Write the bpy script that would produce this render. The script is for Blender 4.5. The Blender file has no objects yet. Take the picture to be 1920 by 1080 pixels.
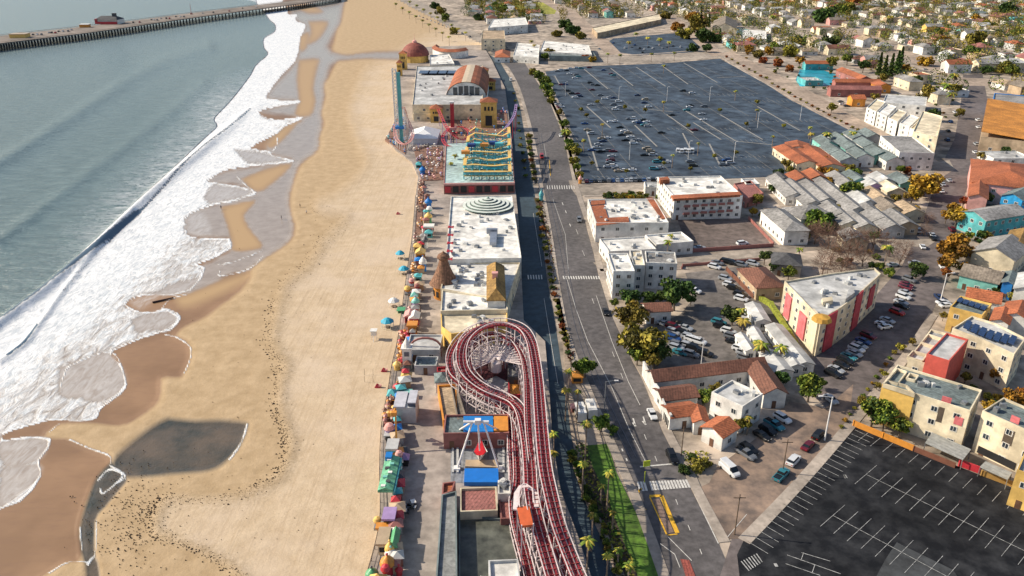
import bpy, math, random
import numpy as np
from mathutils import Vector, Matrix
R = math.radians
random.seed(7); rng = np.random.RandomState(5)
scene = bpy.context.scene
# ------------------------------------------------------------------ camera, sky, sun, exposure
CAM_H, TILT, FPX = 110.0, R(24.0), 1500.0          # height, tilt below the horizon, focal length in photo pixels (1920 wide)
cam = bpy.data.cameras.new('camera'); cam.sensor_width = 36; cam.lens = 36 * FPX / 1920
cam.clip_start = 1; cam.clip_end = 20000
camo = bpy.data.objects.new('camera', cam); scene.collection.objects.link(camo)
camo.location = (0, 0, CAM_H); camo.rotation_euler = (R(90) - TILT, 0, 0)
scene.camera = camo
SUN_EL, SUN_AZ = 34.0, 10.0                         # from the sea side (-X), a little behind (+Y)
sd = Vector((-math.cos(R(SUN_EL)) * math.cos(R(SUN_AZ)), math.cos(R(SUN_EL)) * math.sin(R(SUN_AZ)), math.sin(R(SUN_EL))))
sl = bpy.data.lights.new('sun', 'SUN'); sl.energy = 4.7; sl.angle = R(0.5); sl.color = (1.0, 0.89, 0.72)
so = bpy.data.objects.new('sun', sl); scene.collection.objects.link(so)
so.rotation_euler = sd.to_track_quat('Z', 'Y').to_euler()
w = bpy.data.worlds.new('World'); scene.world = w; w.use_nodes = True
nt = w.node_tree; bg = nt.nodes['Background']; sky = nt.nodes.new('ShaderNodeTexSky')
sky.sky_type = 'NISHITA'; sky.sun_disc = False; sky.sun_elevation = R(SUN_EL); sky.sun_rotation = R(-80)
sky.air_density = 1.0; sky.dust_density = 1.5; sky.altitude = 100
nt.links.new(sky.outputs[0], bg.inputs[0]); bg.inputs[1].default_value = 0.105
scene.view_settings.view_transform = 'Standard'; scene.view_settings.look = 'None'
scene.view_settings.exposure = 0.30; scene.view_settings.gamma = 1
scene.cycles.max_bounces = 5; scene.cycles.diffuse_bounces = 2; scene.cycles.glossy_bounces = 2
scene.cycles.transparent_max_bounces = 4

# ------------------------------------------------------------------ geometry helpers
CT, ST = math.cos(TILT), math.sin(TILT)
def G(x, y, z=0.0):
    """photo pixel -> point of the world plane at height z"""
    u, v = x - 960, y - 540
    k = (CAM_H - z) / (FPX * ST + v * CT)
    return Vector((u * k, (FPX * CT - v * ST) * k, z))
def PX(p):
    """world point -> photo pixel"""
    X, Y, Z = p[0], p[1], p[2] - CAM_H
    d = Y * CT - Z * ST
    return 960 + FPX * X / d, 540 - FPX * (Y * ST + Z * CT) / d
def pxm(y):                                           # pixels per metre at photo row y
    return (FPX * ST + (y - 540) * CT) / CAM_H

class MB:
    def __init__(s): s.v = []; s.f = []; s.m = []
    def add(s, vs, fs, m=0):
        n = len(s.v); s.v += [tuple(p) for p in vs]
        s.f += [tuple(i + n for i in f) for f in fs]; s.m += [m] * len(fs)
    def box(s, c, sz, rz=0.0, m=0, taper=1.0):
        c = Vector(c); hx, hy, hz = sz[0] / 2, sz[1] / 2, sz[2] / 2
        ca, sa = math.cos(rz), math.sin(rz); vs = []
        for z, t in ((-hz, 1), (hz, taper)):
            for x, y in ((-hx, -hy), (hx, -hy), (hx, hy), (-hx, hy)):
                x *= t; y *= t
                vs.append((c.x + x * ca - y * sa, c.y + x * sa + y * ca, c.z + z))
        s.add(vs, [(0, 3, 2, 1), (4, 5, 6, 7), (0, 1, 5, 4), (1, 2, 6, 5), (2, 3, 7, 6), (3, 0, 4, 7)], m)
    def bar(s, a, b, r, m=0, n=4, r2=None):
        a, b = Vector(a), Vector(b); d = b - a
        if d.length < 1e-6: return
        q = d.to_track_quat('Z', 'X'); r2 = r if r2 is None else r2; vs = []
        for p, rr in ((a, r), (b, r2)):
            for i in range(n):
                t = 2 * math.pi * (i + .5) / n
                vs.append(p + q @ Vector((rr * math.cos(t), rr * math.sin(t), 0)))
        fs = [(i, (i + 1) % n, n + (i + 1) % n, n + i) for i in range(n)]
        fs += [tuple(range(n - 1, -1, -1)), tuple(range(n, 2 * n))]
        s.add(vs, fs, m)
    def prism(s, pts, z0, z1, m=0, mtop=None, top=True):
        n = len(pts); vs = [(p[0], p[1], z0) for p in pts] + [(p[0], p[1], z1) for p in pts]
        if area(pts) < 0: vs = vs[:n][::-1] + vs[n:][::-1]
        s.add(vs, [(i, (i + 1) % n, n + (i + 1) % n, n + i) for i in range(n)], m)
        if top: s.add(vs[n:], [tuple(range(n))], m if mtop is None else mtop)
    def lathe(s, c, prof, n=16, m=0, ms=None):
        c = Vector(c); vs = []; fs = []
        for r, z in prof:
            for i in range(n):
                t = 2 * math.pi * i / n; vs.append((c.x + r * math.cos(t), c.y + r * math.sin(t), c.z + z))
        for k in range(len(prof) - 1):
            f = [(k * n + i, k * n + (i + 1) % n, (k + 1) * n + (i + 1) % n, (k + 1) * n + i) for i in range(n)]
            if ms is None: fs += f
            else: s.add(vs, [], 0) if False else s._l(vs, f, ms[k])
        if ms is None: s.add(vs, fs, m)
    def _l(s, vs, f, m):
        ids = sorted({i for q in f for i in q}); mp = {i: k for k, i in enumerate(ids)}
        s.add([vs[i] for i in ids], [tuple(mp[i] for i in q) for q in f], m)
    def ribbon(s, pts, wd, th=0.3, m=0, off=0.0):
        """flat band with thickness following a 3D path"""
        L = []; n = len(pts)
        for i, p in enumerate(pts):
            a, b = pts[max(0, i - 1)], pts[min(n - 1, i + 1)]
            d = Vector(b) - Vector(a); d.z = 0
            if d.length < 1e-6: d = Vector((0, 1, 0))
            d.normalize(); nn = Vector((d.y, -d.x, 0)); c = Vector(p) + nn * off
            L += [c - nn * wd / 2, c + nn * wd / 2, c + nn * wd / 2 - Vector((0, 0, th)), c - nn * wd / 2 - Vector((0, 0, th))]
        fs = []
        for i in range(n - 1):
            k = i * 4
            for j in range(4): fs.append((k + j, k + 4 + j, k + 4 + (j + 1) % 4, k + (j + 1) % 4))
        fs += [(0, 1, 2, 3), (n * 4 - 1, n * 4 - 2, n * 4 - 3, n * 4 - 4)]
        s.add(L, fs, m)
    def mesh(s, name, mats):
        me = bpy.data.meshes.new(name); me.from_pydata(s.v, [], s.f); me.validate()
        for m in mats: me.materials.append(m)
        if len(mats) > 1 and len(me.polygons) == len(s.m): me.polygons.foreach_set('material_index', s.m)
        me.update(); return me
    def build(s, name, mats, parent=None, loc=None):
        if not isinstance(mats, (list, tuple)): mats = [mats]
        return link(name, s.mesh(name, mats), parent, loc)

def link(name, me, parent=None, loc=None, rz=None, sc=None):
    o = bpy.data.objects.new(name, me); scene.collection.objects.link(o)
    if parent is not None: o.parent = parent
    if loc is not None: o.location = loc
    if rz is not None: o.rotation_euler = (0, 0, rz)
    if sc is not None: o.scale = sc
    return o
def area(p): return sum(p[i][0] * p[(i + 1) % len(p)][1] - p[(i + 1) % len(p)][0] * p[i][1] for i in range(len(p))) / 2
def inside(pt, poly):
    x, y = pt[0], pt[1]; c = False; j = len(poly) - 1
    for i in range(len(poly)):
        xi, yi, xj, yj = poly[i][0], poly[i][1], poly[j][0], poly[j][1]
        if (yi > y) != (yj > y) and x < (xj - xi) * (y - yi) / (yj - yi) + xi: c = not c
        j = i
    return c

# ------------------------------------------------------------------ labels
REG = []        # things whose label is completed from the nearest landmark
LAND = [('the wharf', 200, 40), ('the red dome', 779, 100), ('the barrel-roofed hall', 875, 160), ('the white party tent', 797, 245),
        ('the teal wild-mouse coaster', 915, 300), ('the ringed round roof', 915, 383), ('the pointed brown roof', 833, 515),
        ('the red roller coaster', 935, 680), ('the swinging ship ride', 897, 850), ('the cog-free grass strip', 1165, 930),
        ('the corner crosswalk', 1240, 910), ('the near empty lot', 1640, 960), ('the long brown-roofed motel', 1320, 700),
        ('the white two-storey box', 1385, 760), ('the pink-and-cream block', 1550, 590), ('the yellow-ended condo', 1690, 760),
        ('the red-walled condo', 1755, 690), ('the curved solar roof', 1850, 630), ('the orange-roofed solar house', 1840, 565),
        ('the cream gabled hall', 1860, 470), ('the teal-walled house', 1840, 400), ('the pink inn', 1880, 335), ('the orange-roofed barn', 1890, 235),
        ('the white condo terrace', 1690, 225), ('the terracotta-and-blue motel', 1580, 150), ('the U-shaped terracotta roof', 1510, 295),
        ('the balcony hotel', 1310, 370), ('the white sawtooth apartments', 1200, 510), ('the walled brown lot', 1370, 450),
        ('the shaded lot lamp', 1316, 680), ('the orange ticket kiosk', 1060, 320), ("the lot's far left corner", 1040, 135),
        ("the lot's far right corner", 1370, 125), ("the lot's right corner", 1600, 240), ("the lot's near right corner", 1440, 320),
        ("the lot's middle", 1230, 210), ('the palm-lined esplanade', 770, 40), ('the long white arcade roof', 1040, 85),
        ('the dark conifer clump', 1668, 120), ('the turquoise pool', 1400, 58), ('the bare-tree street', 1600, 445), ('the grey cottage rows', 1560, 380),
        ('the green hilltop field', 960, 20), ('the wide crossroads', 1790, 330)]
LAND = [(('the grass strip' if 'cog' in a else a), G(b, c)) for a, b, c in LAND]
ORD = ['', 'second ', 'third ', 'fourth ', 'fifth ', 'sixth ', 'seventh ', 'eighth ', 'ninth ', 'tenth ', 'eleventh ', 'twelfth ', 'thirteenth ', 'fourteenth ', 'fifteenth ', 'sixteenth ', 'seventeenth ', 'eighteenth ', 'nineteenth ', 'twentieth '] + ['twenty-' + q for q in ('first ', 'second ', 'third ', 'fourth ', 'fifth ', 'sixth ', 'seventh ', 'eighth ', 'ninth ')] + ['thirtieth ', 'thirty-first ', 'thirty-second ', 'thirty-third ', 'thirty-fourth ']
def auto_label(o, desc, pos): REG.append((o, desc, Vector((pos[0], pos[1], 0))))
def finish_labels():
    b = {}
    for o, d, p in REG:
        n, q = min(LAND, key=lambda L: (L[1].xy - p.xy).length)
        b.setdefault((d, n), []).append(((q.xy - p.xy).length, o))
    for (d, n), L in b.items():
        L.sort(key=lambda t: t[0])
        for k, (_, o) in enumerate(L):
            o['label'] = f"{d}, {ORD[min(k, 33)]}closest to {n}"
def tag(o, cat=None, label=None, group=None, kind=None):
    if cat: o['category'] = cat
    if label: o['label'] = label
    if group: o['group'] = group
    if kind: o['kind'] = kind
    return o
def T(name, cat, label, loc=(0, 0, 0), rz=0.0, group=None, auto=False):
    o = bpy.data.objects.new(name, None); scene.collection.objects.link(o)
    o.location = loc; o.rotation_euler = (0, 0, rz); o.empty_display_size = 1
    tag(o, cat, None if auto else label, group)
    if auto: auto_label(o, label, loc)
    return o

# ------------------------------------------------------------------ materials
MC = {}
def mat(key, col, rough=0.8, var=0.18, scale=0.6, metal=0.0, bump=0.0, col2=None, big=0.0, spec=0.5, stripe=None, objvar=0.0, ramp=(0.35, 0.65)):
    if key in MC: return MC[key]
    m = bpy.data.materials.new(key); m.use_nodes = True; t = m.node_tree; N, L = t.nodes, t.links
    b = N['Principled BSDF']; b.inputs['Roughness'].default_value = rough; b.inputs['Metallic'].default_value = metal
    b.inputs['Specular IOR Level'].default_value = spec
    geo = N.new('ShaderNodeNewGeometry'); nz = N.new('ShaderNodeTexNoise'); nz.inputs['Scale'].default_value = scale
    nz.inputs['Detail'].default_value = 5; nz.inputs['Roughness'].default_value = 0.62; L.new(geo.outputs['Position'], nz.inputs['Vector'])
    c2 = col2 or tuple(min(1, c * (1 - 1.6 * var)) for c in col); c1 = tuple(min(1, c * (1 + var)) for c in col)
    r = N.new('ShaderNodeValToRGB'); r.color_ramp.elements[0].position = ramp[0]; r.color_ramp.elements[1].position = ramp[1]
    r.color_ramp.elements[0].color = (*c2, 1); r.color_ramp.elements[1].color = (*c1, 1)
    L.new(nz.outputs['Fac'], r.inputs['Fac']); out = r.outputs['Color']
    if big:
        n2 = N.new('ShaderNodeTexNoise'); n2.inputs['Scale'].default_value = big; n2.inputs['Detail'].default_value = 3
        L.new(geo.outputs['Position'], n2.inputs['Vector'])
        mr = N.new('ShaderNodeMapRange'); mr.inputs['From Min'].default_value = .35; mr.inputs['From Max'].default_value = .65
        mr.inputs['To Min'].default_value = 0.68; mr.inputs['To Max'].default_value = 1.2; L.new(n2.outputs['Fac'], mr.inputs['Value'])
        mx = N.new('ShaderNodeMix'); mx.data_type = 'RGBA'; mx.blend_type = 'MULTIPLY'; mx.inputs[0].default_value = 1
        L.new(out, mx.inputs[6]); L.new(mr.outputs[0], mx.inputs[7]); out = mx.outputs[2]
    if stripe:                                       # (angle, spacing m, darkness): seams, planks, tile courses
        a, sp, dk = stripe; mp = N.new('ShaderNodeMapping'); mp.inputs['Rotation'].default_value = (0, 0, a)
        L.new(geo.outputs['Position'], mp.inputs['Vector']); wv = N.new('ShaderNodeTexWave'); wv.inputs['Scale'].default_value = 0.314 / sp
        wv.inputs['Distortion'].default_value = 0.6; wv.inputs['Detail'].default_value = 1; L.new(mp.outputs[0], wv.inputs['Vector'])
        mr = N.new('ShaderNodeMapRange'); mr.inputs['From Min'].default_value = 0; mr.inputs['From Max'].default_value = .3
        mr.inputs['To Min'].default_value = 1 - dk; mr.inputs['To Max'].default_value = 1; L.new(wv.outputs['Fac'], mr.inputs['Value'])
        mx = N.new('ShaderNodeMix'); mx.data_type = 'RGBA'; mx.blend_type = 'MULTIPLY'; mx.inputs[0].default_value = 1
        L.new(out, mx.inputs[6]); L.new(mr.outputs[0], mx.inputs[7]); out = mx.outputs[2]
    if objvar:
        oi = N.new('ShaderNodeObjectInfo'); hs = N.new('ShaderNodeHueSaturation')
        a1 = N.new('ShaderNodeMapRange'); a1.inputs['To Min'].default_value = 0.5 - .03 * objvar; a1.inputs['To Max'].default_value = 0.5 + .03 * objvar
        a2 = N.new('ShaderNodeMapRange'); a2.inputs['To Min'].default_value = 1 - .3 * objvar; a2.inputs['To Max'].default_value = 1 + .3 * objvar
        L.new(oi.outputs['Random'], a1.inputs['Value']); L.new(oi.outputs['Random'], a2.inputs['Value'])
        L.new(a1.outputs[0], hs.inputs['Hue']); L.new(a2.outputs[0], hs.inputs['Value']); L.new(out, hs.inputs['Color']); out = hs.outputs['Color']
    L.new(out, b.inputs['Base Color'])
    if bump:
        bp = N.new('ShaderNodeBump'); bp.inputs['Strength'].default_value = bump; bp.inputs['Distance'].default_value = .3
        L.new(nz.outputs['Fac'], bp.inputs['Height']); L.new(bp.outputs[0], b.inputs['Normal'])
    MC[key] = m; return m
PAL = dict(W=(.78, .76, .71), C=(.74, .64, .46), Y=(.78, .50, .14), P=(.72, .36, .32), R=(.50, .035, .05), O=(.42, .13, .055), B=(.20, .085, .055),
           G=(.30, .29, .28), D=(.085, .085, .09), L=(.50, .50, .49), T=(.10, .42, .44), U=(.015, .19, .55), N=(.47, .35, .23), K=(.025, .025, .028),
           E=(.10, .36, .17), V=(.38, .26, .48), A=(.24, .20, .16), S=(.17, .21, .21), M=(.22, .55, .48), I=(.66, .27, .045), Q=(.34, .20, .06), X=(.35, .14, .12))
WORD = dict(W='white', C='cream', Y='yellow', P='pink', R='red', O='terracotta', B='brown', G='grey', D='dark grey', L='pale grey', T='teal', U='blue',
            N='tan', K='black', E='green', V='purple', A='taupe', S='slate', M='mint', I='orange', Q='olive brown', X='dull red')
def wall(k): return mat('plaster_' + WORD[k], PAL[k], .85, .13, .5, big=.11)
def paint(k): return mat('paint_' + WORD[k], PAL[k], .45, .08, .9)
def roofm(k):
    if k in 'OBXI': return mat('roof_tile_' + WORD[k], PAL[k], .8, .25, 1.6, big=.1, stripe=(random.uniform(0, 3), .7, .35))
    if k in 'WLC': return mat('roof_membrane_' + WORD[k], PAL[k], .8, .16, .45, big=.12)
    return mat('roof_shingle_' + WORD[k], PAL[k], .9, .25, .9, big=.1, stripe=(random.uniform(0, 3), .9, .2))
GLASS = mat('window_glass', (.03, .045, .06), .08, .3, .2, spec=.8)
FRAME = mat('window_frame_white', (.7, .68, .63), .6, .05)
DARK = mat('dark_opening', (.02, .02, .022), .6, .1)
METAL = mat('grey_metal', (.32, .33, .34), .4, .12, metal=.5)
WHITEM = mat('white_steel', (.80, .78, .76), .45, .08)
WOOD = mat('weathered_wood', (.16, .11, .075), .85, .25, 2)
RUB = mat('tyre_rubber', (.02, .02, .02), .8, .1)
# ------------------------------------------------------------------ ground sheets
def sheet(name, pts, z, m, th=0.0, conv=True, kind='structure'):
    P = [G(x, y, z) for x, y in pts] if conv else [Vector(p) for p in pts]
    b = MB(); xy = [(p.x, p.y) for p in P]
    if area(xy) < 0: xy = xy[::-1]
    if th: b.prism(xy, z - th, z)
    else: b.add([(x, y, z) for x, y in xy], [tuple(range(len(xy)))])
    return tag(b.build(name, m), kind=kind)
def smooth(pts, k=6):
    o = []; n = len(pts)
    for i in range(n - 1):
        p0, p1, p2, p3 = (np.array(pts[max(0, min(n - 1, j))], float) for j in (i - 1, i, i + 1, i + 2))
        for t in np.linspace(0, 1, k, endpoint=False):
            o.append(tuple(.5 * ((2 * p1) + (-p0 + p2) * t + (2 * p0 - 5 * p1 + 4 * p2 - p3) * t * t + (-p0 + 3 * p1 - 3 * p2 + p3) * t ** 3)))
    o.append(tuple(pts[-1])); return o

# urban ground: bare soil, paving and dry planting between the buildings
soil = mat('urban_ground', (.42, .345, .275), .95, .35, .12, big=.022, col2=(.15, .125, .10), bump=.1)
ROADS = []
b = MB(); gp_ = [(-60, -60, 0), (2600, -60, 0), (9000, 9000, 0), (G(620, -118).x, 9000, 0), G(620, -118), G(690, -60), G(720, -20), G(760, 60), G(860, 200), G(800, 500)]; b.add(gp_, [tuple(range(len(gp_)))])
tag(b.build('ground', soil), kind='structure')

# ---- shore: one fine grid carrying zone weights (sea, foam, wet sand, film, pool)
STEP = 3.0
gx = np.arange(-260, 1105, STEP); gy = np.concatenate([[-118, -112, -104, -94, -82, -68, -52, -38, -26, -16], np.arange(-8, 1240, STEP), [1280, 1340, 1420, 1520]])
XX, YY = np.meshgrid(gx, gy); PXY = np.stack([XX.ravel(), YY.ravel()], 1)
def seg_dist(P, line):
    d = np.full(len(P), 1e9); L = np.array(line, float)
    for a, b_ in zip(L[:-1], L[1:]):
        ab = b_ - a; t = np.clip(((P - a) @ ab) / max(1e-9, ab @ ab), 0, 1)
        d = np.minimum(d, np.linalg.norm(P - (a + t[:, None] * ab), axis=1))
    return d
def in_poly(P, poly):
    c = np.zeros(len(P), bool); L = np.array(poly, float); j = len(L) - 1
    for i in range(len(L)):
        xi, yi = L[i]; xj, yj = L[j]
        if yi != yj: c ^= ((yi > P[:, 1]) != (yj > P[:, 1])) & (P[:, 0] < (xj - xi) * (P[:, 1] - yi) / (yj - yi) + xi)
        j = i
    return c
def soft(P, poly, w):
    s = smooth(list(poly) + [poly[0]], 3); d = seg_dist(P, s); i = in_poly(P, s)
    return np.clip(np.where(i, .5 + d / (2 * w), .5 - d / (2 * w)), 0, 1)
WAVE = [(520, -118), (505, -40), (480, 0), (494, 20), (505, 37), (516, 47), (514, 60), (495, 72), (495, 90), (502, 102), (480, 122), (467, 145), (430, 192), (402, 222), (407, 237), (385, 258),
        (345, 297), (300, 343), (260, 378), (215, 422), (150, 482), (80, 542), (30, 578), (0, 600), (-60, 640), (-260, 790)]
EDGE = [(-260, 1180), (-60, 1010), (0, 954), (37, 939), (62, 915), (77, 888), (72, 865), (90, 838), (94, 824), (70, 820), (40, 822), (5, 826), (8, 812), (37, 802), (94, 787), (150, 789), (180, 784), (188, 766), (225, 738), (236, 721), (229, 690),
        (207, 660), (267, 633), (320, 617), (338, 596), (313, 581), (283, 587), (253, 583), (233, 570), (268, 553), (325, 552), (357, 543), (377, 520), (383, 502), (367, 496), (400, 483), (433, 465), (430, 449), (393, 449),
        (352, 443), (347, 420), (352, 403), (400, 383), (440, 376), (480, 362), (455, 352), (400, 343), (383, 343), (417, 320), (467, 311), (550, 302), (510, 292), (505, 285), (467, 277), (518, 250), (533, 236), (567, 221), (515, 226), (483, 210), (520, 198), (563, 191), (504, 187), (505, 170), (527, 140), (552, 115),
        (559, 92), (561, 72), (566, 62), (572, 47), (552, 40), (555, 28), (542, 30), (535, 15), (530, 0), (560, -40), (575, -118)]
DRY = [(700, -118), (670, -40), (648, 0), (640, 40), (632, 55), (627, 78), (624, 95), (650, 104), (690, 98), (760, 97), (760, 112), (690, 110), (650, 114), (632, 117), (617, 145), (607, 160), (610, 182), (602, 212), (608, 232), (599, 255), (596, 282),
       (566, 308), (552, 340), (544, 372), (547, 405), (553, 423), (547, 450), (517, 473), (490, 490), (472, 505), (470, 520), (450, 547), (410, 577), (383, 597), (350, 612), (331, 630), (350, 640), (358, 655), (356, 678), (345, 700), (337, 709), (304, 711), (299, 752), (262, 783),
       (225, 799), (169, 795), (116, 796), (86, 819), (131, 825), (165, 840), (204, 855), (206, 872), (188, 890), (170, 924), (150, 987), (154, 1032), (148, 1054), (124, 1057), (92, 1076), (40, 1110), (-60, 1200), (-260, 1350)]
sea_poly = [(-900, -118)] + WAVE + [(-900, 1300)]
foam_poly = WAVE[::-1] + EDGE[::-1][:-1] + EDGE[:1]
wet_poly = [(-900, -118)] + DRY + [(-900, 1600)]
sp = lambda x, y: (x / 2.6667, 680 + y / 2.6667)
POOL = [sp(*p) for p in [(840, 278), (900, 285), (980, 292), (1100, 288), (1228, 302), (1236, 330), (1200, 420), (1130, 500), (1050, 543), (900, 558), (750, 572), (640, 578), (590, 560), (560, 505), (620, 430), (760, 320)]]
CHAN = [sp(*p) for p in [(560, 490), (640, 575), (600, 640), (530, 725), (482, 790), (478, 950), (495, 1010), (500, 1100), (440, 1200), (380, 1200), (430, 1060), (402, 940), (398, 820), (448, 650), (490, 560)]]
FILM = [(600, -60), (645, -60), (640, 40), (628, 60), (622, 98), (760, 97), (760, 112), (635, 114), (612, 150), (604, 215), (598, 280), (562, 308), (550, 345), (542, 375), (550, 425), (540, 455), (500, 485), (468, 505), (430, 514), (402, 530), (370, 545), (345, 556), (372, 520), (380, 500), (405, 486), (436, 466), (428, 446), (350, 440), (345, 418),
        (352, 400), (400, 384), (480, 362), (440, 345), (385, 343), (420, 322), (550, 302), (500, 285), (525, 250), (570, 220), (490, 210), (560, 190), (505, 185), (510, 165), (556, 115), (562, 72), (574, 48), (555, 38), (545, 12), (590, 0)]
BARE = [[(560, 112), (597, 110), (595, 128), (588, 165), (592, 190), (582, 217), (553, 216), (560, 188), (556, 150)], [(578, 40), (614, 40), (608, 60), (592, 78), (570, 84), (582, 62)], [(534, 12), (575, 5), (606, 22), (580, 26), (560, 18)],
        [(522, 244), (560, 226), (535, 258), (510, 278), (502, 270)], [(452, 336), (500, 316), (547, 307), (520, 337), (482, 360)], [(414, 388), (478, 376), (458, 403), (467, 427), (492, 460), (470, 470), (437, 470), (434, 450)],
        [(400, 533), (473, 510), (462, 526), (400, 558), (345, 576), (332, 560), (360, 548)], [(560, 68), (580, 60), (575, 90), (562, 95)]]
sea = soft(PXY, sea_poly, 5); foam = soft(PXY, foam_poly, 3.5); wet = soft(PXY, wet_poly, 10)
pool = np.maximum(soft(PXY, POOL, 10), .85 * soft(PXY, CHAN, 5))
film = soft(PXY, FILM, 9)
for q in BARE: film = np.minimum(film, 1 - soft(PXY, q, 6))
# thin sheets of backwash with little foam
THIN = [[(112, 690), (135, 680), (200, 662), (228, 690), (234, 722), (190, 752), (150, 745), (115, 740)], [(0, 830), (60, 822), (90, 828), (72, 862), (10, 872)], [(5, 878), (74, 872), (70, 895), (20, 940), (0, 945)],
        [(245, 565), (300, 545), (372, 522), (352, 546), (300, 556), (262, 580)], [(250, 600), (300, 584), (330, 595), (315, 612), (260, 620)], [(355, 405), (380, 400), (395, 440), (355, 440)], [(400, 345), (475, 360), (405, 380), (385, 370)], [(440, 280), (510, 290), (530, 300), (470, 305)]]
gold = np.zeros(len(PXY))
for q in BARE: gold = np.maximum(gold, soft(PXY, q, 9))
thin = np.zeros(len(PXY))
for q in THIN: thin = np.maximum(thin, soft(PXY, q, 6))
dW_ = seg_dist(PXY, WAVE); dE_ = seg_dist(PXY, EDGE)
fin = foam.copy(); film = np.maximum(film, fin * (dW_ > 20)); foam = foam * np.clip(1.0 - (dW_ - 60) / 170, .60, 1) * (1 - .97 * thin)
foam = np.maximum(foam, .95 * np.exp(-(dE_ / 2.6) ** 2) * (fin > .2) * (1 - .5 * thin))
LINES = [([(229, 690), (236, 721), (225, 738), (188, 766), (180, 784), (150, 789), (94, 787), (37, 802), (0, 812)], 2.2), ([(113, 742), (118, 710), (135, 684), (207, 660), (229, 690)], 1.6), ([(0, 954), (37, 939), (62, 915), (77, 888), (72, 865), (92, 838), (90, 822)], 1.8),
         ([(233, 570), (253, 583), (283, 587), (313, 580), (337, 593), (320, 617), (267, 633), (207, 660)], 2), ([(357, 543), (377, 520), (383, 502)], 1.5), ([(350, 552), (318, 562), (303, 580)], 1.2), ([(310, 628), (331, 633), (357, 652), (356, 676), (345, 702)], 1.6),
         ([(131, 825), (165, 840), (206, 856), (206, 872)], 1.6), ([(206, 872), (236, 893), (222, 905)], 2.5), ([(184, 900), (205, 880), (230, 893), (195, 925), (188, 915)], 2.6), ([(182, 975), (180, 1030), (172, 1052), (148, 1054), (124, 1057), (92, 1076)], 2.0), ([(176, 1045), (165, 1058)], 4),
         ([(464, 796), (455, 825), (440, 850), (430, 862)], 2.6), ([(410, 495), (435, 492), (493, 470)], 1.5), ([(412, 508), (415, 518), (470, 503), (495, 478)], 1.6), ([(480, 362), (455, 342), (443, 330)], 1.3), ([(520, 258), (518, 275), (505, 288), (482, 283)], 1.2), ([(560, 190), (505, 190)], 2.5), ([(567, 221), (520, 228)], 2), ([(150, 987), (154, 1032)], 1.4), ([(112, 795), (92, 812)], 1.3),
         ([(460, -4), (490, 2)], 5)]
for ln, wd in LINES: foam = np.maximum(foam, .72 * np.exp(-(seg_dist(PXY, smooth(ln, 4)) / max(wd, 1.7)) ** 2))
# lace of old foam seaward of the breaker
dW = seg_dist(PXY, WAVE); lace = np.where(sea > .5, np.exp(-(dW / 46) ** 2), 0) * np.clip((PXY[:, 1] - 120) / 60, 0, 1) * np.clip((520 - PXY[:, 1]) / 140, .12, 1)
wx = np.array([(G(x, y)).xy[:] for x, y in PXY])
FACE = [([(-20, 612), (10, 596), (60, 560), (120, 512), (170, 474), (215, 438), (262, 398)], 4.2, 1.0), ([(262, 398), (300, 360), (345, 312), (385, 275), (430, 240), (470, 205)], 2.6, .75), ([(275, 388), (240, 420), (205, 455)], 2.0, .7), ([(205, 455), (170, 490), (120, 548)], 1.8, .5), ([(70, 612), (45, 645), (15, 668)], 3.4, .9)]
face = np.zeros(len(PXY))
for ln, wd, am in FACE: face = np.maximum(face, am * np.exp(-(seg_dist(PXY, smooth(ln, 4)) / max(wd, 2)) ** 2))
# relief: breaker ridges, swell, berm, pool bed
z = np.zeros(len(PXY)) + .02
RIDGE = [(500, 190), (465, 207), (430, 240), (402, 262), (370, 290), (300, 348), (262, 383), (215, 428), (150, 488), (80, 548), (0, 608), (-100, 690), (-260, 830)]
RIDGE2 = [(250, 400), (180, 470), (120, 545), (68, 618), (40, 650), (0, 680)]
SWELL = [(390, 90), (320, 112), (270, 135), (200, 178), (120, 230), (60, 268), (0, 305), (-100, 360)]
SWELL2 = [(380, 160), (300, 225), (220, 285), (120, 360), (0, 450)]
near = np.clip(1 - PXY[:, 1] / 1400, .3, 1)
d1 = seg_dist(PXY, smooth(RIDGE, 4)); z += 1.7 * np.exp(-(d1 / 7.0) ** 2) * np.clip((PXY[:, 1] - 180) / 100, 0, 1)
z += .8 * np.exp(-(seg_dist(PXY, smooth(RIDGE2, 4)) / 5) ** 2) + 1.6 * np.exp(-(seg_dist(PXY, smooth(SWELL, 4)) / 13) ** 2) + .8 * np.exp(-(seg_dist(PXY, smooth(SWELL2, 4)) / 12) ** 2)
BERM = [(690, 130), (660, 200), (668, 250), (690, 310), (640, 360), (600, 380), (605, 400), (650, 405), (632, 430), (608, 452), (598, 475), (575, 506), (545, 528), (528, 560), (520, 600), (515, 640), (528, 668), (540, 690), (530, 720), (530, 766), (541, 804), (548, 830), (540, 870), (522, 900), (480, 922), (424, 938), (360, 938), (320, 940), (300, 960), (296, 1000), (337, 1017), (375, 1032), (412, 1050), (450, 1074), (480, 1110)]
bs = smooth(BERM, 4); dB = seg_dist(PXY, bs)
z += .22 * np.exp(-(dB / 12) ** 2) * (1 - sea)
z += .25 * (1 - wet) - .25 * pool
kel = np.exp(-(dB / 20) ** 2) * np.clip((PXY[:, 1] - 380) / 40, 0, 1)
upper = soft(PXY, BERM + [(600, 1200), (1000, 1200), (1000, 100)], 14)
nrow, ncol = XX.shape
verts = [(wx[i, 0], wx[i, 1], z[i]) for i in range(len(wx))]
faces = [(r * ncol + c, (r + 1) * ncol + c, (r + 1) * ncol + c + 1, r * ncol + c + 1) for r in range(nrow - 1) for c in range(ncol - 1) if gx[c] < (690 + (gy[r] + 30) * 1.9 if gy[r] < 90 else 870)]
me = bpy.data.meshes.new('beach'); me.from_pydata(verts, [], faces)
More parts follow.
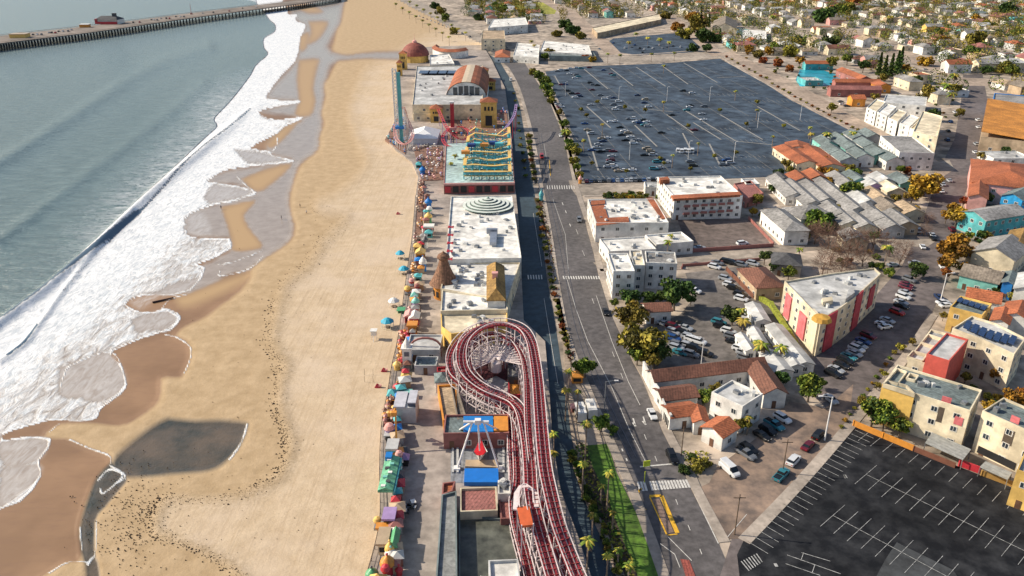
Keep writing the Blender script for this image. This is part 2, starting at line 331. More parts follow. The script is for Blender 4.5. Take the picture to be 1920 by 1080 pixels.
for nm, a in (('sea', sea), ('foam', foam), ('wet', wet), ('film', film), ('pool', pool), ('lace', lace), ('gold', gold), ('upper', upper), ('thin', thin), ('face', face), ('kelp', kel)):
    at = me.attributes.new(nm, 'FLOAT', 'POINT'); at.data.foreach_set('value', np.ascontiguousarray(a, dtype=np.float32))
for p in me.polygons: p.use_smooth = True
beach = tag(link('beach', me), kind='structure')
m = bpy.data.materials.new('shore'); m.use_nodes = True; t = m.node_tree; N, L = t.nodes, t.links; bsdf = N['Principled BSDF']; me.materials.append(m)
geo = N.new('ShaderNodeNewGeometry')
def att(n): a = N.new('ShaderNodeAttribute'); a.attribute_name = n; return a.outputs['Fac']
def noise(sc, det=5, ro=.6, vec=None, dist=0.0):
    n = N.new('ShaderNodeTexNoise'); n.inputs['Scale'].default_value = sc; n.inputs['Detail'].default_value = det; n.inputs['Roughness'].default_value = ro
    n.inputs['Distortion'].default_value = dist; L.new(vec or geo.outputs['Position'], n.inputs['Vector']); return n.outputs['Fac']
def mth(op, a, b_=None, c=None):
    n = N.new('ShaderNodeMath'); n.operation = op; n.use_clamp = False
    for i, q in enumerate((a, b_, c)):
        if q is None: continue
        if isinstance(q, (int, float)): n.inputs[i].default_value = q
        else: L.new(q, n.inputs[i])
    return n.outputs[0]
def rng_(v, a, b_, c=0., d=1.):
    n = N.new('ShaderNodeMapRange'); n.inputs['From Min'].default_value = a; n.inputs['From Max'].default_value = b_
    n.inputs['To Min'].default_value = c; n.inputs['To Max'].default_value = d; L.new(v, n.inputs['Value']); return n.outputs[0]
def mixc(f, a, b_):
    n = N.new('ShaderNodeMix'); n.data_type = 'RGBA'
    L.new(f, n.inputs[0]) if not isinstance(f, float) else setattr(n.inputs[0], 'default_value', f)
    for i, q in ((6, a), (7, b_)):
        if isinstance(q, tuple): n.inputs[i].default_value = (*q, 1)
        else: L.new(q, n.inputs[i])
    return n.outputs[2]
def mixf(f, a, b_):
    n = N.new('ShaderNodeMix'); n.data_type = 'FLOAT'; L.new(f, n.inputs[0])
    for i, q in ((2, a), (3, b_)):
        if isinstance(q, (int, float)): n.inputs[i].default_value = q
        else: L.new(q, n.inputs[i])
    return n.outputs[0]
def mapv(sx, sy, rz):
    n = N.new('ShaderNodeMapping'); n.inputs['Scale'].default_value = (sx, sy, 1); n.inputs['Rotation'].default_value = (0, 0, rz)
    L.new(geo.outputs['Position'], n.inputs['Vector']); return n.outputs[0]
n_s, n_m, n_l = noise(1.4, 6, .65), noise(.22, 6, .65), noise(.035, 4)
rake = noise(1.0, 3, .6, mapv(1.6, .05, R(3)))
dry = mixc(rng_(n_m, .35, .7), (.51, .385, .25), (.64, .50, .345))
dry = mixc(rng_(rake, .50, .66, 0, .45), dry, (.44, .32, .20)); dry = mixc(rng_(noise(2.2, 4, .7), .54, .66, 0, .35), dry, (.34, .25, .16)); dry = mixc(rng_(noise(1.0, 4, .6, mapv(.9, .03, R(-9))), .60, .64, 0, .35), dry, (.40, .30, .20))
dry = mixc(rng_(n_l, .45, .62, 0, .45), dry, (.62, .50, .385))
dry = mixc(att('upper'), mixc(rng_(n_m, .35, .7), (.40, .28, .155), (.53, .385, .23)), dry)
dry = mixc(mth('MULTIPLY', att('kelp'), rng_(n_s, .42, .7, 0, .8)), dry, (.33, .235, .13))
wetc = mixc(rng_(n_l, .4, .6), (.235, .13, .062), (.32, .185, .095))
wetc = mixc(rng_(noise(.9, 3, .6, mapv(.25, 1, R(-30))), .5, .75, 0, .35), wetc, (.20, .105, .06))
wetc = mixc(att('gold'), wetc, (.46, .30, .145))
filmc = mixc(rng_(n_m, .35, .65), (.31, .25, .20), (.40, .335, .28))
ripple = noise(1.0, 6, .68, mapv(.085, .30, R(28)))
pos = N.new('ShaderNodeSeparateXYZ'); L.new(geo.outputs['Position'], pos.inputs[0])
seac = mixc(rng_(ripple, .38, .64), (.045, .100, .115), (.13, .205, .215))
seac = mixc(rng_(pos.outputs['Y'], 130, 900, 0, .75), seac, (.20, .265, .27))  # far water paler: sky reflection painted into the colour by distance
poolc = mixc(rng_(noise(.08, 4), .35, .65), (.045, .048, .035), (.14, .105, .07))
def edge(a, amt=.5, n=n_m): return rng_(mth('ADD', a, mth('MULTIPLY', mth('SUBTRACT', n, .5), amt)), .4, .6)
streak = noise(1, 7, .72, mapv(.35, .12, R(-24)), 1.2)
def edge2(a, amt): return rng_(mth('ADD', a, mth('MULTIPLY', mth('SUBTRACT', n_m, .5), amt)), .3, .7)
c = mixc(edge2(att('wet'), .55), dry, wetc)
c = mixc(mth('MULTIPLY', edge2(att('film'), .7), edge2(att('wet'), .55)), c, filmc)
pl = rng_(mth('ADD', att('pool'), mth('MULTIPLY', mth('SUBTRACT', n_m, .5), .2)), .25, .8); c = mixc(pl, c, poolc)
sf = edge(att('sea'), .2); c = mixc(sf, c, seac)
lace_ = mth('MULTIPLY', att('lace'), rng_(noise(1, 7, .72, mapv(.10, .4, R(28)), 1.8), .42, .60)); 
fm = rng_(mth('ADD', att('foam'), mth('MULTIPLY', mth('SUBTRACT', streak, .5), 1.5)), .34, .74)
fm = mth('MULTIPLY', fm, rng_(att('foam'), .02, .25)); fcm = rng_(mth('ADD', att('face'), mth('MULTIPLY', mth('SUBTRACT', noise(.5, 5, .7), .5), 1.2)), .35, .6); fm = mth('MULTIPLY', fm, mth('SUBTRACT', 1, mth('MULTIPLY', fcm, .95))); c = mixc(fcm, c, (.035, .085, .14)); fm = mth('MAXIMUM', fm, mth('MULTIPLY', lace_, .75))
tex = noise(1, 7, .72, mapv(.55, .22, R(-24)), 1.4)
foamc = mixc(rng_(tex, .34, .56), (.42, .47, .52), (.88, .88, .88)); foamc = mixc(rng_(noise(.11, 4, .6), .42, .62, 0, .45), foamc, (.62, .66, .70))
thn = mth('MULTIPLY', att('thin'), rng_(noise(1, 5, .65, mapv(.5, .14, R(-24)), 1.5), .36, .66, .10, .55)); c = mixc(thn, c, (.66, .64, .62)); c = mixc(fm, c, foamc); L.new(c, bsdf.inputs['Base Color'])
ro = mixf(edge(att('wet')), .95, .5); ro = mixf(mth('MULTIPLY', att('film'), att('wet')), ro, .22); ro = mixf(sf, ro, .22); ro = mixf(pl, ro, .14); ro = mixf(fm, ro, .8)
L.new(ro, bsdf.inputs['Roughness'])
hgt = mth('MULTIPLY', mth('ADD', mth('MULTIPLY', ripple, 2.6), mth('MULTIPLY', noise(.5, 4), .3)), sf)
hgt = mth('ADD', hgt, mth('MULTIPLY', tex, mth('MULTIPLY', fm, .55))); hgt = mth('ADD', hgt, mth('MULTIPLY', mth('ADD', n_s, mth('MULTIPLY', n_m, 2)), mth('SUBTRACT', .14, mth('MULTIPLY', att('wet'), .135))))
bp = N.new('ShaderNodeBump'); bp.inputs['Strength'].default_value = .6; bp.inputs['Distance'].default_value = 1.0; L.new(hgt, bp.inputs['Height']); L.new(bp.outputs[0], bsdf.inputs['Normal'])
# open sea reaching the horizon beyond the shore sheet
b = MB(); sp_ = [G(x, y).xy for x, y in ((300, 1500), (300, 400), (470, 100), (480, 0), (515, -118))]; sp_ = [(-9000, -200), (sp_[0].x, -200)] + [tuple(p) for p in sp_] + [(sp_[-1].x, 12000), (-9000, 12000)]; b.add([(x, y, -.35) for x, y in sp_], [tuple(range(len(sp_)))])
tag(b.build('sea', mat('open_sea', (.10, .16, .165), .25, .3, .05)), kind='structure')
# kelp wrack: little dark clumps along the berm
kb = MB(); lb = np.array(bs); lb = lb[lb[:, 1] > 385]
def clump(x, y, r, kb=kb):
    p = G(x, y); n = 7; h = .22 + r * .25
    ring = [(p.x + r * random.uniform(.6, 1.2) * math.cos(6.283 * i / n), p.y + r * random.uniform(.4, 1.1) * math.sin(6.283 * i / n), .24) for i in range(n)]
    kb.add(ring + [(p.x, p.y, .3 + h)], [(i, (i + 1) % n, n) for i in range(n)])
for _ in range(1900):
    i = random.randrange(len(lb) - 1); t_ = random.random(); q = lb[i] * (1 - t_) + lb[i + 1] * t_
    off = random.gauss(-9, 9); y = q[1] + random.gauss(0, 5)
    clump(q[0] + off + (0 if y > 560 else 6), y, random.uniform(.12, .32) * (1.7 if random.random() < .12 else 1))
for _ in range(420): clump(random.gauss(250, 40), random.gauss(975, 45), random.uniform(.08, .2))
for _ in range(90): clump(random.uniform(360, 700), random.uniform(420, 1050), random.uniform(.05, .13))
tag(kb.build('kelp_wrack', mat('kelp', (.085, .05, .025), .8, .4, 2)), 'kelp', 'dark clumps of kelp strewn along the berm on the sand', kind='stuff')

# ---- boardwalk deck
BW = [(668, 1180), (688, 1085), (712, 985), (712, 880), (716, 800), (727, 740), (735, 690), (746, 640), (757, 560), (765, 500), (773, 445), (779, 370), (784, 330), (772, 303), (742, 280), (724, 262), (738, 232), (744, 190), (742, 140), (752, 108), (800, 88), (905, 84), (922, 112),
      (947, 165), (957, 240), (963, 300), (966, 350), (972, 410), (977, 500), (982, 600), (1022, 640), (1030, 730), (1036, 830), (1052, 920), (1082, 1000), (1122, 1120), (1140, 1180)]
DZ = 1.2
deckm = mat('boardwalk_paving', (.36, .305, .265), .85, .14, .5, big=.07, stripe=(R(90), 6.0, .12))
bwp = [G(x, y, DZ).xy for x, y in BW]; b = MB(); b.prism([tuple(p) for p in bwp], -.4, DZ)
tag(b.build('boardwalk', deckm), kind='structure')
dk2 = mat('yard_concrete', (.33, .33, .32), .85, .2, .4, big=.08)
def D(x, y, z=0): return G(x, y, DZ + z)
# ---- streets
asph = mat('asphalt', (.115, .105, .105), .85, .22, .5, big=.03, bump=.05)
asph_d = mat('asphalt_teal_shade', (.038, .062, .080), .75, .2, .4, big=.04)  # blue-teal shade of coaster and halls put into the asphalt colour
asph_b = mat('asphalt_lot', (.056, .082, .115), .75, .3, .12, big=.04, col2=(.018, .03, .05), stripe=(R(-38), 12.0, .22))
asph_w = mat('asphalt_worn', (.24, .17, .125), .9, .35, .25, big=.04, col2=(.13, .10, .085))
conc = mat('pavement_concrete', (.40, .34, .285), .9, .15, .6, big=.05)
def road(name, pts, z=.03, m=asph): ROADS.append([G(x, y).xy for x, y in pts]); return sheet(name, pts, z, m)
MR = [(1375, 1085), (1347, 1017), (1300, 927), (1277, 875), (1242, 810), (1204, 711), (1187, 680), (1162, 625), (1142, 580), (1122, 515), (1110, 465), (1098, 420), (1076, 350), (1056, 255), (1030, 190), (1005, 150), (985, 120), (965, 100), (930, 70), (905, 60)]
ML = [(890, 72), (905, 82), (925, 100), (955, 128), (975, 165), (1000, 250), (1015, 330), (1034, 430), (1048, 520), (1062, 600), (1080, 660), (1104, 718), (1130, 778), (1155, 832), (1175, 875), (1200, 930), (1227, 1000), (1258, 1085)]
road('road', MR + ML + [(1300, 1180), (1420, 1180)], .05)
road('boardwalk_street', [(912, 100), (935, 112), (958, 150), (975, 200), (985, 260), (1000, 350), (1015, 430), (1025, 520), (1040, 600), (1055, 700), (1070, 800), (1098, 890), (1130, 985), (1168, 1085), (1200, 1180),
      (1130, 1180), (1085, 1010), (1045, 900), (1025, 800), (1010, 640), (960, 590), (960, 350), (945, 200), (930, 140), (900, 105)], .04, asph_d)
road('cross_street', [(1070, 352), (1066, 338), (1250, 340), (1440, 332), (1640, 322), (1780, 300), (1790, 318), (1640, 336), (1450, 347), (1250, 357), (1080, 366)], .06, mat('asphalt_pale', (.36, .305, .25), .9, .2, .3, big=.04))
road('far_street', [(930, 105), (940, 93), (1100, 108), (1240, 104), (1370, 92), (1372, 105), (1240, 117), (1100, 121), (960, 118)], .06, mat('asphalt_pale', (.36, .305, .25)))
road('lot_side_street', [(1350, 100), (1372, 96), (1500, 160), (1640, 240), (1790, 318), (1770, 330), (1620, 258), (1480, 186)], .07, mat('asphalt_tan', (.40, .31, .24), .9, .2, .3, big=.04))
road('mid_street', [(1112, 492), (1122, 502), (1270, 500), (1440, 478), (1560, 466), (1740, 462), (1760, 448), (1560, 448), (1440, 462), (1290, 482)], .06, mat('asphalt_pale', (.36, .305, .25)))
road('diagonal_street', [(1350, 1080), (1372, 1010), (1450, 900), (1530, 800), (1548, 765), (1475, 690), (1520, 665), (1600, 600), (1650, 545), (1690, 500), (1720, 440), (1745, 370), (1760, 320), (1790, 260), (1802, 190), (1806, 140), (1842, 138), (1852, 190), (1838, 260),
      (1825, 320), (1800, 390), (1790, 450), (1780, 520), (1745, 590), (1700, 655), (1640, 735), (1600, 790), (1500, 900), (1400, 1010), (1385, 1085)], .055, mat('asphalt_mid', (.15, .125, .12), .88, .22, .35, big=.03))
road('gravel_drive', [(1300, 920), (1330, 905), (1345, 875), (1420, 820), (1480, 752), (1548, 765), (1600, 720), (1590, 800), (1500, 900), (1400, 1010), (1362, 1010)], .075, asph_w)
road('esplanade_road', [(905, 84), (870, 75), (830, 68), (752, 20), (700, -20), (740, -28), (800, 10), (880, 55), (925, 78)], .07, mat('asphalt_pale', (.36, .305, .25)))
road('parking_lot', [(1022, 134), (1100, 124), (1240, 119), (1350, 110), (1480, 182), (1622, 258), (1560, 275), (1455, 275), (1475, 325), (1440, 336), (1250, 343), (1096, 345), (1068, 235)], .045, asph_b)
road('near_parking_lot', [(1600, 797), (1925, 925), (2200, 1035), (2300, 1200), (1400, 1200), (1382, 1040), (1395, 1012)], .085, mat('asphalt_sealed', (.030, .031, .034), .85, .3, .25, big=.05, col2=(.009, .010, .013), ramp=(.40, .70), spec=.2))
road('shaded_parking_lot', [(1285, 512), (1400, 498), (1440, 560), (1512, 690), (1428, 690), (1225, 692), (1228, 610), (1275, 590), (1300, 560)], .045, mat('asphalt_court', (.17, .15, .135), .9, .25, .35, big=.05))
road('walled_lot', [(1270, 410), (1405, 408), (1448, 462), (1290, 472)], .045, mat('asphalt_walled', (.16, .125, .11), .9, .25, .35, big=.05))
road('upper_lot', [(1120, 92), (1150, 72), (1290, 60), (1330, 78), (1300, 98), (1200, 104)], .045, asph_b)
road('hill_street', [(1060, 30), (1010, 0), (985, -12), (1000, -14), (1080, 22), (1140, 75), (1165, 100), (1140, 104)], .065, mat('asphalt_tan', (.40, .31, .24)))
road('town_street', [(1245, 30), (1262, 26), (1345, 90), (1360, 104), (1335, 106)], .066, mat('asphalt_tan', (.40, .31, .24)))
road('far_lane', [(1440, 30), (1450, 24), (1620, 60), (1800, 140), (1790, 150), (1610, 76)], .067, mat('asphalt_tan', (.40, .31, .24)))
road('east_lane', [(1790, 145), (1920, 150), (2000, 160), (2000, 172), (1920, 163), (1800, 160)], .068, mat('asphalt_tan', (.40, .31, .24)))
# pavements with a kerb step
def walk(pts, name='pavement', wd=None, m=conc, z=.15):
    P = smooth([tuple(G(x, y).xy) for x, y in pts], 4); b = MB()
    b.ribbon([(x, y, z) for x, y in P], wd or 2.2, z + .05); return tag(b.build(name, m), kind='structure')
off = lambda L, dx: [(x + dx * pxm(y) / 8, y) for x, y in L]
walk(off(MR[1:17], 10)); walk(off(ML[3:], -9))
walk([(1030, 180), (1055, 232), (1075, 300), (1086, 338)], wd=3); walk([(1395, 1015), (1500, 905), (1598, 793), (1640, 740), (1705, 660), (1750, 590)], wd=2.6)
walk([(1095, 368), (1230, 362), (1260, 362)]); walk([(1096, 345), (1250, 342), (1440, 334)], wd=1.6); walk([(1125, 507), (1290, 503)]); walk([(1352, 108), (1480, 182), (1622, 258)], wd=1.5)
walk([(1075, 860), (1100, 930), (1135, 1010), (1165, 1085)], name='path', wd=1.6, m=mat('path_gravel', (.33, .26, .2), .95, .2, 1)); walk([(1045, 560), (1060, 640), (1067, 720), (1075, 800), (1088, 870)], name='path', wd=1.6, m=mat('path_gravel', (.3, .2, .2)))
walk([(700, -25), (738, 5), (790, 40), (850, 78)], wd=5, m=mat('promenade', (.62, .53, .43), .9, .1))
walk([(940, 90), (1100, 104), (1240, 100), (1365, 88)], wd=4)
# railway beside the road
b = MB(); rl = smooth([tuple(G(x, y).xy) for x, y in [(1012, 250), (1024, 330), (1046, 430), (1064, 520), (1080, 600), (1100, 665), (1128, 735), (1158, 800), (1188, 860)]], 5)
for o_ in (-.75, .75): b.ribbon([(x, y, .13) for x, y in rl], .12, .08, off=o_)
tag(b.build('railway_track', mat('rail_steel', (.2, .19, .2), .4, .1, metal=.6)), kind='structure')
# lawn
sheet('lawn', [(1100, 835), (1140, 832), (1155, 885), (1187, 950), (1220, 1025), (1252, 1100), (1290, 1180), (1240, 1180), (1200, 1090), (1172, 1022), (1140, 935), (1110, 872)], .12, mat('lawn_grass', (.085, .17, .016), .9, .3, .8, big=.1, bump=.3), th=.1)
sheet('planting_bed', [(1072, 820), (1100, 835), (1110, 872), (1140, 935), (1172, 1022), (1205, 1100), (1165, 1100), (1135, 1010), (1098, 925)], .10, mat('bed_soil', (.075, .055, .035), .95, .3, 1), th=.08)
sheet('planting_bed', [(1000, 370), (1018, 372), (1034, 440), (1042, 520), (1058, 600), (1085, 680), (1066, 690), (1052, 610), (1036, 520), (1022, 430)], .1, mat('bed_soil', (.1, .07, .045)), th=.08)
sheet('planting_bed', [(985, 250), (998, 252), (1012, 335), (1004, 345)], .1, mat('bed_soil', (.1, .07, .045)), th=.08)
sheet('hill_field', [(905, 12), (960, 2), (1050, 6), (1040, 26), (960, 30)], .05, mat('field_grass', (.34, .33, .05), .95, .3, .2, big=.05))
# markings
mk = mat('road_paint', (.62, .60, .56), .7, .2, 3); ym = mat('yellow_paint', (.75, .42, .03), .7, .15, 2)
def marks(name, items, m=mk, z=.12):
    b = MB()
    for it in items:
        a, c = G(*it[0]), G(*it[1]); wd = it[2] if len(it) > 2 else .14
        b.ribbon([(a.x, a.y, z), (c.x, c.y, z)], wd, .02)
    return tag(b.build(name, m), kind='structure')
def poly_lines(L, w=.14): return [(L[i], L[i + 1], w) for i in range(len(L) - 1)]
it = poly_lines([(1062, 520), (1080, 580), (1102, 640), (1147, 727), (1180, 806), (1215, 875)]) + poly_lines([(1118, 555), (1147, 640), (1178, 716), (1200, 760)])
it += poly_lines([(1302, 927), (1347, 1020)], .2) + poly_lines([(1312, 917), (1360, 1012)], .2) + [((1200, 876), (1266, 870), .45)]
it += poly_lines([(1252, 1007), (1275, 1030), (1297, 1052)]) + poly_lines([(1238, 1020), (1265, 1040), (1275, 1065)]) + poly_lines([(1362, 1010), (1400, 965)], .12)
for (x, y) in [(1267, 937), (1290, 985), (1312, 1030), (1228, 856), (1208, 815), (1164, 700), (1148, 660), (1110, 560), (1092, 470), (1080, 430)]: it.append(((x, y), (x + 4, y + 10), .14))
for (x, y) in [(1190, 795), (1209, 792)]: it += [((x - 3, y - 10), (x + 1, y + 3), .35), ((x - 4, y - 2), (x + 2, y + 5), .5)]
for (x, y) in [(1174, 860), (1166, 842), (1060, 395), (1068, 420), (1054, 380)]: it.append(((x, y), (x + 2, y + 5), .3))
for k in range(17):
    if k == 3: continue
    f = k / 16; it.append(((1196 + 90 * f, 904 - 4 * f), (1201 + 92 * f, 922 - 7 * f), .5))
for k in range(15): f = k / 14; it.append(((1056 + 66 * f, 518), (1058 + 66 * f, 524), .45))
for k in range(12): f = k / 11; it.append(((1026 + 50 * f, 348), (1027 + 50 * f, 355), .4))
for k in range(6): it.append(((990 + 5 * k, 516), (991 + 5 * k, 524), .4))
it += poly_lines([(1036, 372), (1060, 440), (1066, 512)], .12) + poly_lines([(1020, 270), (1032, 340)], .12)
it += poly_lines([(1020, 560), (1036, 660), (1046, 720)], .12) + poly_lines([(1000, 400), (1016, 500)], .12)
marks('road_markings', it)
marks('road_markings', poly_lines([(1218, 931), (1240, 930)], .8) + poly_lines([(1240, 930), (1270, 1000)], .9) + poly_lines([(1270, 1002), (1252, 1004)], .3) + poly_lines([(1250, 1003), (1218, 932)], .3)
      + poly_lines([(1030, 300), (1032, 330)], .3) + [((1196, 924), (1203, 916), .5), ((1205, 962), (1210, 955), .5)], ym)
sheet('traffic_island', [(1222, 936), (1236, 935), (1264, 998), (1252, 1000)], .15, mat('island_brick', (.22, .15, .12), .9, .2, 2), th=.1)
sheet('traffic_island', [(1276, 1048), (1292, 1050), (1312, 1100), (1295, 1110)], .15, mat('island_red', (.32, .08, .06), .9, .3, 3, stripe=(0, .6, .4)), th=.1)
# near lot stalls
it = []; q5 = lambda x, y: (1360 + x * .2963, 760 + y * .2963)
def wline(a, c, w=.11): return (a, c, w)
dirR = (G(*q5(1885, 920)) - G(*q5(890, 440))).normalized(); prp = Vector((dirR.y, -dirR.x, 0))
if prp.y > 0: prp = -prp
def add_w(L, a, c, w=.085): L.append((PX(a), PX(c), w))
for start, n, both, step in ((q5(680, 700), 26, 1, 2.85), (q5(890, 440), 24, 1, 2.95), (q5(905, 175), 30, 0, 2.95)):
    s = G(*start)
    if both: add_w(it, s, s + dirR * step * (n - 1))
    for k in range(n):
        c_ = s + dirR * step * k
        add_w(it, c_ - prp * (5.0 if both else 0), c_ + prp * 5.0)
e0, e1 = G(*q5(800, 150)), G(*q5(118, 850)); ed = e1 - e0
for k in range(25): c_ = e0 + ed * (k / 24); add_w(it, c_ + dirR * .8, c_ + dirR * 5.4)
for a_, c_ in (((390, 950), (560, 1010)), ((480, 935), (665, 990)), ((495, 935), (478, 985)), ((380, 1005), (600, 1080)), ((560, 1010), (730, 1070)), ((565, 1015), (548, 1065))): it.append((q5(a_[0], a_[1]), q5(c_[0], c_[1]), .12))
for k in range(7): it.append((q5(100 + 16 * k, 990 - 8 * k), q5(150 + 14 * k, 1050 - 9 * k), .2))
for a_ in ((1160, 350), (760, 455), (320, 1015)): it.append((q5(a_[0] - 6, a_[1] - 12), q5(a_[0] + 6, a_[1] + 10), .6) if a_[0] != 1160 else (q5(750, 445), q5(765, 465), .3))
marks('lot_markings', it, mat('worn_paint', (.42, .42, .41), .8, .35, 1.5), z=.15)
sheet('concrete_patch', [q5(1085, 865), q5(1130, 890), q5(1440, 1040), q5(1500, 1130), q5(930, 1130), q5(1010, 980)], .10, mat('patch_grey', (.05, .054, .058), .9, .3, .3))
# big lot stall rows
it = []
for (a_, c_) in [((1093, 128), (1140, 167)), ((1145, 128), (1187, 161)), ((1193, 126), (1248, 162)), ((1245, 126), (1290, 158)), ((1282, 118), (1345, 155)), ((1040, 142), (1050, 160)), ((1345, 146), (1400, 143)), ((1250, 215), (1300, 250)), ((1280, 205), (1380, 265)), ((1190, 235), (1232, 275)), ((1100, 200), (1145, 240)),
                 ((1350, 215), (1430, 262)), ((1300, 230), (1352, 262)), ((1420, 200), (1500, 245)), ((1330, 270), (1350, 310)), ((1280, 250), (1300, 290)), ((1215, 205), (1262, 210)), ((1100, 245), (1122, 320)), ((1380, 265), (1450, 272))]: it.append((a_, c_, .9))
for y0, x0, x1 in [(330, 1110, 1230), (312, 1330, 1440), (292, 1340, 1440), (200, 1120, 1260), (240, 1250, 1420), (176, 1300, 1420), (262, 1370, 1440), (225, 1400, 1540), (188, 1420, 1500)]:
    n = int((x1 - x0) / 9)
    for k in range(n): x = x0 + 9 * k; it.append(((x, y0), (x + 6, y0 + 4), .16))
d1 = (G(1248, 162) - G(1193, 126)).normalized(); p1 = Vector((d1.y, -d1.x, 0)); oL = G(1245, 126); LP = [tuple(G(x, y).xy) for x, y in [(1030, 140), (1240, 124), (1345, 114), (1475, 184), (1600, 252), (1455, 268), (1465, 318), (1430, 330), (1100, 338)]]; far_it = []
for a in range(-30, 30):
    for b_i in range(-8, 9):
        s0 = oL + p1 * a * 17.5 + d1 * b_i * 74; s1 = s0 + d1 * 60
        n_ = 14; run = [s0.lerp(s1, k / n_) for k in range(n_ + 1)]; run = [q for q in run if inside((q.x, q.y), LP)]
        if len(run) < 4: continue
        add_w(far_it, run[0], run[-1], .3)
        for q in run: add_w(far_it, q - p1 * 4.6, q + p1 * 4.6, .13)
marks('lot_markings', far_it, mat('lot_paint_faint', (.19, .185, .175), .8, .35, .8), z=.10)
marks('lot_markings', it, mat('lot_paint', (.30, .29, .27), .8, .2, 2))
# ------------------------------------------------------------------ buildings
me_w = None
def window_mesh():
    global me_w
    if me_w is None:
        b = MB(); f = .1
        b.add([(-.5, 0, 0), (.5, 0, 0), (.5, 0, 1), (-.5, 0, 1), (-.5, -.06, 0), (.5, -.06, 0), (.5, -.06, 1), (-.5, -.06, 1)], [(0, 1, 5, 4), (1, 2, 6, 5), (2, 3, 7, 6), (3, 0, 4, 7)], 0)
        i = [(-.5 + f, -.06, f), (.5 - f, -.06, f), (.5 - f, -.06, 1 - f), (-.5 + f, -.06, 1 - f)]; o = [(-.5, -.06, 0), (.5, -.06, 0), (.5, -.06, 1), (-.5, -.06, 1)]
        for k in range(4): b.add([o[k], o[(k + 1) % 4], i[(k + 1) % 4], i[k]], [(0, 1, 2, 3)], 0)
        b.add([(p[0], -.03, p[2]) for p in i], [(0, 1, 2, 3)], 1)
        b.box((0, -.055, .5), (.05, .03, 1 - 2 * f), m=0)
        me_w = b.mesh('window', [FRAME, GLASS])
    return me_w
def add_window(parent, p, ang, w_, h_, name='window'):
    o = link(name, window_mesh(), parent, p, ang, (w_, 1, h_)); return o
OCC = []
def facade(root, a, b_, base, h, rows, ww=1.5, wh=1.45, step=3.6, name='window', maxc=9, skip=None, zoff=1.0):
    """windows along the wall from a to b (outside on the right-hand side)"""
    d = b_ - a; ln = d.length
    if ln < 2.4: return
    d = d / ln; ang = math.atan2(d.y, d.x); nrm = Vector((d.y, -d.x))
    cols = max(1, min(maxc, int(ln / step))); st = (h - base) / rows
    for r_ in range(rows):
        for c_ in range(cols):
            if skip and (r_, c_) in skip: continue
            t_ = (c_ + .5) / cols * ln; p = a + d * t_ + nrm * .02
            add_window(root, (p.x, p.y, base + r_ * st + zoff * min(1, st / 3)), ang, min(ww, ln / cols * .7), min(wh, st * .6), name)
def visible_edge(a, b_):
    d = b_ - a; n = Vector((d.y, -d.x)); mid = (a + b_) / 2
    return n.normalized().dot((Vector((0, 0)) - mid).normalized())
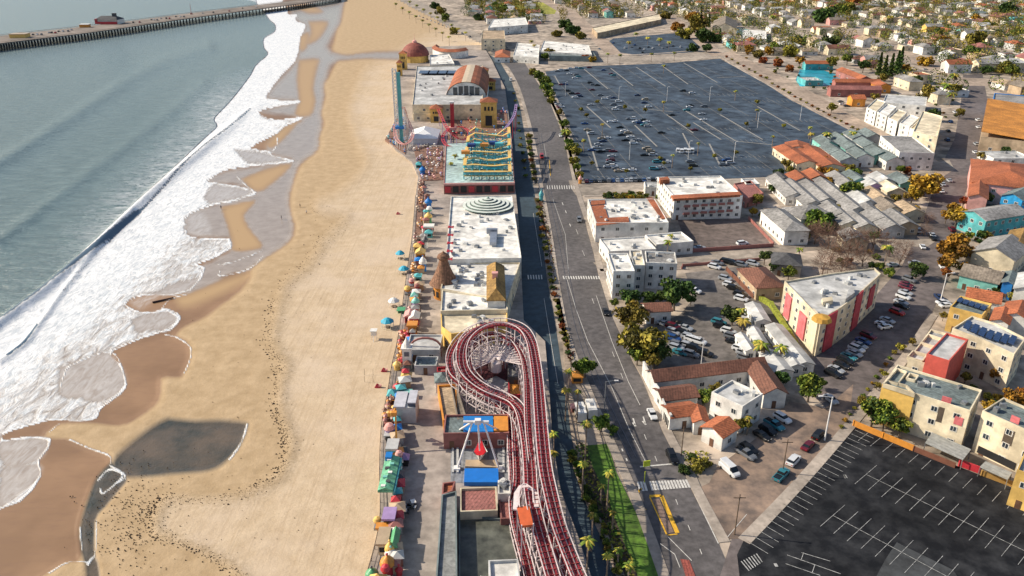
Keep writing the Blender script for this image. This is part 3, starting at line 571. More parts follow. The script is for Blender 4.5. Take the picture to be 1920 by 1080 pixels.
def body(name, cat, label, pts, h, wk, rk, kind='flat', rows=1, base=0.0, group=None, auto=False, par=.55, rise=None, win=True, units=0, over=.5, step=3.6, door=True, wm=None, rm=None, strip=None):
    """pts: world xy outline at roof height, any order; gable and hip roofs need four"""
    P = [Vector(p) for p in pts]
    if area(P) < 0: P = P[::-1]
    c = sum(P, Vector((0, 0))) / len(P); root = T(name, cat, label, (c.x, c.y, base), group=group, auto=auto)
    P = [p - c for p in P]; wm = wm or wall(wk); rm = rm or roofm(rk); H = h - base
    OCC.append((c.x, c.y, max(p.length for p in P)))
    n = len(P); b = MB()
    if kind == 'flat':
        t_ = .3; I = []
        for i in range(n):
            p0, p1, p2 = P[i - 1], P[i], P[(i + 1) % n]; d1 = (p1 - p0).normalized(); d2 = (p2 - p1).normalized()
            n1, n2 = Vector((-d1.y, d1.x)), Vector((-d2.y, d2.x)); q = n1 + n2
            I.append(p1 + q * (t_ / max(.35, 1 + n1.dot(n2))))
        b.prism([tuple(p) for p in P], 0, H, top=False)
        for i in range(n):
            j = (i + 1) % n
            b.add([(*P[i], H), (*P[j], H), (*I[j], H), (*I[i], H)], [(0, 1, 2, 3)])
            b.add([(*I[i], H), (*I[j], H), (*I[j], H - par), (*I[i], H - par)], [(0, 1, 2, 3)])
        b.build('wall', wm, root)
        r = MB(); r.add([(*p, H - par) for p in I], [tuple(range(n))]); r.build('roof', rm, root)
        rn = random.Random(int(c.x * 7 + c.y))
        xs = [p.x for p in I]; ys = [p.y for p in I]; k = 0; tries = 0
        while k < units and tries < 200:
            tries += 1; q = (rn.uniform(min(xs), max(xs)), rn.uniform(min(ys), max(ys)))
            if inside(q, [tuple(p * .85) for p in I]):
                u = MB(); w_, l_, h_ = rn.uniform(.6, 1.8), rn.uniform(.6, 1.6), rn.uniform(.5, 1.1)
                u.box((q[0], q[1], H - par + h_ / 2), (w_, l_, h_), rn.uniform(0, 3)); u.box((q[0], q[1], H - par + h_ + .05), (w_ * .7, l_ * .7, .1))
                u.build('roof_vent', METAL if rn.random() < .6 else mat('vent_white', (.6, .6, .58), .6, .1), root); k += 1
    else:
        if (P[1] - P[0]).length < (P[2] - P[1]).length: P = P[1:] + P[:1]
        u = ((P[1] - P[0]) + (P[2] - P[3])).normalized(); v = Vector((-u.y, u.x)); hl = (P[1] - P[0]).length / 2; hw = (P[2] - P[1]).length / 2
        rs = rise or hw * .45; o = over
        def W(x, y, z): q = u * x + v * y; return (q.x, q.y, z)
        b.prism([W(-hl, -hw, 0)[:2], W(hl, -hw, 0)[:2], W(hl, hw, 0)[:2], W(-hl, hw, 0)[:2]], 0, H)
        if kind == 'gable':
            for s in (-1, 1): b.add([W(s * hl, -hw, H), W(s * hl, hw, H), W(s * hl, 0, H + rs)], [(0, 1, 2) if s > 0 else (2, 1, 0)])
        b.build('wall', wm, root); r = MB(); dz = rs * o / hw
        if kind == 'gable':
            for s in (-1, 1):
                q = [W(-hl - o, s * (hw + o), H - dz + .08), W(hl + o, s * (hw + o), H - dz + .08), W(hl + o, 0, H + rs + .08), W(-hl - o, 0, H + rs + .08)]
                lo = [(x, y, z - .22) for x, y, z in q]; r.add(q + lo, [(0, 1, 2, 3) if s < 0 else (3, 2, 1, 0), (4, 7, 6, 5), (0, 4, 5, 1), (1, 5, 6, 2), (3, 7, 4, 0)])
        elif kind == 'hip':
            rl_ = max(0.3, hl - hw); A = [W(-hl - o, -hw - o, H - .1), W(hl + o, -hw - o, H - .1), W(hl + o, hw + o, H - .1), W(-hl - o, hw + o, H - .1)]
            E1, E2 = W(-rl_, 0, H + rs), W(rl_, 0, H + rs)
            r.add(A + [E1, E2], [(0, 1, 5, 4), (1, 2, 5), (2, 3, 4, 5), (3, 0, 4)]); r.add([(x, y, z - .2) for x, y, z in A] + A, [(3, 2, 1, 0), (0, 1, 5, 4), (1, 2, 6, 5), (2, 3, 7, 6), (3, 0, 4, 7)])
        elif kind == 'shed':
            q = [W(-hl - o, -hw - o, H + .05), W(hl + o, -hw - o, H + .05), W(hl + o, hw + o, H + rs), W(-hl - o, hw + o, H + rs)]
            r.add(q + [(x, y, z - .25) for x, y, z in q], [(0, 1, 2, 3), (7, 6, 5, 4), (0, 4, 5, 1), (1, 5, 6, 2), (2, 6, 7, 3), (3, 7, 4, 0)])
        ro_ = r.build('roof', rm, root)
        if units and kind in ('gable', 'hip'):
            u_ = MB(); q = W(hl * .4, hw * .35, H + rs * .6); u_.box((q[0], q[1], q[2] + .5), (.7, .7, 1.6)); u_.build('chimney', wall('X'), ro_)
    if win:
        n = len(P); fr = []
        far = c.length > 480
        for i in range(n):
            a, b_ = P[i], P[(i + 1) % n]; f = visible_edge(a + c, b_ + c)
            if f > (.35 if far else .08): fr.append((f * (b_ - a).length, a, b_))
        fr.sort(key=lambda t: -t[0])
        for k, (_, a, b_) in enumerate(fr[:1 if far else 4]):
            facade(root, a, b_, 0, H - (.6 if kind == 'flat' else 0), rows, step=6 if far else step, ww=1.8 if far else 1.5, wh=1.7 if far else 1.45, maxc=3 if far else 8, skip={(0, 0)} if k == 0 and door and not far else None)
            if k == 0 and door and not far:
                d = (b_ - a); ln = d.length; cols = max(1, min(8, int(ln / step))); t_ = .5 / cols * ln; p = a + d.normalized() * t_
                ang = math.atan2(d.y, d.x); dd = MB(); dd.box((0, -.04, 1.05), (1.05, .1, 2.1)); dd.box((.35, -.11, 1.0), (.06, .05, .06)); do = dd.build('door', mat('door_brown', (.14, .07, .04), .6, .15), root, (p.x, p.y, 0)); do.rotation_euler = (0, 0, ang)
    return root
def quad(px, h, fit=True):
    P = [G(x, y, h).xy for x, y in px]
    if not fit or len(P) != 4: return P
    c = sum(P, Vector((0, 0))) / 4; u = ((P[1] - P[0]) + (P[2] - P[3])); v = ((P[3] - P[0]) + (P[2] - P[1])); hl, hw = u.length / 4, v.length / 4
    if hl > hw: u.normalize(); v2 = Vector((-u.y, u.x)); v = v2 if v2.dot(v) > 0 else -v2
    else: v.normalize(); u2 = Vector((v.y, -v.x)); u = u2 if u2.dot(u) > 0 else -u2
    return [c - u * hl - v * hw, c + u * hl - v * hw, c + u * hl + v * hw, c - u * hl + v * hw]
def B(name, label, px, h, wk, rk, kind='flat', fit=True, cat='building', **k):
    return body(name, cat, label, quad(px, h, fit), h, wk, rk, kind, **k)
def HS(px, py, w_, l_, ang, h=4.5, wk='W', rk='G', kind='gable', label=None, **k):
    """house by the photo position of its ground centre, size in metres and world angle of its long side"""
    c = G(px, py).xy; u = Vector((math.cos(ang), math.sin(ang))); v = Vector((-u.y, u.x))
    P = [c - u * w_ / 2 - v * l_ / 2, c + u * w_ / 2 - v * l_ / 2, c + u * w_ / 2 + v * l_ / 2, c - u * w_ / 2 + v * l_ / 2]
    rn = dict(gable='gable', hip='hip', flat='flat', shed='sloping')[kind]
    lab = label or f"{WORD[wk]} house with {WORD[rk]} {rn} roof"
    k.setdefault('group', 'houses of the town')
    return body('house', 'house', lab, P, h, wk, rk, kind, auto=label is None, **k)

# ------------------------------------------------------------------ trees
def leafm(nm, c): return mat('leaf_' + nm, c, .8, .25, .5, spec=.25, objvar=.6)
LEAF = dict(b=[leafm('green', (0.128, 0.182, 0.024)), leafm('green_light', (0.270, 0.311, 0.041)), leafm('green_dark', (0.041, 0.074, 0.016))],
            o=[leafm('olive', (0.230, 0.196, 0.030)), leafm('olive_light', (0.419, 0.344, 0.054)), leafm('olive_dark', (0.088, 0.078, 0.019))],
            a=[leafm('golden', (.38, .20, .02)), leafm('golden_light', (.52, .31, .04)), leafm('golden_dark', (.18, .10, .02))],
            d=[leafm('dark', (.055, .10, .022)), leafm('dark_light', (.11, .16, .03)), leafm('dark_deep', (.022, .045, .012))],
            r=[leafm('rust', (.36, .10, .02)), leafm('rust_light', (.45, .17, .03)), leafm('rust_dark', (.14, .05, .02))])
BARK = mat('bark', (.13, .095, .07), .9, .25, 2); TWIG = mat('twigs', (.20, .115, .08), .9, .3, 1)
def crown_mesh(kind, seed, n=1500):
    rn = np.random.RandomState(seed); b = MB()
    if kind == 'c':
        lv = 15
        for k in range(n):
            t_ = rn.rand() ** .8; rr = (1 - t_) * .42 * (.75 + .35 * math.sin(t_ * 38 + seed)) + .03; a = rn.rand() * 6.283; rr *= .45 + .55 * rn.rand()
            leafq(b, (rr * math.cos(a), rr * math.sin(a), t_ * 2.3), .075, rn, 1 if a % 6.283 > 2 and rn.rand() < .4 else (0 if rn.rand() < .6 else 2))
        return b
    nc = 17; C = []
    for k in range(nc):
        v = rn.normal(size=3); v /= np.linalg.norm(v); v *= .35 + .4 * rn.rand(); v[2] = v[2] * .8; C.append((v, .24 + .17 * rn.rand(), rn.choice([0, 0, 1, 2])))
    for k in range(n):
        v, r_, mm = C[rn.randint(nc)]; q = rn.normal(size=3); q /= np.linalg.norm(q); q = v + q * r_ * (.65 + .4 * rn.rand()) * np.array([1, 1, .85])
        mi = mm if rn.rand() < .7 else rn.randint(3)
        leafq(b, q, .062 + .05 * rn.rand(), rn, mi)
    return b
def leafq(b, p, s, rn, m):
    a = rn.normal(size=3); a /= np.linalg.norm(a); c = np.cross(a, rn.normal(size=3)); c /= max(1e-6, np.linalg.norm(c)); p = np.array(p)
    b.add([p - a * s - c * s * .6, p + a * s - c * s * .5, p + a * s * .8 + c * s * .7, p - a * s * .9 + c * s * .6], [(0, 1, 2, 3)], m)
def trunk_mesh(seed, limbs=5):
    rn = random.Random(seed); b = MB(); b.bar((0, 0, -.05), (.02, 0, .5), .075, n=6, r2=.05)
    for i in range(limbs):
        t_ = 6.283 * i / limbs + rn.random(); z0 = .35 + .12 * rn.random(); b.bar((.01, 0, z0), (.42 * math.cos(t_), .42 * math.sin(t_), .95 + .3 * rn.random()), .035, n=4, r2=.012)
    return b.mesh('trunk', [BARK])
def bare_mesh(seed):
    rn = random.Random(seed); b = MB()
    def grow(p, d, ln, r_, k):
        q = p + d * ln; b.bar(p, q, r_, n=3, r2=r_ * .6)
        if k == 0:
            return
        for _ in range(3 if k > 1 else 4):
            nd = (d + Vector((rn.uniform(-.8, .8), rn.uniform(-.8, .8), rn.uniform(-.1, .55)))).normalized(); grow(q, nd, ln * rn.uniform(.62, .85), max(.006, r_ * .55), k - 1)
    grow(Vector((0, 0, .5)), Vector((0, 0, 1)), .25, .045, 4)
    for _ in range(620):
        d = Vector((rn.gauss(0, 1), rn.gauss(0, 1), rn.gauss(0, .7))).normalized(); p = Vector((0, 0, 1.05)) + d * rn.uniform(.35, 1.0); b.bar(p, p + (d + Vector((rn.uniform(-.6, .6), rn.uniform(-.6, .6), rn.uniform(0, .6)))) * .17, .011, n=3, r2=.005)
    return b.mesh('crown', [TWIG])
def palm_mesh(seed, n=15):
    rn = random.Random(seed); b = MB()
    for i in range(n + 8):
        a = 6.283 * i / n + rn.uniform(-.2, .2); up = rn.uniform(-.1, .9) if i < n else rn.uniform(-.9, -.4); L_ = rn.uniform(.85, 1.1) if i < n else .6
        pr = None; mm = (0 if rn.random() < .5 else 1) if i < n else 3
        for k in range(6):
            t_ = k / 5; rad = L_ * t_ * math.cos(up * .6); z_ = L_ * (math.sin(up) * t_ - .75 * t_ * t_ * (1.1 if up > 0 else .6)); wd = .17 * math.sin(math.pi * min(1, t_ * .85 + .12)) + .01
            p = Vector((rad * math.cos(a), rad * math.sin(a), z_)); s = Vector((-math.sin(a), math.cos(a), 0)); cur = (p - s * wd - Vector((0, 0, wd * .5)), p, p + s * wd - Vector((0, 0, wd * .5)))
            if pr: b.add(list(pr) + list(cur), [(0, 1, 4, 3), (1, 2, 5, 4)], mm)
            pr = cur
    return b.mesh('crown', [LEAF['o'][1], LEAF['b'][0], LEAF['b'][2], mat('dry_frond', (.22, .15, .07), .9, .2)])
CR = {}
def proto(kind, v):
    if (kind, v) not in CR:
        if kind == 'p': CR[kind, v] = palm_mesh(v)
        elif kind == 'x': CR[kind, v] = bare_mesh(v)
        else:
            b = crown_mesh(kind, v + 3); CR[kind, v] = b.mesh('crown', LEAF['d' if kind == 'c' else 'b' if kind == 's' else kind])
    return CR[kind, v]
TRK = [trunk_mesh(i) for i in range(3)]
pt = MB()
for k in range(8): pt.bar((.0, 0, k / 8), (.0, 0, (k + 1) / 8), 1.15 - .05 * k, n=6, r2=1.0 - .05 * k)
PALMT = pt.mesh('trunk', [mat('palm_bark', (.27, .20, .15), .9, .25, 3)])
KN = dict(b='bushy green tree', o='olive green tree', a='golden leaved tree', d='dark green tree', c='tall dark conifer', x='bare brown tree', p='fan palm', r='rust leaved tree')
TREES = []
def tree(px, py, kind='b', rpx=8, h=None, rel='', flat=.95, label=None, base=0):
    s = pxm(py); r_ = rpx / s * (1.0 if kind in 'pcx' else 1.2); v = random.randrange(3)
    if kind == 'p':
        H = h or 9; p = G(px, py, H + base); root = T('palm_tree', 'palm', label or ('fan palm' + rel), (p.x, p.y, base), group='palm trees', auto=label is None)
        link('trunk', PALMT, root, (0, 0, 0), 0, (.2, .2, H)); link('crown', proto('p', v), root, (0, 0, H), random.uniform(0, 6), (r_,) * 3)
    elif kind == 'c':
        H = h or 16; p = G(px, py, H * .5); root = T('conifer_tree', 'tree', label or ('tall dark conifer' + rel), (p.x, p.y, 0), group='conifers', auto=label is None)
        link('trunk', TRK[v], root, (0, 0, 0), 0, (H * .18, H * .18, H * .6)); link('crown', proto('c', v), root, (0, 0, H * .08), random.uniform(0, 6), (H * .4, H * .4, H * .4))
    else:
        hc = h or max(2.2, r_ * 1.25); p = G(px, py, hc); root = T('tree' if kind != 'x' else 'bare_tree', 'tree', label or (KN[kind] + rel), (p.x, p.y, 0), group='trees of the town' if kind != 'x' else 'bare trees', auto=label is None)
        if kind == 'x': link('trunk', TRK[v], root, (0, 0, 0), random.uniform(0, 6), (r_ * .9, r_ * .9, r_ * .9)); link('crown', proto('x', v), root, (0, 0, r_ * .1), random.uniform(0, 6), (r_ * 1.1, r_ * 1.1, r_ * .95))
        else:
            link('trunk', TRK[v], root, (0, 0, 0), random.uniform(0, 6), (r_, r_, hc)); link('crown', proto(kind, v), root, (0, 0, hc), random.uniform(0, 6), (r_, r_, r_ * flat))
    TREES.append((p.x, p.y)); return root
def shrub(px, py, kind='b', rpx=5, label='low rounded shrub', group='shrubs', cat='shrub'):
    r_ = rpx / pxm(py); p = G(px, py, r_ * .6); root = T('shrub', cat, label, (p.x, p.y, 0), group=group, auto=True)
    link('foliage', proto(kind, random.randrange(3)), root, (0, 0, r_ * .7), random.uniform(0, 6), (r_, r_, r_ * .8)); return root
def ground_cover(name, poly, per, size, cols, label, hmax=1.2, z=0.1):
    P = [G(x, y).xy for x, y in poly]; xs = [p.x for p in P]; ys = [p.y for p in P]; n = int(abs(area(P)) * per); b = MB(); rn = np.random.RandomState(len(poly) * 7 + n % 97)
    k = 0
    while k < n:
        q = (rn.uniform(min(xs), max(xs)), rn.uniform(min(ys), max(ys)))
        if not inside(q, P): k += .3; continue
        hh = hmax * (.3 + .7 * abs(math.sin(q[0] * .9) * math.cos(q[1] * .35))); mi = int(abs(math.sin(q[0] * .31 + q[1] * .17)) * 2.99)
        leafq(b, (q[0], q[1], z + rn.rand() * hh), size * (.6 + .8 * rn.rand()), rn, mi if rn.rand() < .7 else rn.randint(3)); k += 1
    return tag(b.build(name, cols), 'planting', label, kind='stuff')

# ------------------------------------------------------------------ cars
CARC = dict(W=('white', (.72, .73, .74)), S=('silver', (.40, .42, .45)), G=('grey', (.16, .17, .19)), K=('black', (.012, .012, .014)), R=('red', (.36, .02, .02)), U=('blue', (.02, .07, .22)), T=('teal', (.04, .22, .27)), N=('tan', (.38, .31, .22)), M=('maroon', (.13, .015, .03)), Z=('navy', (.02, .04, .11)))
def carm(k): return mat('car_paint_' + CARC[k][0], CARC[k][1], .28, .05, 1, metal=.15, spec=.6)
CG = mat('car_glass', (.012, .016, .02), .06, .1); LAMP = mat('car_lamp', (.75, .72, .65), .2, .05); TAIL = mat('car_tail_lamp', (.4, .01, .01), .3, .05)
def loft(b, st, m):
    """stations: (x, half width, z bottom, z top, top half width)"""
    vs = []
    for x, hw, z0, z1, tw in st: vs += [(x, -hw, z0), (x, hw, z0), (x, hw, (z0 + z1) / 2 + .12), (x, tw, z1), (x, -tw, z1), (x, -hw, (z0 + z1) / 2 + .12)]
    fs = []
    for k in range(len(st) - 1):
        for j in range(6): fs.append((k * 6 + j, k * 6 + (j + 1) % 6, (k + 1) * 6 + (j + 1) % 6, (k + 1) * 6 + j))
    fs += [(5, 4, 3, 2, 1, 0), tuple(range(len(vs) - 6, len(vs)))]; b.add(vs, [f[::-1] for f in fs], m)
CARS = dict(sedan=(4.7, .91, [(-2.35, .70, .45, .88, .62), (-2.2, .88, .3, .98, .78), (-1.5, .91, .26, 1.02, .82), (1.0, .91, .26, .98, .82), (2.0, .88, .28, .86, .76), (2.35, .68, .4, .72, .6)], (-1.75, -1.0, .45, 1.15, 1.42)),
            suv=(4.8, .95, [(-2.4, .8, .5, 1.1, .74), (-2.3, .93, .36, 1.2, .86), (1.0, .95, .34, 1.16, .87), (2.1, .92, .36, 1.02, .82), (2.4, .75, .45, .85, .68)], (-2.2, -1.85, .55, 1.2, 1.74)),
            van=(5.6, 1.0, [(-2.8, .95, .4, 1.25, .93), (-2.7, 1.0, .35, 1.3, .97), (1.7, 1.0, .35, 1.3, .95), (2.5, .95, .38, 1.1, .85), (2.8, .8, .45, .95, .7)], (-2.72, -2.6, 1.2, 2.1, 2.15)),
            pickup=(5.5, .97, [(-2.75, .93, .5, 1.1, .90), (-2.7, .97, .42, 1.12, .9), (.9, .97, .4, 1.14, .9), (2.3, .94, .42, 1.04, .84), (2.75, .8, .5, .9, .74)], (-.7, -.45, .75, 1.55, 1.76)))
def car_parts(kind):
    ln, hw, st, (x0, x1, x2, x3, zt) = CARS[kind]; bd = MB(); loft(bd, st, 0); zb = 1.0 if kind == 'sedan' else 1.15 if kind != 'van' else 1.25; tw = hw * .74
    rf = [(x1, -tw, zt), (x2, -tw, zt), (x2, tw, zt), (x1, tw, zt)]; bd.add(rf + [(x, y, z - .07) for x, y, z in rf], [(0, 1, 2, 3), (0, 4, 5, 1), (1, 5, 6, 2), (2, 6, 7, 3), (3, 7, 4, 0)], 0)
    gl = MB(); w2 = hw * .86
    lo = [(x0, -w2, zb - .1), (x3, -w2, zb - .1), (x3, w2, zb - .1), (x0, w2, zb - .1)]; hi = [(x, y, z - .04) for x, y, z in rf]
    gl.add(lo + hi, [(0, 1, 5, 4), (1, 2, 6, 5), (2, 3, 7, 6), (3, 0, 4, 7)], 0)
    if kind == 'van': bd.box((-.75, 0, 1.7), (3.6, hw * 1.75, .85))
    if kind == 'pickup': gl.box((-1.75, 0, 1.13), (1.8, 1.5, .04))
    wh = MB(); wh.add([(.33 * math.cos(6.283 * i / 10), y, .33 * math.sin(6.283 * i / 10)) for y in (-.11, .11) for i in range(10)], [(i, (i + 1) % 10, 10 + (i + 1) % 10, 10 + i) for i in range(10)] + [tuple(range(9, -1, -1)), tuple(range(10, 20))], 0)
    return bd, gl, wh, ln, hw
CP = {}
def far_car(kind, col):
    k = (kind, col, 'far')
    if k not in CP:
        bd, gl, wh, ln, hw = car_parts(kind); b = MB(); b.add(bd.v, bd.f, 0); b.add(gl.v, gl.f, 1)
        for x in (-.3, .3):
            for y in (-1, 1): b.add([(p[0] + x * ln, p[1] + y * (hw - .08), p[2] + .33) for p in wh.v], wh.f, 2)
        CP[k] = b.mesh('car', [carm(col), CG, RUB])
    return CP[k]
def car(px, py, kind='sedan', col='W', ang=0.0, rel='parked in the big lot', group=None, near=False, z=.06, label=None):
    p = G(px, py, .7); kn = {'suv': 'SUV', 'van': 'van', 'sedan': 'car', 'pickup': 'pickup'}[kind]; lab = label or f"{CARC[col][0]} {kn} {rel}"
    g = group or 'cars ' + rel
    if not near:
        o = link({'van': 'parked_van', 'pickup': 'pickup_truck'}.get(kind, 'parked_car'), far_car(kind, col), None, (p.x, p.y, z), ang); tag(o, kn.lower() if kn != 'SUV' else 'car', label, g)
        if label is None: auto_label(o, lab, p)
        return o
    root = T({'van': 'parked_van', 'pickup': 'pickup_truck'}.get(kind, 'parked_car'), kn.lower() if kn != 'SUV' else 'car', lab, (p.x, p.y, z), ang, g, auto=label is None)
    key = (kind, col)
    if key not in CP:
        bd, gl, wh, ln, hw = car_parts(kind); hl = MB(); hl.box((0, 0, 0), (.1, .36, .16)); CP[key] = (bd.mesh('body', [carm(col)]), gl.mesh('windows', [CG]), wh.mesh('wheel', [RUB]), hl.mesh('headlight', [LAMP]), hl.mesh('tail_light', [TAIL]), ln, hw, CARS[kind][2])
    bm, gm, wm_, hm, tm, ln, hw, st = CP[key]; link('body', bm, root, (0, 0, 0)); link('windows', gm, root, (0, 0, 0))
    for x in (-.3, .3):
        for y in (-1, 1): link('wheel', wm_, root, (x * ln, y * (hw - .08), .33))
    for y in (-1, 1): link('headlight', hm, root, (st[-1][0] - .02, y * (hw - .42), .66)); link('tail_light', tm, root, (st[0][0] + .02, y * (hw - .36), .8))
    return root
def wang(x0, y0, x1, y1): d = G(x1, y1) - G(x0, y0); return math.atan2(d.y, d.x)
# ------------------------------------------------------------------ wharf
def pier():
    top = [(-120, 84), (0, 67), (180, 47), (360, 24), (550, 1), (640, -12)]; bot = [(-120, 98), (0, 81), (180, 59), (360, 33), (550, 8), (640, -6)]
    root = T('wharf', 'wharf', 'long wooden wharf on dark piles crossing the sea', tuple(G(0, 80)), group=None); c = Vector(root.location)
    H = 7.5; A = [G(x, y, H) - c for x, y in smooth(top, 8)]; Bq = [G(x, y, H) - c for x, y in smooth(bot, 8)]
    b = MB(); n = len(A)
    b.add([*A, *Bq], [(i, i + 1, n + i + 1, n + i)[::-1] for i in range(n - 1)])
    b.add([*Bq, *[p - Vector((0, 0, 1.1)) for p in Bq]], [(i, i + 1, n + i + 1, n + i)[::-1] for i in range(n - 1)])
    b.build('deck', mat('wharf_deck', (.24, .20, .17), .9, .15, .2, big=.03), root)
    r = MB(); 
    for L in (A, Bq): r.ribbon([p + Vector((0, 0, 1.1)) for p in L], .5, .3)
    r.build('railing', mat('wharf_rail', (.25, .17, .12), .8), root)
    k = 0; rest = MB()
    for i in range(n - 1):
        for f in (0, .25, .5, .75):
            p = Bq[i].lerp(Bq[i + 1], f); q = A[i].lerp(A[i + 1], f)
            for g in (0, .25, .55):
                e = p.lerp(q, g); m_ = MB(); m_.bar((e.x, e.y, -1), (e.x, e.y, H - 1), .6, n=5, r2=.55)
                if g == 0 and k < 98: m_.build('pile', mat('dark_piles', (.035, .04, .045), .8, .3, 1), root); k += 1
                else: rest.add(m_.v, m_.f)
    tag(rest.build('pile_thicket', mat('dark_piles', (.035, .04, .045)), root), kind='stuff')
pier()
def on_pier(x, y): return G(x, y, 7.5)
p = on_pier(208, 44); t_ = T('wharf_building', 'building', 'red and white wharf building with dark pitched roof', tuple(p)); b = MB(); b.box((0, 0, 2.5), (26, 18, 5), .0); b.build('wall', paint('W'), t_)
b = MB(); b.add([(-15, -11, 5), (13, -11, 5), (13, 11, 5), (-15, 11, 5), (-10, 0, 9), (8, 0, 9)], [(0, 1, 5, 4), (1, 2, 5), (2, 3, 4, 5), (3, 0, 4)]); b.box((6, 0, 10), (4, 4, 4)); b.build('roof', roofm('D'), t_)
b = MB(); b.box((-13, -3, 3.2), (3, 14, 6)); b.box((0, -10, 1.5), (24, 2, 3)); b.build('entrance_block', paint('R'), t_)
p = on_pier(38, 70); t_ = T('wharf_building', 'building', 'low yellow shed on the wharf near the picture edge', tuple(p)); b = MB(); b.box((0, 0, 1.8), (16, 12, 3.6), .1); b.build('wall', paint('Y'), t_); b = MB(); b.box((0, 0, 3.8), (17, 13, .4), .1); b.build('roof', paint('N'), t_)
p = on_pier(160, 51); t_ = T('wharf_building', 'building', 'small orange kiosk on the wharf', tuple(p)); b = MB(); b.box((0, 0, 1.6), (10, 8, 3.2), .1); b.build('wall', paint('I'), t_); b = MB(); b.box((0, 0, 3.4), (11, 9, .4), .1); b.build('roof', paint('W'), t_)
p = on_pier(359, 27); b = MB(); b.bar((0, 0, 0), (0, 0, 14), .35, n=6, r2=.2); b.box((0, 0, 1), (2.5, 2.5, 2)); o = b.build('mast', paint('X'), None, tuple(p)); tag(o, 'mast', 'tall thin mast standing on the wharf')
for k, x in enumerate([62, 70, 78, 92, 97, 104, 110, 118, 128, 134, 250, 262, 284, 289, 295, 302, 312, 318, 330, 338, 345, 380, 400, 430, 455, 480]):
    q = on_pier(x, 76 - x * .126 - 2.5 + (k % 3)); o = link('parked_car', far_car('suv' if k % 3 else 'sedan', 'KWGSKR'[k % 6]), None, tuple(q), R(-75)); tag(o, 'car', None, 'cars on the wharf'); auto_label(o, CARC['KWGSKR'[k % 6]][0] + ' car parked on the wharf', G(x, 60))

# ------------------------------------------------------------------ boardwalk buildings
b_ = lambda *a, **k: B(*a, base=DZ, **k)
r1 = b_('pavilion', 'large white flat-roofed pavilion under the ringed round roof', [(839, 487), (974, 482), (962, 364), (843, 371)], 9, 'W', 'W', units=26, rows=2, cat='building')
p = G(915, 386, 9) - Vector(r1.location); DC = [mat('dome_green', (.30, .42, .36), .7, .15), mat('dome_pale', (.68, .72, .66), .7, .1), mat('dome_dark', (.10, .12, .11), .7)]
s_ = 47 / pxm(386 + 40); rings = MB(); prof = []; ms = []; R_ = s_
for k in range(6):
    r0, z0 = R_ * (1 - k * .165), .3 + k * .52; prof = [(r0, z0), (r0, z0 + .25), (r0 * .95, z0 + .27), (R_ * (1 - (k + 1) * .165) + .5, z0 + .3), (R_ * (1 - (k + 1) * .165), z0 + .52)]
    rings.lathe((0, 0, 0), prof, 40, ms=[0, 1, 1, 2])
rings.lathe((0, 0, 3.4), [(R_ * .06, 0), (0.01, .8)], 12, ms=[0]); rd = rings.build('round_roof', DC, r1, tuple(p)); rd['label'] = 'stepped round roof of green and white rings'
for k in range(5):       # red scalloped signs along the beach edge of the roof
    q = G(846 - k * .7, 427 + 15 * k, 9.8) - Vector(r1.location); m_ = MB()
    m_.bar((-.9, -.9, .3), (.9, .9, .3), .24); m_.bar((-.9, .9, .3), (.9, -.9, .3), .24); m_.bar((-1, -1, .3), (-1, 1.1, .3), .22); m_.build('roof_sign', paint('R'), r1, tuple(q))
q = G(925, 450, 9) - Vector(r1.location); m_ = MB(); m_.box((0, 0, .6), (2.4, 11, 1.2)); m_.box((-.6, 7, .9), (4, 1.6, 1.8)); m_.build('roof_duct', mat('duct_steel', (.33, .36, .42), .4, .1, metal=.5), r1, tuple(q))
b_('arcade_hall', 'white arcade hall roof crowded with vents beside the pointed brown roof', [(826, 541), (952, 563), (975, 492), (838, 492)], 7.5, 'C', 'W', fit=False, units=34, rows=1, cat='building')
b_('arcade_hall', 'white roofed hall with a blue-grey end strip', [(826, 583), (952, 580), (950, 560), (829, 543)], 8, 'C', 'W', fit=False, units=8, cat='building')
b_('arcade_hall', 'cream hall with curved roof corner and yellow beach front', [(846, 626), (905, 618), (951, 607), (951, 584), (826, 587), (827, 612)], 7, 'Y', 'C', fit=False, units=7, cat='building')
b_('hip_roof_block', 'olive and orange hip roof standing on the white arcade roof', [(914, 563), (947, 561), (944, 498), (914, 499)], 10, 'W', 'Q', 'hip', rise=2.6, over=.3, cat='building', win=False)
q = G(928, 520, 12.2); o = MB(); o.box((0, 0, .5), (1.6, 1.4, 1.6)); o.box((0, 0, 1.5), (1.9, 1.7, .4)); o = o.build('roof_hatch', paint('P'), None, tuple(q)); tag(o, 'hatch', 'small pink hatch on the olive hip roof')
b_('stair_block', 'dark stepped stair block on the street side of the arcade', [(951, 545), (962, 542), (958, 485), (946, 487)], 6, 'K', 'D', fit=False, cat='building', win=False)
t_ = T('pointed_roof_tower', 'tower', 'round corner tower with brown pointed witch-hat roof', tuple(G(834, 556, DZ)))
m_ = MB(); m_.lathe((0, 0, 0), [(3.6, 0), (3.6, 4.4), (3.9, 4.4), (3.9, 5)], 20); m_.build('wall', wall('I'), t_)
m_ = MB(); m_.lathe((0, 0, 4.8), [(4.9, 0), (4.4, .9), (3.2, 3.0), (2.1, 5.6), (1.5, 7.6), (1.35, 8.2), (2.1, 9.0), (1.7, 9.9), (.6, 10.6), (.02, 11.2)], 22); m_.build('roof', mat('cone_shingle', (.24, .125, .075), .9, .3, 1.5, stripe=(0, .8, .3)), t_)
for k in range(6): a = -1.2 - k * .5; m_ = MB(); m_.box((0, 0, 0), (.9, .15, 2)); o = m_.build('arch_window', DARK, t_, (3.62 * math.cos(a), 3.62 * math.sin(a), 2)); o.rotation_euler = (0, 0, a + math.pi / 2)
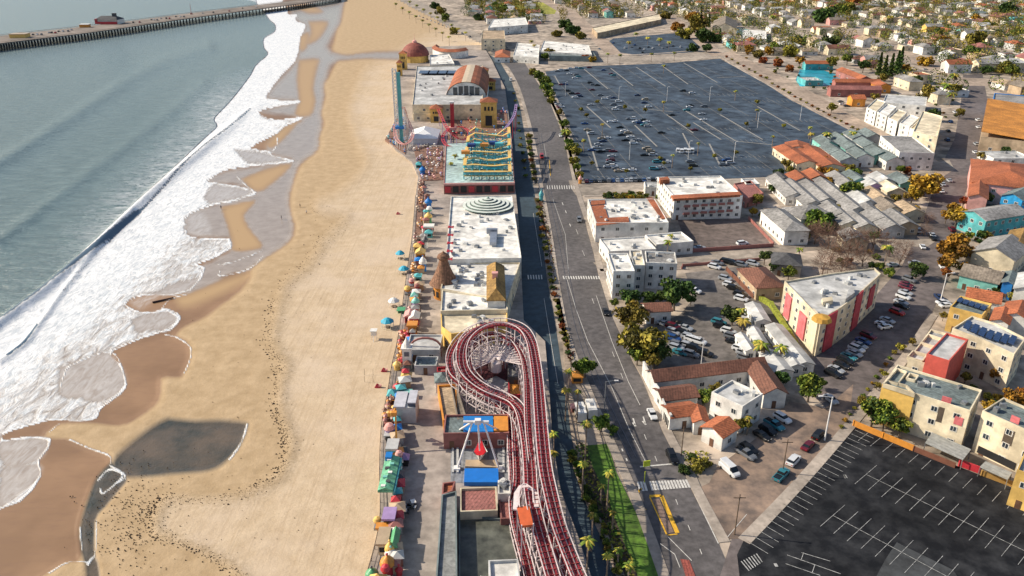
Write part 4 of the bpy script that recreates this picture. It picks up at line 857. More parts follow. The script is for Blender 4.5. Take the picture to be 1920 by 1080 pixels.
b_('shop', 'grey roofed gate house with open middle across the boardwalk', [(764, 655), (828, 656), (826, 627), (767, 627)], 5, 'L', 'L', cat='building')
b_('shop', 'pale blue-grey low shop before the grey gate house', [(778, 685), (820, 686), (820, 668), (780, 668)], 4, 'L', 'S', cat='building')
m_ = MB(); q = G(799, 668, DZ)
for k in range(9): a0, a1 = math.pi * k / 9, math.pi * (k + 1) / 9; m_.bar((4.2 * math.cos(a0), 0, 3 + 2.8 * math.sin(a0)), (4.2 * math.cos(a1), 0, 3 + 2.8 * math.sin(a1)), .35)
m_.bar((-4.2, 0, 0), (-4.2, 0, 3), .35); m_.bar((4.2, 0, 0), (4.2, 0, 3), .35); o = m_.build('arch_gate', paint('X'), None, tuple(q)); tag(o, 'arch', 'dull red arch over the boardwalk between two grey roofs')
t_ = T('clock_tower', 'tower', 'small white clock tower beside the dull red arch', tuple(G(765, 688, DZ))); m_ = MB(); m_.box((0, 0, 3), (2.4, 2.4, 6)); m_.box((0, 0, 6.2), (3, 3, .4)); m_.build('shaft', paint('W'), t_)
m_ = MB(); m_.lathe((0, 0, 6.4), [(1.2, 0), (1.0, .8), (.3, 2.2), (.02, 3)], 8); m_.build('roof', paint('W'), t_); m_ = MB(); m_.box((0, -1.25, 4.6), (1.3, .1, 1.3)); m_.build('clock_face', mat('clock_dark', (.12, .13, .16), .4), t_)
b_('shop', 'small grey hip-roofed ticket house with maroon back edge', [(815, 717), (844, 714), (840, 698), (816, 699)], 4.5, 'W', 'S', 'hip', rise=1.2, over=.2, cat='building')
b_('shop', 'maroon flat roof slab behind the grey ticket house', [(818, 697), (840, 696), (836, 687), (820, 688)], 4, 'R', 'X', cat='building')
b_('arcade_shop', 'long tan shop roof with orange trim along the boardwalk', [(831, 787), (858, 787), (855, 720), (820, 722)], 4.5, 'I', 'N', fit=False, cat='building')
b_('arcade_shop', 'narrow olive grey roof behind the tan shop', [(858, 787), (874, 780), (858, 727), (845, 722)], 5, 'A', 'A', fit=False, cat='building', win=False)
b_('yard_shed', 'grey shed roof inside the roller coaster loop', [(952, 707), (983, 706), (981, 680), (952, 681)], 4.2, 'D', 'G', cat='building')
b_('yard_shed', 'orange platform roof crossed by coaster braces', [(954, 741), (988, 739), (984, 714), (953, 716)], 2.6, 'R', 'I', cat='building', win=False)
b_('ride_backdrop', 'long backdrop building with blue, orange and grey roof panels behind the ship ride', [(833, 812), (955, 812), (953, 776), (833, 778)], 5.5, 'X', 'S', cat='building')
for nm_, k_, q_ in (('roof_panel', 'U', [(869, 808), (925, 808), (924, 779), (869, 779)]), ('roof_panel', 'I', [(926, 806), (953, 806), (952, 779), (926, 779)])):
    P_ = [G(x, y, 5.9) for x, y in q_]; m_ = MB(); m_.prism([(p.x, p.y) for p in P_], 5.3, 5.75); rb = bpy.data.objects[[o.name for o in scene.objects if o.name.startswith('ride_backdrop')][0]]
    o = m_.build(nm_, paint(k_), rb, (-rb.location[0], -rb.location[1], -DZ)); o['label'] = ('blue' if k_ == 'U' else 'orange') + ' roof panel of the backdrop'
b_('arcade_shop', 'brown-red ribbed roof with white upper strip below the blue pad', [(866, 959), (933, 957), (931, 912), (859, 915)], 5.5, 'C', 'X', cat='building')
b_('arcade_shop', 'small white roof with vents beside the brown-red ribbed roof', [(934, 926), (957, 925), (957, 900), (933, 900)], 6.5, 'W', 'W', units=3, cat='building')
b_('arcade_shop', 'second narrower brown-red roof against the coaster', [(938, 972), (967, 972), (960, 928), (935, 928)], 5, 'X', 'X', cat='building')
b_('arcade_shop', 'long pale grey roof running along the boardwalk to the picture bottom', [(812, 1150), (858, 1150), (856, 920), (828, 927)], 6, 'L', 'L', fit=False, cat='building', wm=wall('S'), rm=mat('roof_gravel', (.25, .255, .245), .95, .2, 1.2, big=.1))
b_('arcade_shop', 'dark green-grey wet roof between the grey roof and the coaster', [(860, 1150), (995, 1150), (968, 975), (860, 962)], 4, 'S', 'S', fit=False, units=4, cat='building', rm=mat('roof_wet', (.10, .105, .085), .45, .35, .3, big=.05))
b_('arcade_shop', 'white square roof at the bottom beside the coaster', [(918, 1110), (978, 1108), (971, 1048), (916, 1050)], 6.5, 'L', 'W', cat='building')
b_('shop', 'rust-brown sloping end roof beside the ship ride', [(828, 928), (848, 920), (854, 902), (830, 905)], 5, 'X', 'O', fit=False, cat='building', win=False)
m_ = MB(); P_ = [G(x, y, DZ + .05) for x, y in [(838, 722), (870, 712), (950, 760), (955, 775), (833, 790)]]; m_.add(P_, [tuple(range(5))]); tag(m_.build('coaster_yard', dk2), kind='structure')
m_ = MB(); P_ = [G(x, y, DZ + .06) for x, y in [(845, 905), (955, 905), (960, 800), (845, 800)]]; m_.add(P_, [tuple(range(4))]); tag(m_.build('ride_yard', mat('ride_yard_floor', (.25, .26, .28), .7, .2, .8, stripe=(0, 1.8, .3))), kind='structure')
m_ = MB(); P_ = [G(x, y, DZ + .07) for x, y in [(868, 740), (880, 660), (930, 645), (985, 660), (992, 740), (940, 765)]]; m_.add(P_, [tuple(range(6))]); tag(m_.build('coaster_yard', mat('white_concrete', (.40, .39, .38), .8, .2, .6)), kind='structure')
# casino end
cs = b_('casino_hall', 'large pale grey flat casino roof beside the terracotta barrel roof', [(773, 196), (905, 196), (905, 122), (781, 124)], 11, 'C', 'L', fit=False, units=30, rows=2, cat='building')
for k in range(4): q = G(796 + 17 * k, 136, 11.4) - Vector(cs.location); m_ = MB(); m_.box((0, 0, .4), (8, 14, .25)); m_.build('solar_panel', mat('solar_cells', (.02, .045, .12), .25, .2, 1.5), cs, tuple(q))
h0 = G(875, 204, DZ); bh = T('barrel_hall', 'hall', 'hall with terracotta barrel roof and arched window wall', tuple(h0)); wv = 72 / pxm(204) / 2; ln = 75
m_ = MB(); m_.box((0, ln / 2, 4), (wv * 2, ln, 8))
arc = [(wv * math.cos(math.pi * k / 14), 8 + 9.5 * math.sin(math.pi * k / 14)) for k in range(15)]
for y in (0, ln): m_.add([(x, y, z) for x, z in arc], [tuple(range(15)) if y == 0 else tuple(range(14, -1, -1))])
m_.build('wall', wall('W'), bh); m_ = MB(); ar2 = [(x * 1.04, 8 + (z - 8) * 1.05) for x, z in arc]; n_ = 15
m_.add([(x, -.8, z) for x, z in ar2] + [(x, ln, z) for x, z in ar2], [(i, i + 1, n_ + i + 1, n_ + i) for i in range(14)]); 
m_.m = [1 if i in (6, 7) else 0 for i in range(14)]; m_.build('roof', [roofm('O'), mat('roof_ridge_tan', (.55, .45, .33), .8, .1)], bh)
for k in range(5): x = -wv * .56 + k * wv * .28; m_ = MB(); hh = 6.2 * math.sqrt(max(0, 1 - (x / wv) ** 2)); m_.box((x, -.1, 9 + hh / 2), (wv * .22, .25, hh)); m_.build('arch_window', GLASS, bh)
m_ = MB(); m_.box((0, -2.5, 3.5), (wv * 2 + 1, 5, 7)); m_.build('front_annex', wall('W'), bh)
for k in range(6): m_ = MB(); m_.box((-wv + 2 + k * wv * .38, -5.1, 2.4), (1.8, .2, 3)); m_.build('arch_opening', DARK, bh)
def yellow_tower(px, py, w_, h_, lab):
    t_ = T('arched_tower', 'tower', lab, tuple(G(px, py, DZ))); m_ = MB(); m_.box((0, 0, h_ / 2), (w_, w_, h_)); m_.box((0, 0, h_ + .3), (w_ + 1, w_ + 1, .6)); m_.build('wall', wall('Y'), t_)
    m_ = MB(); m_.box((0, -w_ / 2 - .05, h_ * .3), (w_ * .42, .3, h_ * .4)); m_.lathe((0, 0, 0), [(.01, 0)], 3) if False else None; m_.build('arch_opening', DARK, t_); m_ = MB()
    for i in (-1, 0, 1): m_.box((i * w_ * .22, -w_ / 2 - .05, h_ * .78), (w_ * .12, .3, h_ * .16))
    m_.build('window', DARK, t_); m_ = MB(); m_.add([(-w_ / 2 - .6, -w_ / 2 - .6, h_ + .6), (w_ / 2 + .6, -w_ / 2 - .6, h_ + .6), (w_ / 2 + .6, w_ / 2 + .6, h_ + .6), (-w_ / 2 - .6, w_ / 2 + .6, h_ + .6), (0, 0, h_ + 3)], [(0, 1, 4), (1, 2, 4), (2, 3, 4), (3, 0, 4)]); m_.build('roof', roofm('O'), t_)
yellow_tower(917, 237, 9.5, 15, 'orange-yellow arched tower right of the barrel hall'); yellow_tower(819, 228, 7, 8, 'low orange-yellow arched tower left of the barrel hall front')
yellow_tower(757, 130, 6, 13, 'yellow corner tower before the red dome'); yellow_tower(750, 142, 4, 10, 'slim yellow pier tower at the beach corner')
yellow_tower(920, 168, 7, 6, 'low orange tiled block beside the street behind the barrel hall'); yellow_tower(905, 148, 9, 7, 'orange gabled block at the bend of the street')
b_('arcade', 'low cream arcade with pink rail before the casino', [(775, 213), (812, 213), (812, 200), (775, 200)], 6, 'C', 'C', fit=False, cat='building')
t_ = T('domed_hall', 'hall', 'round hall with wide dark red dome and lantern', tuple(G(779, 115, DZ))); m_ = MB(); m_.lathe((0, 0, 0), [(12, 0), (12, 6), (12.5, 6)], 24); m_.build('wall', wall('Y'), t_)
m_ = MB(); m_.lathe((0, 0, 5.8), [(13, 0), (12.3, 3), (10.4, 6), (7.6, 8.6), (4, 10.4), (1.4, 11)], 28); m_.build('dome', mat('dome_red', (.27, .075, .055), .75, .2, .6), t_); m_ = MB(); m_.lathe((0, 0, 16.5), [(2.2, 0), (2.2, 1.6), (.2, 2.6), (.05, 8)], 10); m_.build('lantern', paint('P'), t_)
# curved terracotta roof behind
cc = G(850, 100, DZ); t_ = T('crescent_hall', 'hall', 'curved terracotta-roofed hall bending round a white court', tuple(cc)); m_ = MB(); m2 = MB()
for k in range(12):
    a0, a1 = math.pi * (.95 + .07 * k), math.pi * (.95 + .07 * (k + 1)); P_ = [Vector((r_ * math.cos(a) * 1.0, r_ * math.sin(a) * 1.8, 0)) for a, r_ in ((a0, 20), (a1, 20), (a1, 14), (a0, 14))]
    m_.prism([(p.x, p.y) for p in P_], 0, 6, top=False); mo, mi = [P_[0] * 1.03, P_[1] * 1.03], [P_[2] * .97, P_[3] * .97]; rg = [(P_[1] + P_[2]) / 2, (P_[0] + P_[3]) / 2]
    m2.add([(*mo[0].xy, 6), (*mo[1].xy, 6), (*rg[0].xy, 8), (*rg[1].xy, 8)], [(0, 1, 2, 3)]); m2.add([(*mi[0].xy, 6), (*mi[1].xy, 6), (*rg[1].xy, 8), (*rg[0].xy, 8)], [(0, 1, 2, 3)])
m_.build('wall', wall('W'), t_); m2.build('roof', roofm('O'), t_)
b_('casino_wing', 'white low roofs before the crescent hall', [(806, 121), (852, 119), (842, 101), (806, 103)], 7, 'W', 'W', units=5, fit=False, cat='building')
# party tent
t_ = T('party_tent', 'tent', 'big white peaked party tent by the beach', tuple(G(797, 262, DZ))); m_ = MB(); a_, d_ = 7.8, 11
m_.box((0, 0, 1.6), (a_ * 2, d_ * 2, 3.2)); m_.build('wall', mat('tent_wall', (.6, .62, .66), .7, .05), t_); m_ = MB()
m_.add([(-a_ - .4, -d_ - .4, 3.3), (a_ + .4, -d_ - .4, 3.3), (a_ + .4, d_ + .4, 3.3), (-a_ - .4, d_ + .4, 3.3), (0, -d_ * .35, 7), (0, d_ * .35, 7)], [(0, 1, 4), (1, 2, 5, 4), (2, 3, 5), (3, 0, 4, 5)]); m_.build('roof', mat('tent_canvas', (.82, .82, .82), .6, .04), t_)

# ------------------------------------------------------------------ rides
def lattice(b, a, c, w_, n=10, r=.12, m=0):
    """square lattice column between two points"""
    a, c = Vector(a), Vector(c); q = (c - a).to_track_quat('Z', 'X'); co = [q @ Vector((x * w_ / 2, y * w_ / 2, 0)) for x, y in ((-1, -1), (1, -1), (1, 1), (-1, 1))]
    for k in range(4): b.bar(a + co[k], c + co[k], r, m)
    for i in range(n):
        for k in range(4): b.bar(a.lerp(c, i / n) + co[k], a.lerp(c, (i + 1) / n) + co[(k + 1) % 4], r * .7, m)
# tall drop tower: white lattice with teal face
g = G(752, 268, DZ); t_ = T('drop_tower', 'ride', 'very tall white and teal drop tower at the beach edge', tuple(g)); H_ = 41
m_ = MB(); lattice(m_, (-1.6, 0, 0), (-1.6, 0, H_), 2.0, 22, .28); m_.build('mast', WHITEM, t_); m_ = MB(); m_.box((.6, 0, H_ * .48), (1.8, 2.0, H_ * .94)); m_.build('teal_mast', paint('T'), t_); m_ = MB(); m_.box((0, 0, 9), (5, 5, 1.2)); m_.build('seat_ring', paint('U'), t_)
g = G(849, 250, DZ); t_ = T('drop_tower', 'ride', 'slim red tower before the barrel hall', tuple(g)); m_ = MB(); lattice(m_, (0, 0, 0), (0, 0, 18), 1.7, 10, .3); m_.box((0, 0, 9), (1.5, 1.5, 16)); m_.build('mast', paint('R'), t_); m_ = MB(); m_.box((0, 0, 3), (4.5, 4.5, 1.6)); m_.build('seat_ring', paint('P'), t_); m_ = MB(); m_.box((0, 0, 18.3), (2.6, 2.6, .8)); m_.build('cap', WHITEM, t_)
def track_ride(name, label, pts, rail, post, wd=1.2, every=4, z=DZ, closed=False, cat='ride', pr=.16, sub=6):
    P = [G(*q) for q in pts]; root = T(name, cat, label, (P[0].x, P[0].y, z)); c = Vector(root.location)
    S = smooth([tuple(p) for p in P], sub); S = [Vector(p) - c for p in S]; m_ = MB()
    for o_ in (-wd / 2, wd / 2): m_.ribbon(S, .32, .3, off=o_)
    for i in range(0, len(S) - 1): m_.ribbon([S[i] - Vector((0, 0, .15)), S[i].lerp(S[i + 1], .35) - Vector((0, 0, .15))], wd, .15)
    m_.build('track', rail, root); k = 0
    for i in range(0, len(S), every):
        if S[i].z < 1: continue
        q = MB(); q.bar((S[i].x, S[i].y, 0), S[i] - Vector((0, 0, .3)), pr, n=6); q.build('support_post', post, root); k += 1
        if k > 90: break
    return root
track_ride('looping_coaster', 'red and purple looping coaster before the tent', [(818, 196, 8), (826, 214, 12), (836, 236, 14), (850, 252, 11), (868, 262, 8), (880, 250, 6), (868, 238, 5), (845, 240, 4), (830, 255, 5), (838, 272, 6), (862, 274, 5)], paint('R'), paint('V'), 1.4)
track_ride('looping_coaster', 'thin purple and red arc of track over the street edge', [(968, 195, 16), (964, 215, 14), (954, 232, 11), (942, 245, 8), (930, 252, 5), (910, 250, 4)], paint('V'), paint('R'), 1.2)
track_ride('pink_coaster', 'pink and white framed coaster descending beside the drop tower', [(756, 200, 22), (762, 215, 17), (768, 232, 12), (774, 248, 8), (770, 262, 6), (758, 270, 5), (745, 262, 6), (740, 245, 9), (744, 228, 12)], paint('P'), WHITEM, 1.5, every=2)
# wild mouse on a raised deck
q_ = [(832, 345), (965, 343), (958, 262), (836, 268)]; dkp = quad(q_, 6, False); dr = body('ride_deck', 'building', 'raised deck with pink rim carrying the teal wild-mouse coaster', dkp, 6, 'X', 'L', 'flat', base=DZ, par=.3, win=False, rm=mat('deck_pale', (.42, .55, .54), .8, .2, .5, big=.1))
m_ = MB(); P_ = [Vector((p.x, p.y)) for p in dkp]; cdk = Vector(dr.location).xy; m_.ribbon([(*(P_[0] - cdk), 6.3 - DZ), (*(P_[1] - cdk), 6.3 - DZ)], .8, .9); m_.build('rim', paint('P'), dr)
for k in range(9): f = (k + .5) / 9; p = (P_[0].lerp(P_[1], f) - cdk); m_ = MB(); m_.box((p.x, p.y - .15, 2.2), (2.6, .3, 2.8)); m_.build('shop_opening', DARK if k % 3 else paint('R'), dr)
wm_ = T('wild_mouse_coaster', 'ride', 'wild-mouse coaster of teal frames and yellow track on the raised deck', tuple(G(920, 335, 6))); cw = Vector(wm_.location); teal = mat('ride_teal', (.12, .50, .55), .5, .1); yel = mat('ride_yellow', (.80, .52, .16), .5, .1); navy = mat('ride_navy', (.015, .05, .22), .5)
NX, NY = 7, 8; gp = {}
for i in range(NX):
    for j in range(NY): a = G(870 + 86 * i / (NX - 1), 336, 6); c_ = G(880 + 74 * i / (NX - 1), 276, 6); gp[i, j] = a.lerp(c_, j / (NY - 1)) - cw
def hz(i, j): return 3.6 + 8 * (j / NY) * (.65 + .35 * math.sin(i * 1.3))
for i in range(NX):
    for j in range(NY):
        m_ = MB(); p = gp[i, j]; h_ = hz(i, j); m_.bar(p, p + Vector((0, 0, h_)), .36)
        if i < NX - 1: m_.bar(p + Vector((0, 0, h_)), gp[i + 1, j] + Vector((0, 0, h_ * .3)), .18); m_.bar(p + Vector((0, 0, h_ * .9)), gp[i + 1, j] + Vector((0, 0, h_ * .9)), .2)
        if j < NY - 1: m_.bar(p, gp[i, j + 1] + Vector((0, 0, h_ * .7)), .16)
        if i < NX - 1: m_.bar(p + Vector((0, 0, h_ * .55)), gp[i + 1, j] + Vector((0, 0, h_ * .55)), .16)
        if j < NY - 1: m_.bar(p + Vector((0, 0, h_ * .8)), gp[i, j + 1] + Vector((0, 0, h_ * .8)), .16)
        m_.build('frame_post', teal, wm_)
for lv, (col, jz) in enumerate(((yel, .45), (teal, .72), (yel, 1.0))):
    S = []
    for j in range(NY):
        row = range(NX) if j % 2 == 0 else range(NX - 1, -1, -1)
        for i in row:
            if (j + lv) % 3 == 2 and 1 < i < NX - 2: continue
            S.append(gp[i, j] + Vector((0, 0, hz(i, j) * jz + .2)))
    m_ = MB(); m_.ribbon(S, 1.7, .25); m_.build('track', col, wm_)
m_ = MB(); a = G(905, 323, 6) - cw; c_ = G(939, 314, 6) - cw; m_.box(((a.x + c_.x) / 2, (a.y + c_.y) / 2, 1.4), (c_.x - a.x, c_.y - a.y, 1.0)); m_.build('loading_platform', mat('ride_cyan', (.02, .42, .60), .5, .1), wm_)
for k, (x, y) in enumerate([(884, 272), (896, 270), (908, 271), (925, 268), (936, 270), (873, 285)]): p = G(x, y, 14) - cw; m_ = MB(); m_.box((0, 0, 0), (4, 3, 1.4)); m_.bar((0, 0, -7), (0, 0, 0), .3); m_.build('mouse_car', [navy, teal, paint('I')][k % 3], wm_, tuple(p))
# small kiosks, canopies and rides
def kiosk(px, py, w_, d_, h_, wc, rc, label, roof='pyr', name='kiosk', cat='kiosk', z=DZ, rz=0.0):
    w_ *= .84; d_ *= .84; h_ *= .92
    p = G(px, py, z + h_ * .8); t_ = T(name, cat, label, (p.x, p.y, z), rz); m_ = MB()
    if roof in ('pyr', 'flat', 'gable'):
        m_.box((0, 0, h_ * .35), (w_, d_, h_ * .7)); m_.build('wall', paint(wc), t_); m_ = MB(); a, c_ = w_ / 2 + .35, d_ / 2 + .35
        if roof == 'pyr': m_.add([(-a, -c_, h_ * .7), (a, -c_, h_ * .7), (a, c_, h_ * .7), (-a, c_, h_ * .7), (0, 0, h_ * 1.15)], [(0, 1, 4), (1, 2, 4), (2, 3, 4), (3, 0, 4), (3, 2, 1, 0)])
        elif roof == 'flat': m_.box((0, 0, h_ * .75), (a * 2, c_ * 2, h_ * .12))
        else: m_.add([(-a, -c_, h_ * .7), (a, -c_, h_ * .7), (a, c_, h_ * .7), (-a, c_, h_ * .7), (0, -c_, h_), (0, c_, h_)], [(0, 1, 4), (1, 2, 5, 4), (2, 3, 5), (3, 0, 4, 5)])
        m_.build('roof', paint(rc), t_); m_ = MB(); m_.box((0, -d_ / 2 - .05, h_ * .36), (w_ * .7, .12, h_ * .3)); m_.build('serving_hatch', DARK, t_); m_ = MB(); m_.box((w_ / 2 + .05, 0, h_ * .36), (.12, d_ * .7, h_ * .3)); m_.build('serving_hatch', DARK, t_)
    elif roof == 'round':
        m_.lathe((0, 0, 0), [(w_ * .42, 0), (w_ * .42, h_ * .6)], 12); m_.build('wall', paint(wc), t_); m_ = MB(); m_.lathe((0, 0, h_ * .6), [(w_ * .58, 0), (w_ * .5, h_ * .18), (w_ * .25, h_ * .36), (.02, h_ * .5)], 14); m_.build('roof', paint(rc), t_); m_ = MB(); m_.lathe((0, 0, h_ * 1.08), [(.02, 0), (.25, .15), (.25, .4), (.02, .6)], 8); m_.build('finial', paint(wc), t_)
    elif roof == 'sphere':
        m_.bar((0, 0, 0), (0, 0, h_ * .6), .25); m_.box((0, 0, .3), (w_ * .8, w_ * .8, .6)); m_.build('stand', METAL, t_); m_ = MB(); r_ = w_ / 2; m_.lathe((0, 0, h_ * .7), [(.02, -r_), (r_ * .7, -r_ * .7), (r_, 0), (r_ * .7, r_ * .7), (.02, r_)], 14, ms=[0, 0, 1, 1]); m_.build('pod', [paint(wc), paint(rc)], t_)
    return t_
def sunshade(px, py, r_, c, label, z=0.0):
    p = G(px, py, z + 2.6); t_ = T('sunshade', 'sunshade', label, (p.x, p.y, z), random.random(), group='sunshades on the sand'); m_ = MB(); cl = paint(c) if c != 'U' else mat('canopy_cyan', (.03, .38, .55), .6, .1)
    m_.lathe((0, 0, 2.3), [(r_, 0), (r_ * .98, .12), (r_ * .5, .9), (.02, 1.35)], 8); m_.build('canopy', cl, t_)
    for k in range(8): a = math.pi * k / 4; l = MB(); l.bar((r_ * .93 * math.cos(a), r_ * .93 * math.sin(a), 0), (r_ * .93 * math.cos(a), r_ * .93 * math.sin(a), 2.35), .06); l.build('pole', WHITEM, t_)
    m_ = MB(); m_.lathe((0, 0, 0), [(.9, .5), (.9, .6), (.02, .6)], 10); m_.bar((0, 0, 0), (0, 0, .5), .15); m_.build('table', WOOD, t_)
for x, y, r_, c, l in [(750, 474, 1.75, 'U', 'cyan octagonal sunshade on the sand, furthest of the row'), (757, 503, 1.95, 'U', 'cyan octagonal sunshade on the sand opposite the pointed brown roof'), (738, 563, 1.9, 'W', 'white octagonal sunshade on the sand'), (726, 601, 2.1, 'U', 'cyan octagonal sunshade on the sand, nearest of the row')]: sunshade(x, y, r_, c, l)
t_ = T('lifeguard_tower', 'hut', 'small white lifeguard hut on stilts on the sand', tuple(G(702, 637, 0))); m_ = MB(); m_.box((0, 0, 2.4), (1.5, 1.5, 1.4)); m_.box((0, 0, 3.2), (2, 2, .15)); m_.build('cabin', paint('W'), t_)
for x, y in ((-.7, -.7), (.7, -.7), (.7, .7), (-.7, .7)): m_ = MB(); m_.bar((x, y, 0), (x, y, 1.8), .06); m_.build('leg', WHITEM, t_)
m_ = MB(); m_.bar((0, -2.2, 0), (0, -.7, 1.7), .1); m_.build('ramp', WHITEM, t_)
KI = [  # px, py (roof), w, d, h, wall, roof, label, shape
 (792, 316, 3.6, 5, 4, 'U', 'U', 'blue domed kiosk on the bend of the boardwalk edge', 'round'), (785, 306, 3, 4, 3, 'T', 'T', 'small teal booth behind the blue domed kiosk', 'pyr'),
 (803, 376, 3.6, 4, 4.5, 'U', 'U', 'bright blue roofed booth opposite the ringed round roof', 'round'), (805, 390, 3.2, 3.2, 4, 'M', 'W', 'white and pale green round pod ride just before the blue booth', 'sphere'),
 (803, 403, 3.6, 4, 4.5, 'E', 'Y', 'lime green round booth', 'round'), (804, 422, 4.2, 3.5, 4.5, 'P', 'W', 'pink booth with white awning', 'flat'), (804, 434, 3.2, 2.6, 3, 'T', 'T', 'dark teal low booth', 'pyr'),
 (797, 448, 3, 3.4, 4.8, 'W', 'D', 'white and black round kiosk', 'round'), (788, 470, 3.6, 4, 4.5, 'I', 'Y', 'bright yellow booth between sand and boardwalk', 'gable'), (783, 459, 3, 3, 3, 'Y', 'Y', 'small yellow stand behind the yellow booth', 'pyr'),
 (793, 488, 3, 3, 5.5, 'U', 'W', 'white-topped navy blue tower booth', 'round'), (784, 516, 2.2, 3, 3, 'T', 'T', 'teal litter and planter station', 'flat'), (772, 525, 2.6, 2.6, 3.2, 'R', 'P', 'maroon and pink spinning pod', 'sphere'), (782, 535, 2.4, 2.4, 3, 'R', 'X', 'dark red spinning pod', 'sphere'), (764, 540, 2.8, 2.8, 3, 'I', 'Y', 'orange spinning pod by the sand', 'sphere'),
 (779, 562, 2.8, 2.8, 3.8, 'V', 'M', 'purple and green round booth', 'round'), (777, 552, 2.2, 2.2, 3, 'E', 'M', 'small green umbrella stand', 'pyr'), (768, 587, 3.2, 4.4, 3.6, 'R', 'P', 'red and white striped ride pavilion', 'gable'), (777, 590, 3.2, 4.6, 3.9, 'R', 'W', 'white and red ride cover beside the striped pavilion', 'gable'),
 (773, 606, 2.8, 3, 5, 'I', 'I', 'tall orange booth under a white band', 'flat'), (752, 579, 2.2, 2.6, 1.5, 'E', 'E', 'low green planter box at the sand edge', 'flat'), (744, 681, 2.4, 3, 2.6, 'Y', 'Y', 'golden round booth by the railing', 'round'), (762, 701, 2.6, 2.2, 2.2, 'Y', 'Y', 'small yellow cart on the boardwalk', 'pyr'), (763, 713, 1.6, 1.6, 1.8, 'W', 'W', 'tiny white cart on the boardwalk', 'round'),
 (745, 722, 2.6, 2.0, 2.4, 'I', 'R', 'orange-red booth by the railing', 'round'), (735, 735, 2.2, 3, 3, 'T', 'T', 'teal cabin behind the grey pavilion', 'pyr'), (758, 733, 4, 1.4, 2.4, 'M', 'M', 'mint awning behind the grey pavilion', 'flat'),
 (730, 800, 3.2, 3.2, 4, 'V', 'P', 'pink and lilac round pod by the railing', 'sphere'), (736, 832, 2.4, 4, 5, 'T', 'L', 'teal cabin with twin pale skylights', 'flat'), (748, 848, 2.2, 2.6, 5, 'P', 'P', 'pink and red hanging pod beside the teal cabin', 'sphere'), (758, 855, 2, 2, 3, 'K', 'V', 'small lilac topped dark booth', 'pyr'),
 (738, 864, 3, 2.4, 3.2, 'E', 'E', 'dark green booth above the long green roof', 'pyr'), (744, 873, 2.4, 2, 3, 'W', 'W', 'white topped booth above the long green roof', 'round'), (733, 808, 2.6, 4, 2.5, 'D', 'L', 'grey railed platform by the sand', 'flat'),
 (707, 973, 2.0, 2.6, 3.2, 'Y', 'Y', 'yellow hanging pod over the sand edge', 'sphere'), (720, 985, 3, 1.2, 3, 'I', 'I', 'orange sign board roof below the purple booth', 'flat'), (731, 1024, 2.2, 1.6, 4, 'Y', 'Y', 'yellow ball finial booth', 'round'), (733, 1033, 2.6, 1.6, 3, 'M', 'W', 'mint and white booth', 'round'),
 (726, 1050, 3, 2.6, 4.2, 'R', 'I', 'orange-red twisted booth roof', 'round'), (722, 1063, 2.2, 2, 4.4, 'R', 'R', 'bright red pod in front of the orange booth', 'sphere'), (748, 1066, 1.6, 1.8, 2, 'R', 'R', 'small red cart on the planks', 'round'), (697, 1072, 2.6, 2, 3, 'D', 'E', 'lime roofed booth at the bottom of the row', 'round'), (708, 1084, 3, 2, 3.5, 'R', 'Y', 'red and yellow booth at the very bottom', 'pyr')]
for x, y, w_, d_, h_, wc, rc, l, rf in KI: kiosk(x, y, w_, d_, h_, wc, rc, l, rf)
# terraces of chairs and planters on the sand side
def terrace(pts, label, cols, n, z=DZ):
    P_ = [G(x, y, z) for x, y in pts]; root = T('seating_terrace', 'terrace', label, tuple(P_[0])); c = Vector(root.location); m_ = MB(); m_.prism([(p.x - c.x, p.y - c.y) for p in P_], -1.2, .3); m_.build('floor', mat('terrace_wood', (.24, .13, .09), .85, .3, 1.2), root)
    rn = random.Random(n); xs = [p.x for p in P_]; ys = [p.y for p in P_]; k = 0
    while k < n:
        q = (rn.uniform(min(xs), max(xs)), rn.uniform(min(ys), max(ys)))
        if inside(q, [tuple(p.xy) for p in P_]):
            m_ = MB(); r_ = rn.uniform(.5, .95); m_.bar((0, 0, .3), (0, 0, 2.1), .05); m_.lathe((0, 0, 1.8), [(r_, 0), (r_ * .6, .3), (.02, .5)], 7); m_.box((0, 0, .7), (.8, .8, .5)); m_.build('table_umbrella', paint(rn.choice(cols)), root, (q[0] - c.x, q[1] - c.y, 0)); k += 1
terrace([(776, 470), (789, 470), (795, 340), (785, 340)], 'narrow brown terrace of seats along the sand below the blue booth', 'XNBIA', 34)
terrace([(742, 690), (760, 688), (770, 628), (752, 628)], 'terrace crowded with red-orange table umbrellas', 'IIRO', 30); terrace([(718, 800), (738, 800), (742, 740), (728, 742)], 'brown terrace with yellow and rust umbrellas by the grey pavilion', 'XBYIB', 24)
terrace([(757, 620), (784, 620), (788, 572), (770, 572)], 'small red terrace beside the striped pavilion', 'RPX', 12); terrace([(765, 555), (780, 555), (785, 500), (775, 500)], 'tan terrace by the spinning pods', 'NIX', 10)
terrace([(790, 340), (830, 338), (830, 275), (775, 276)], 'busy plaza of grey and pink umbrellas beside the tent', 'LDPGWAV', 60); terrace([(840, 262), (955, 258), (950, 206), (840, 208)], 'crowded midway of coloured stalls before the barrel hall', 'RPTUIWVLM', 70)
terrace([(722, 262), (760, 290), (768, 240), (748, 215)], 'blue and white stalls at the foot of the drop tower', 'TUWLV', 40)
g_ = G(742, 965, DZ + 3.5)
kiosk(730, 962, 2.3, 3.6, 4.5, 'K', 'V', 'dark booth with pale purple skylight roof', 'flat'); 
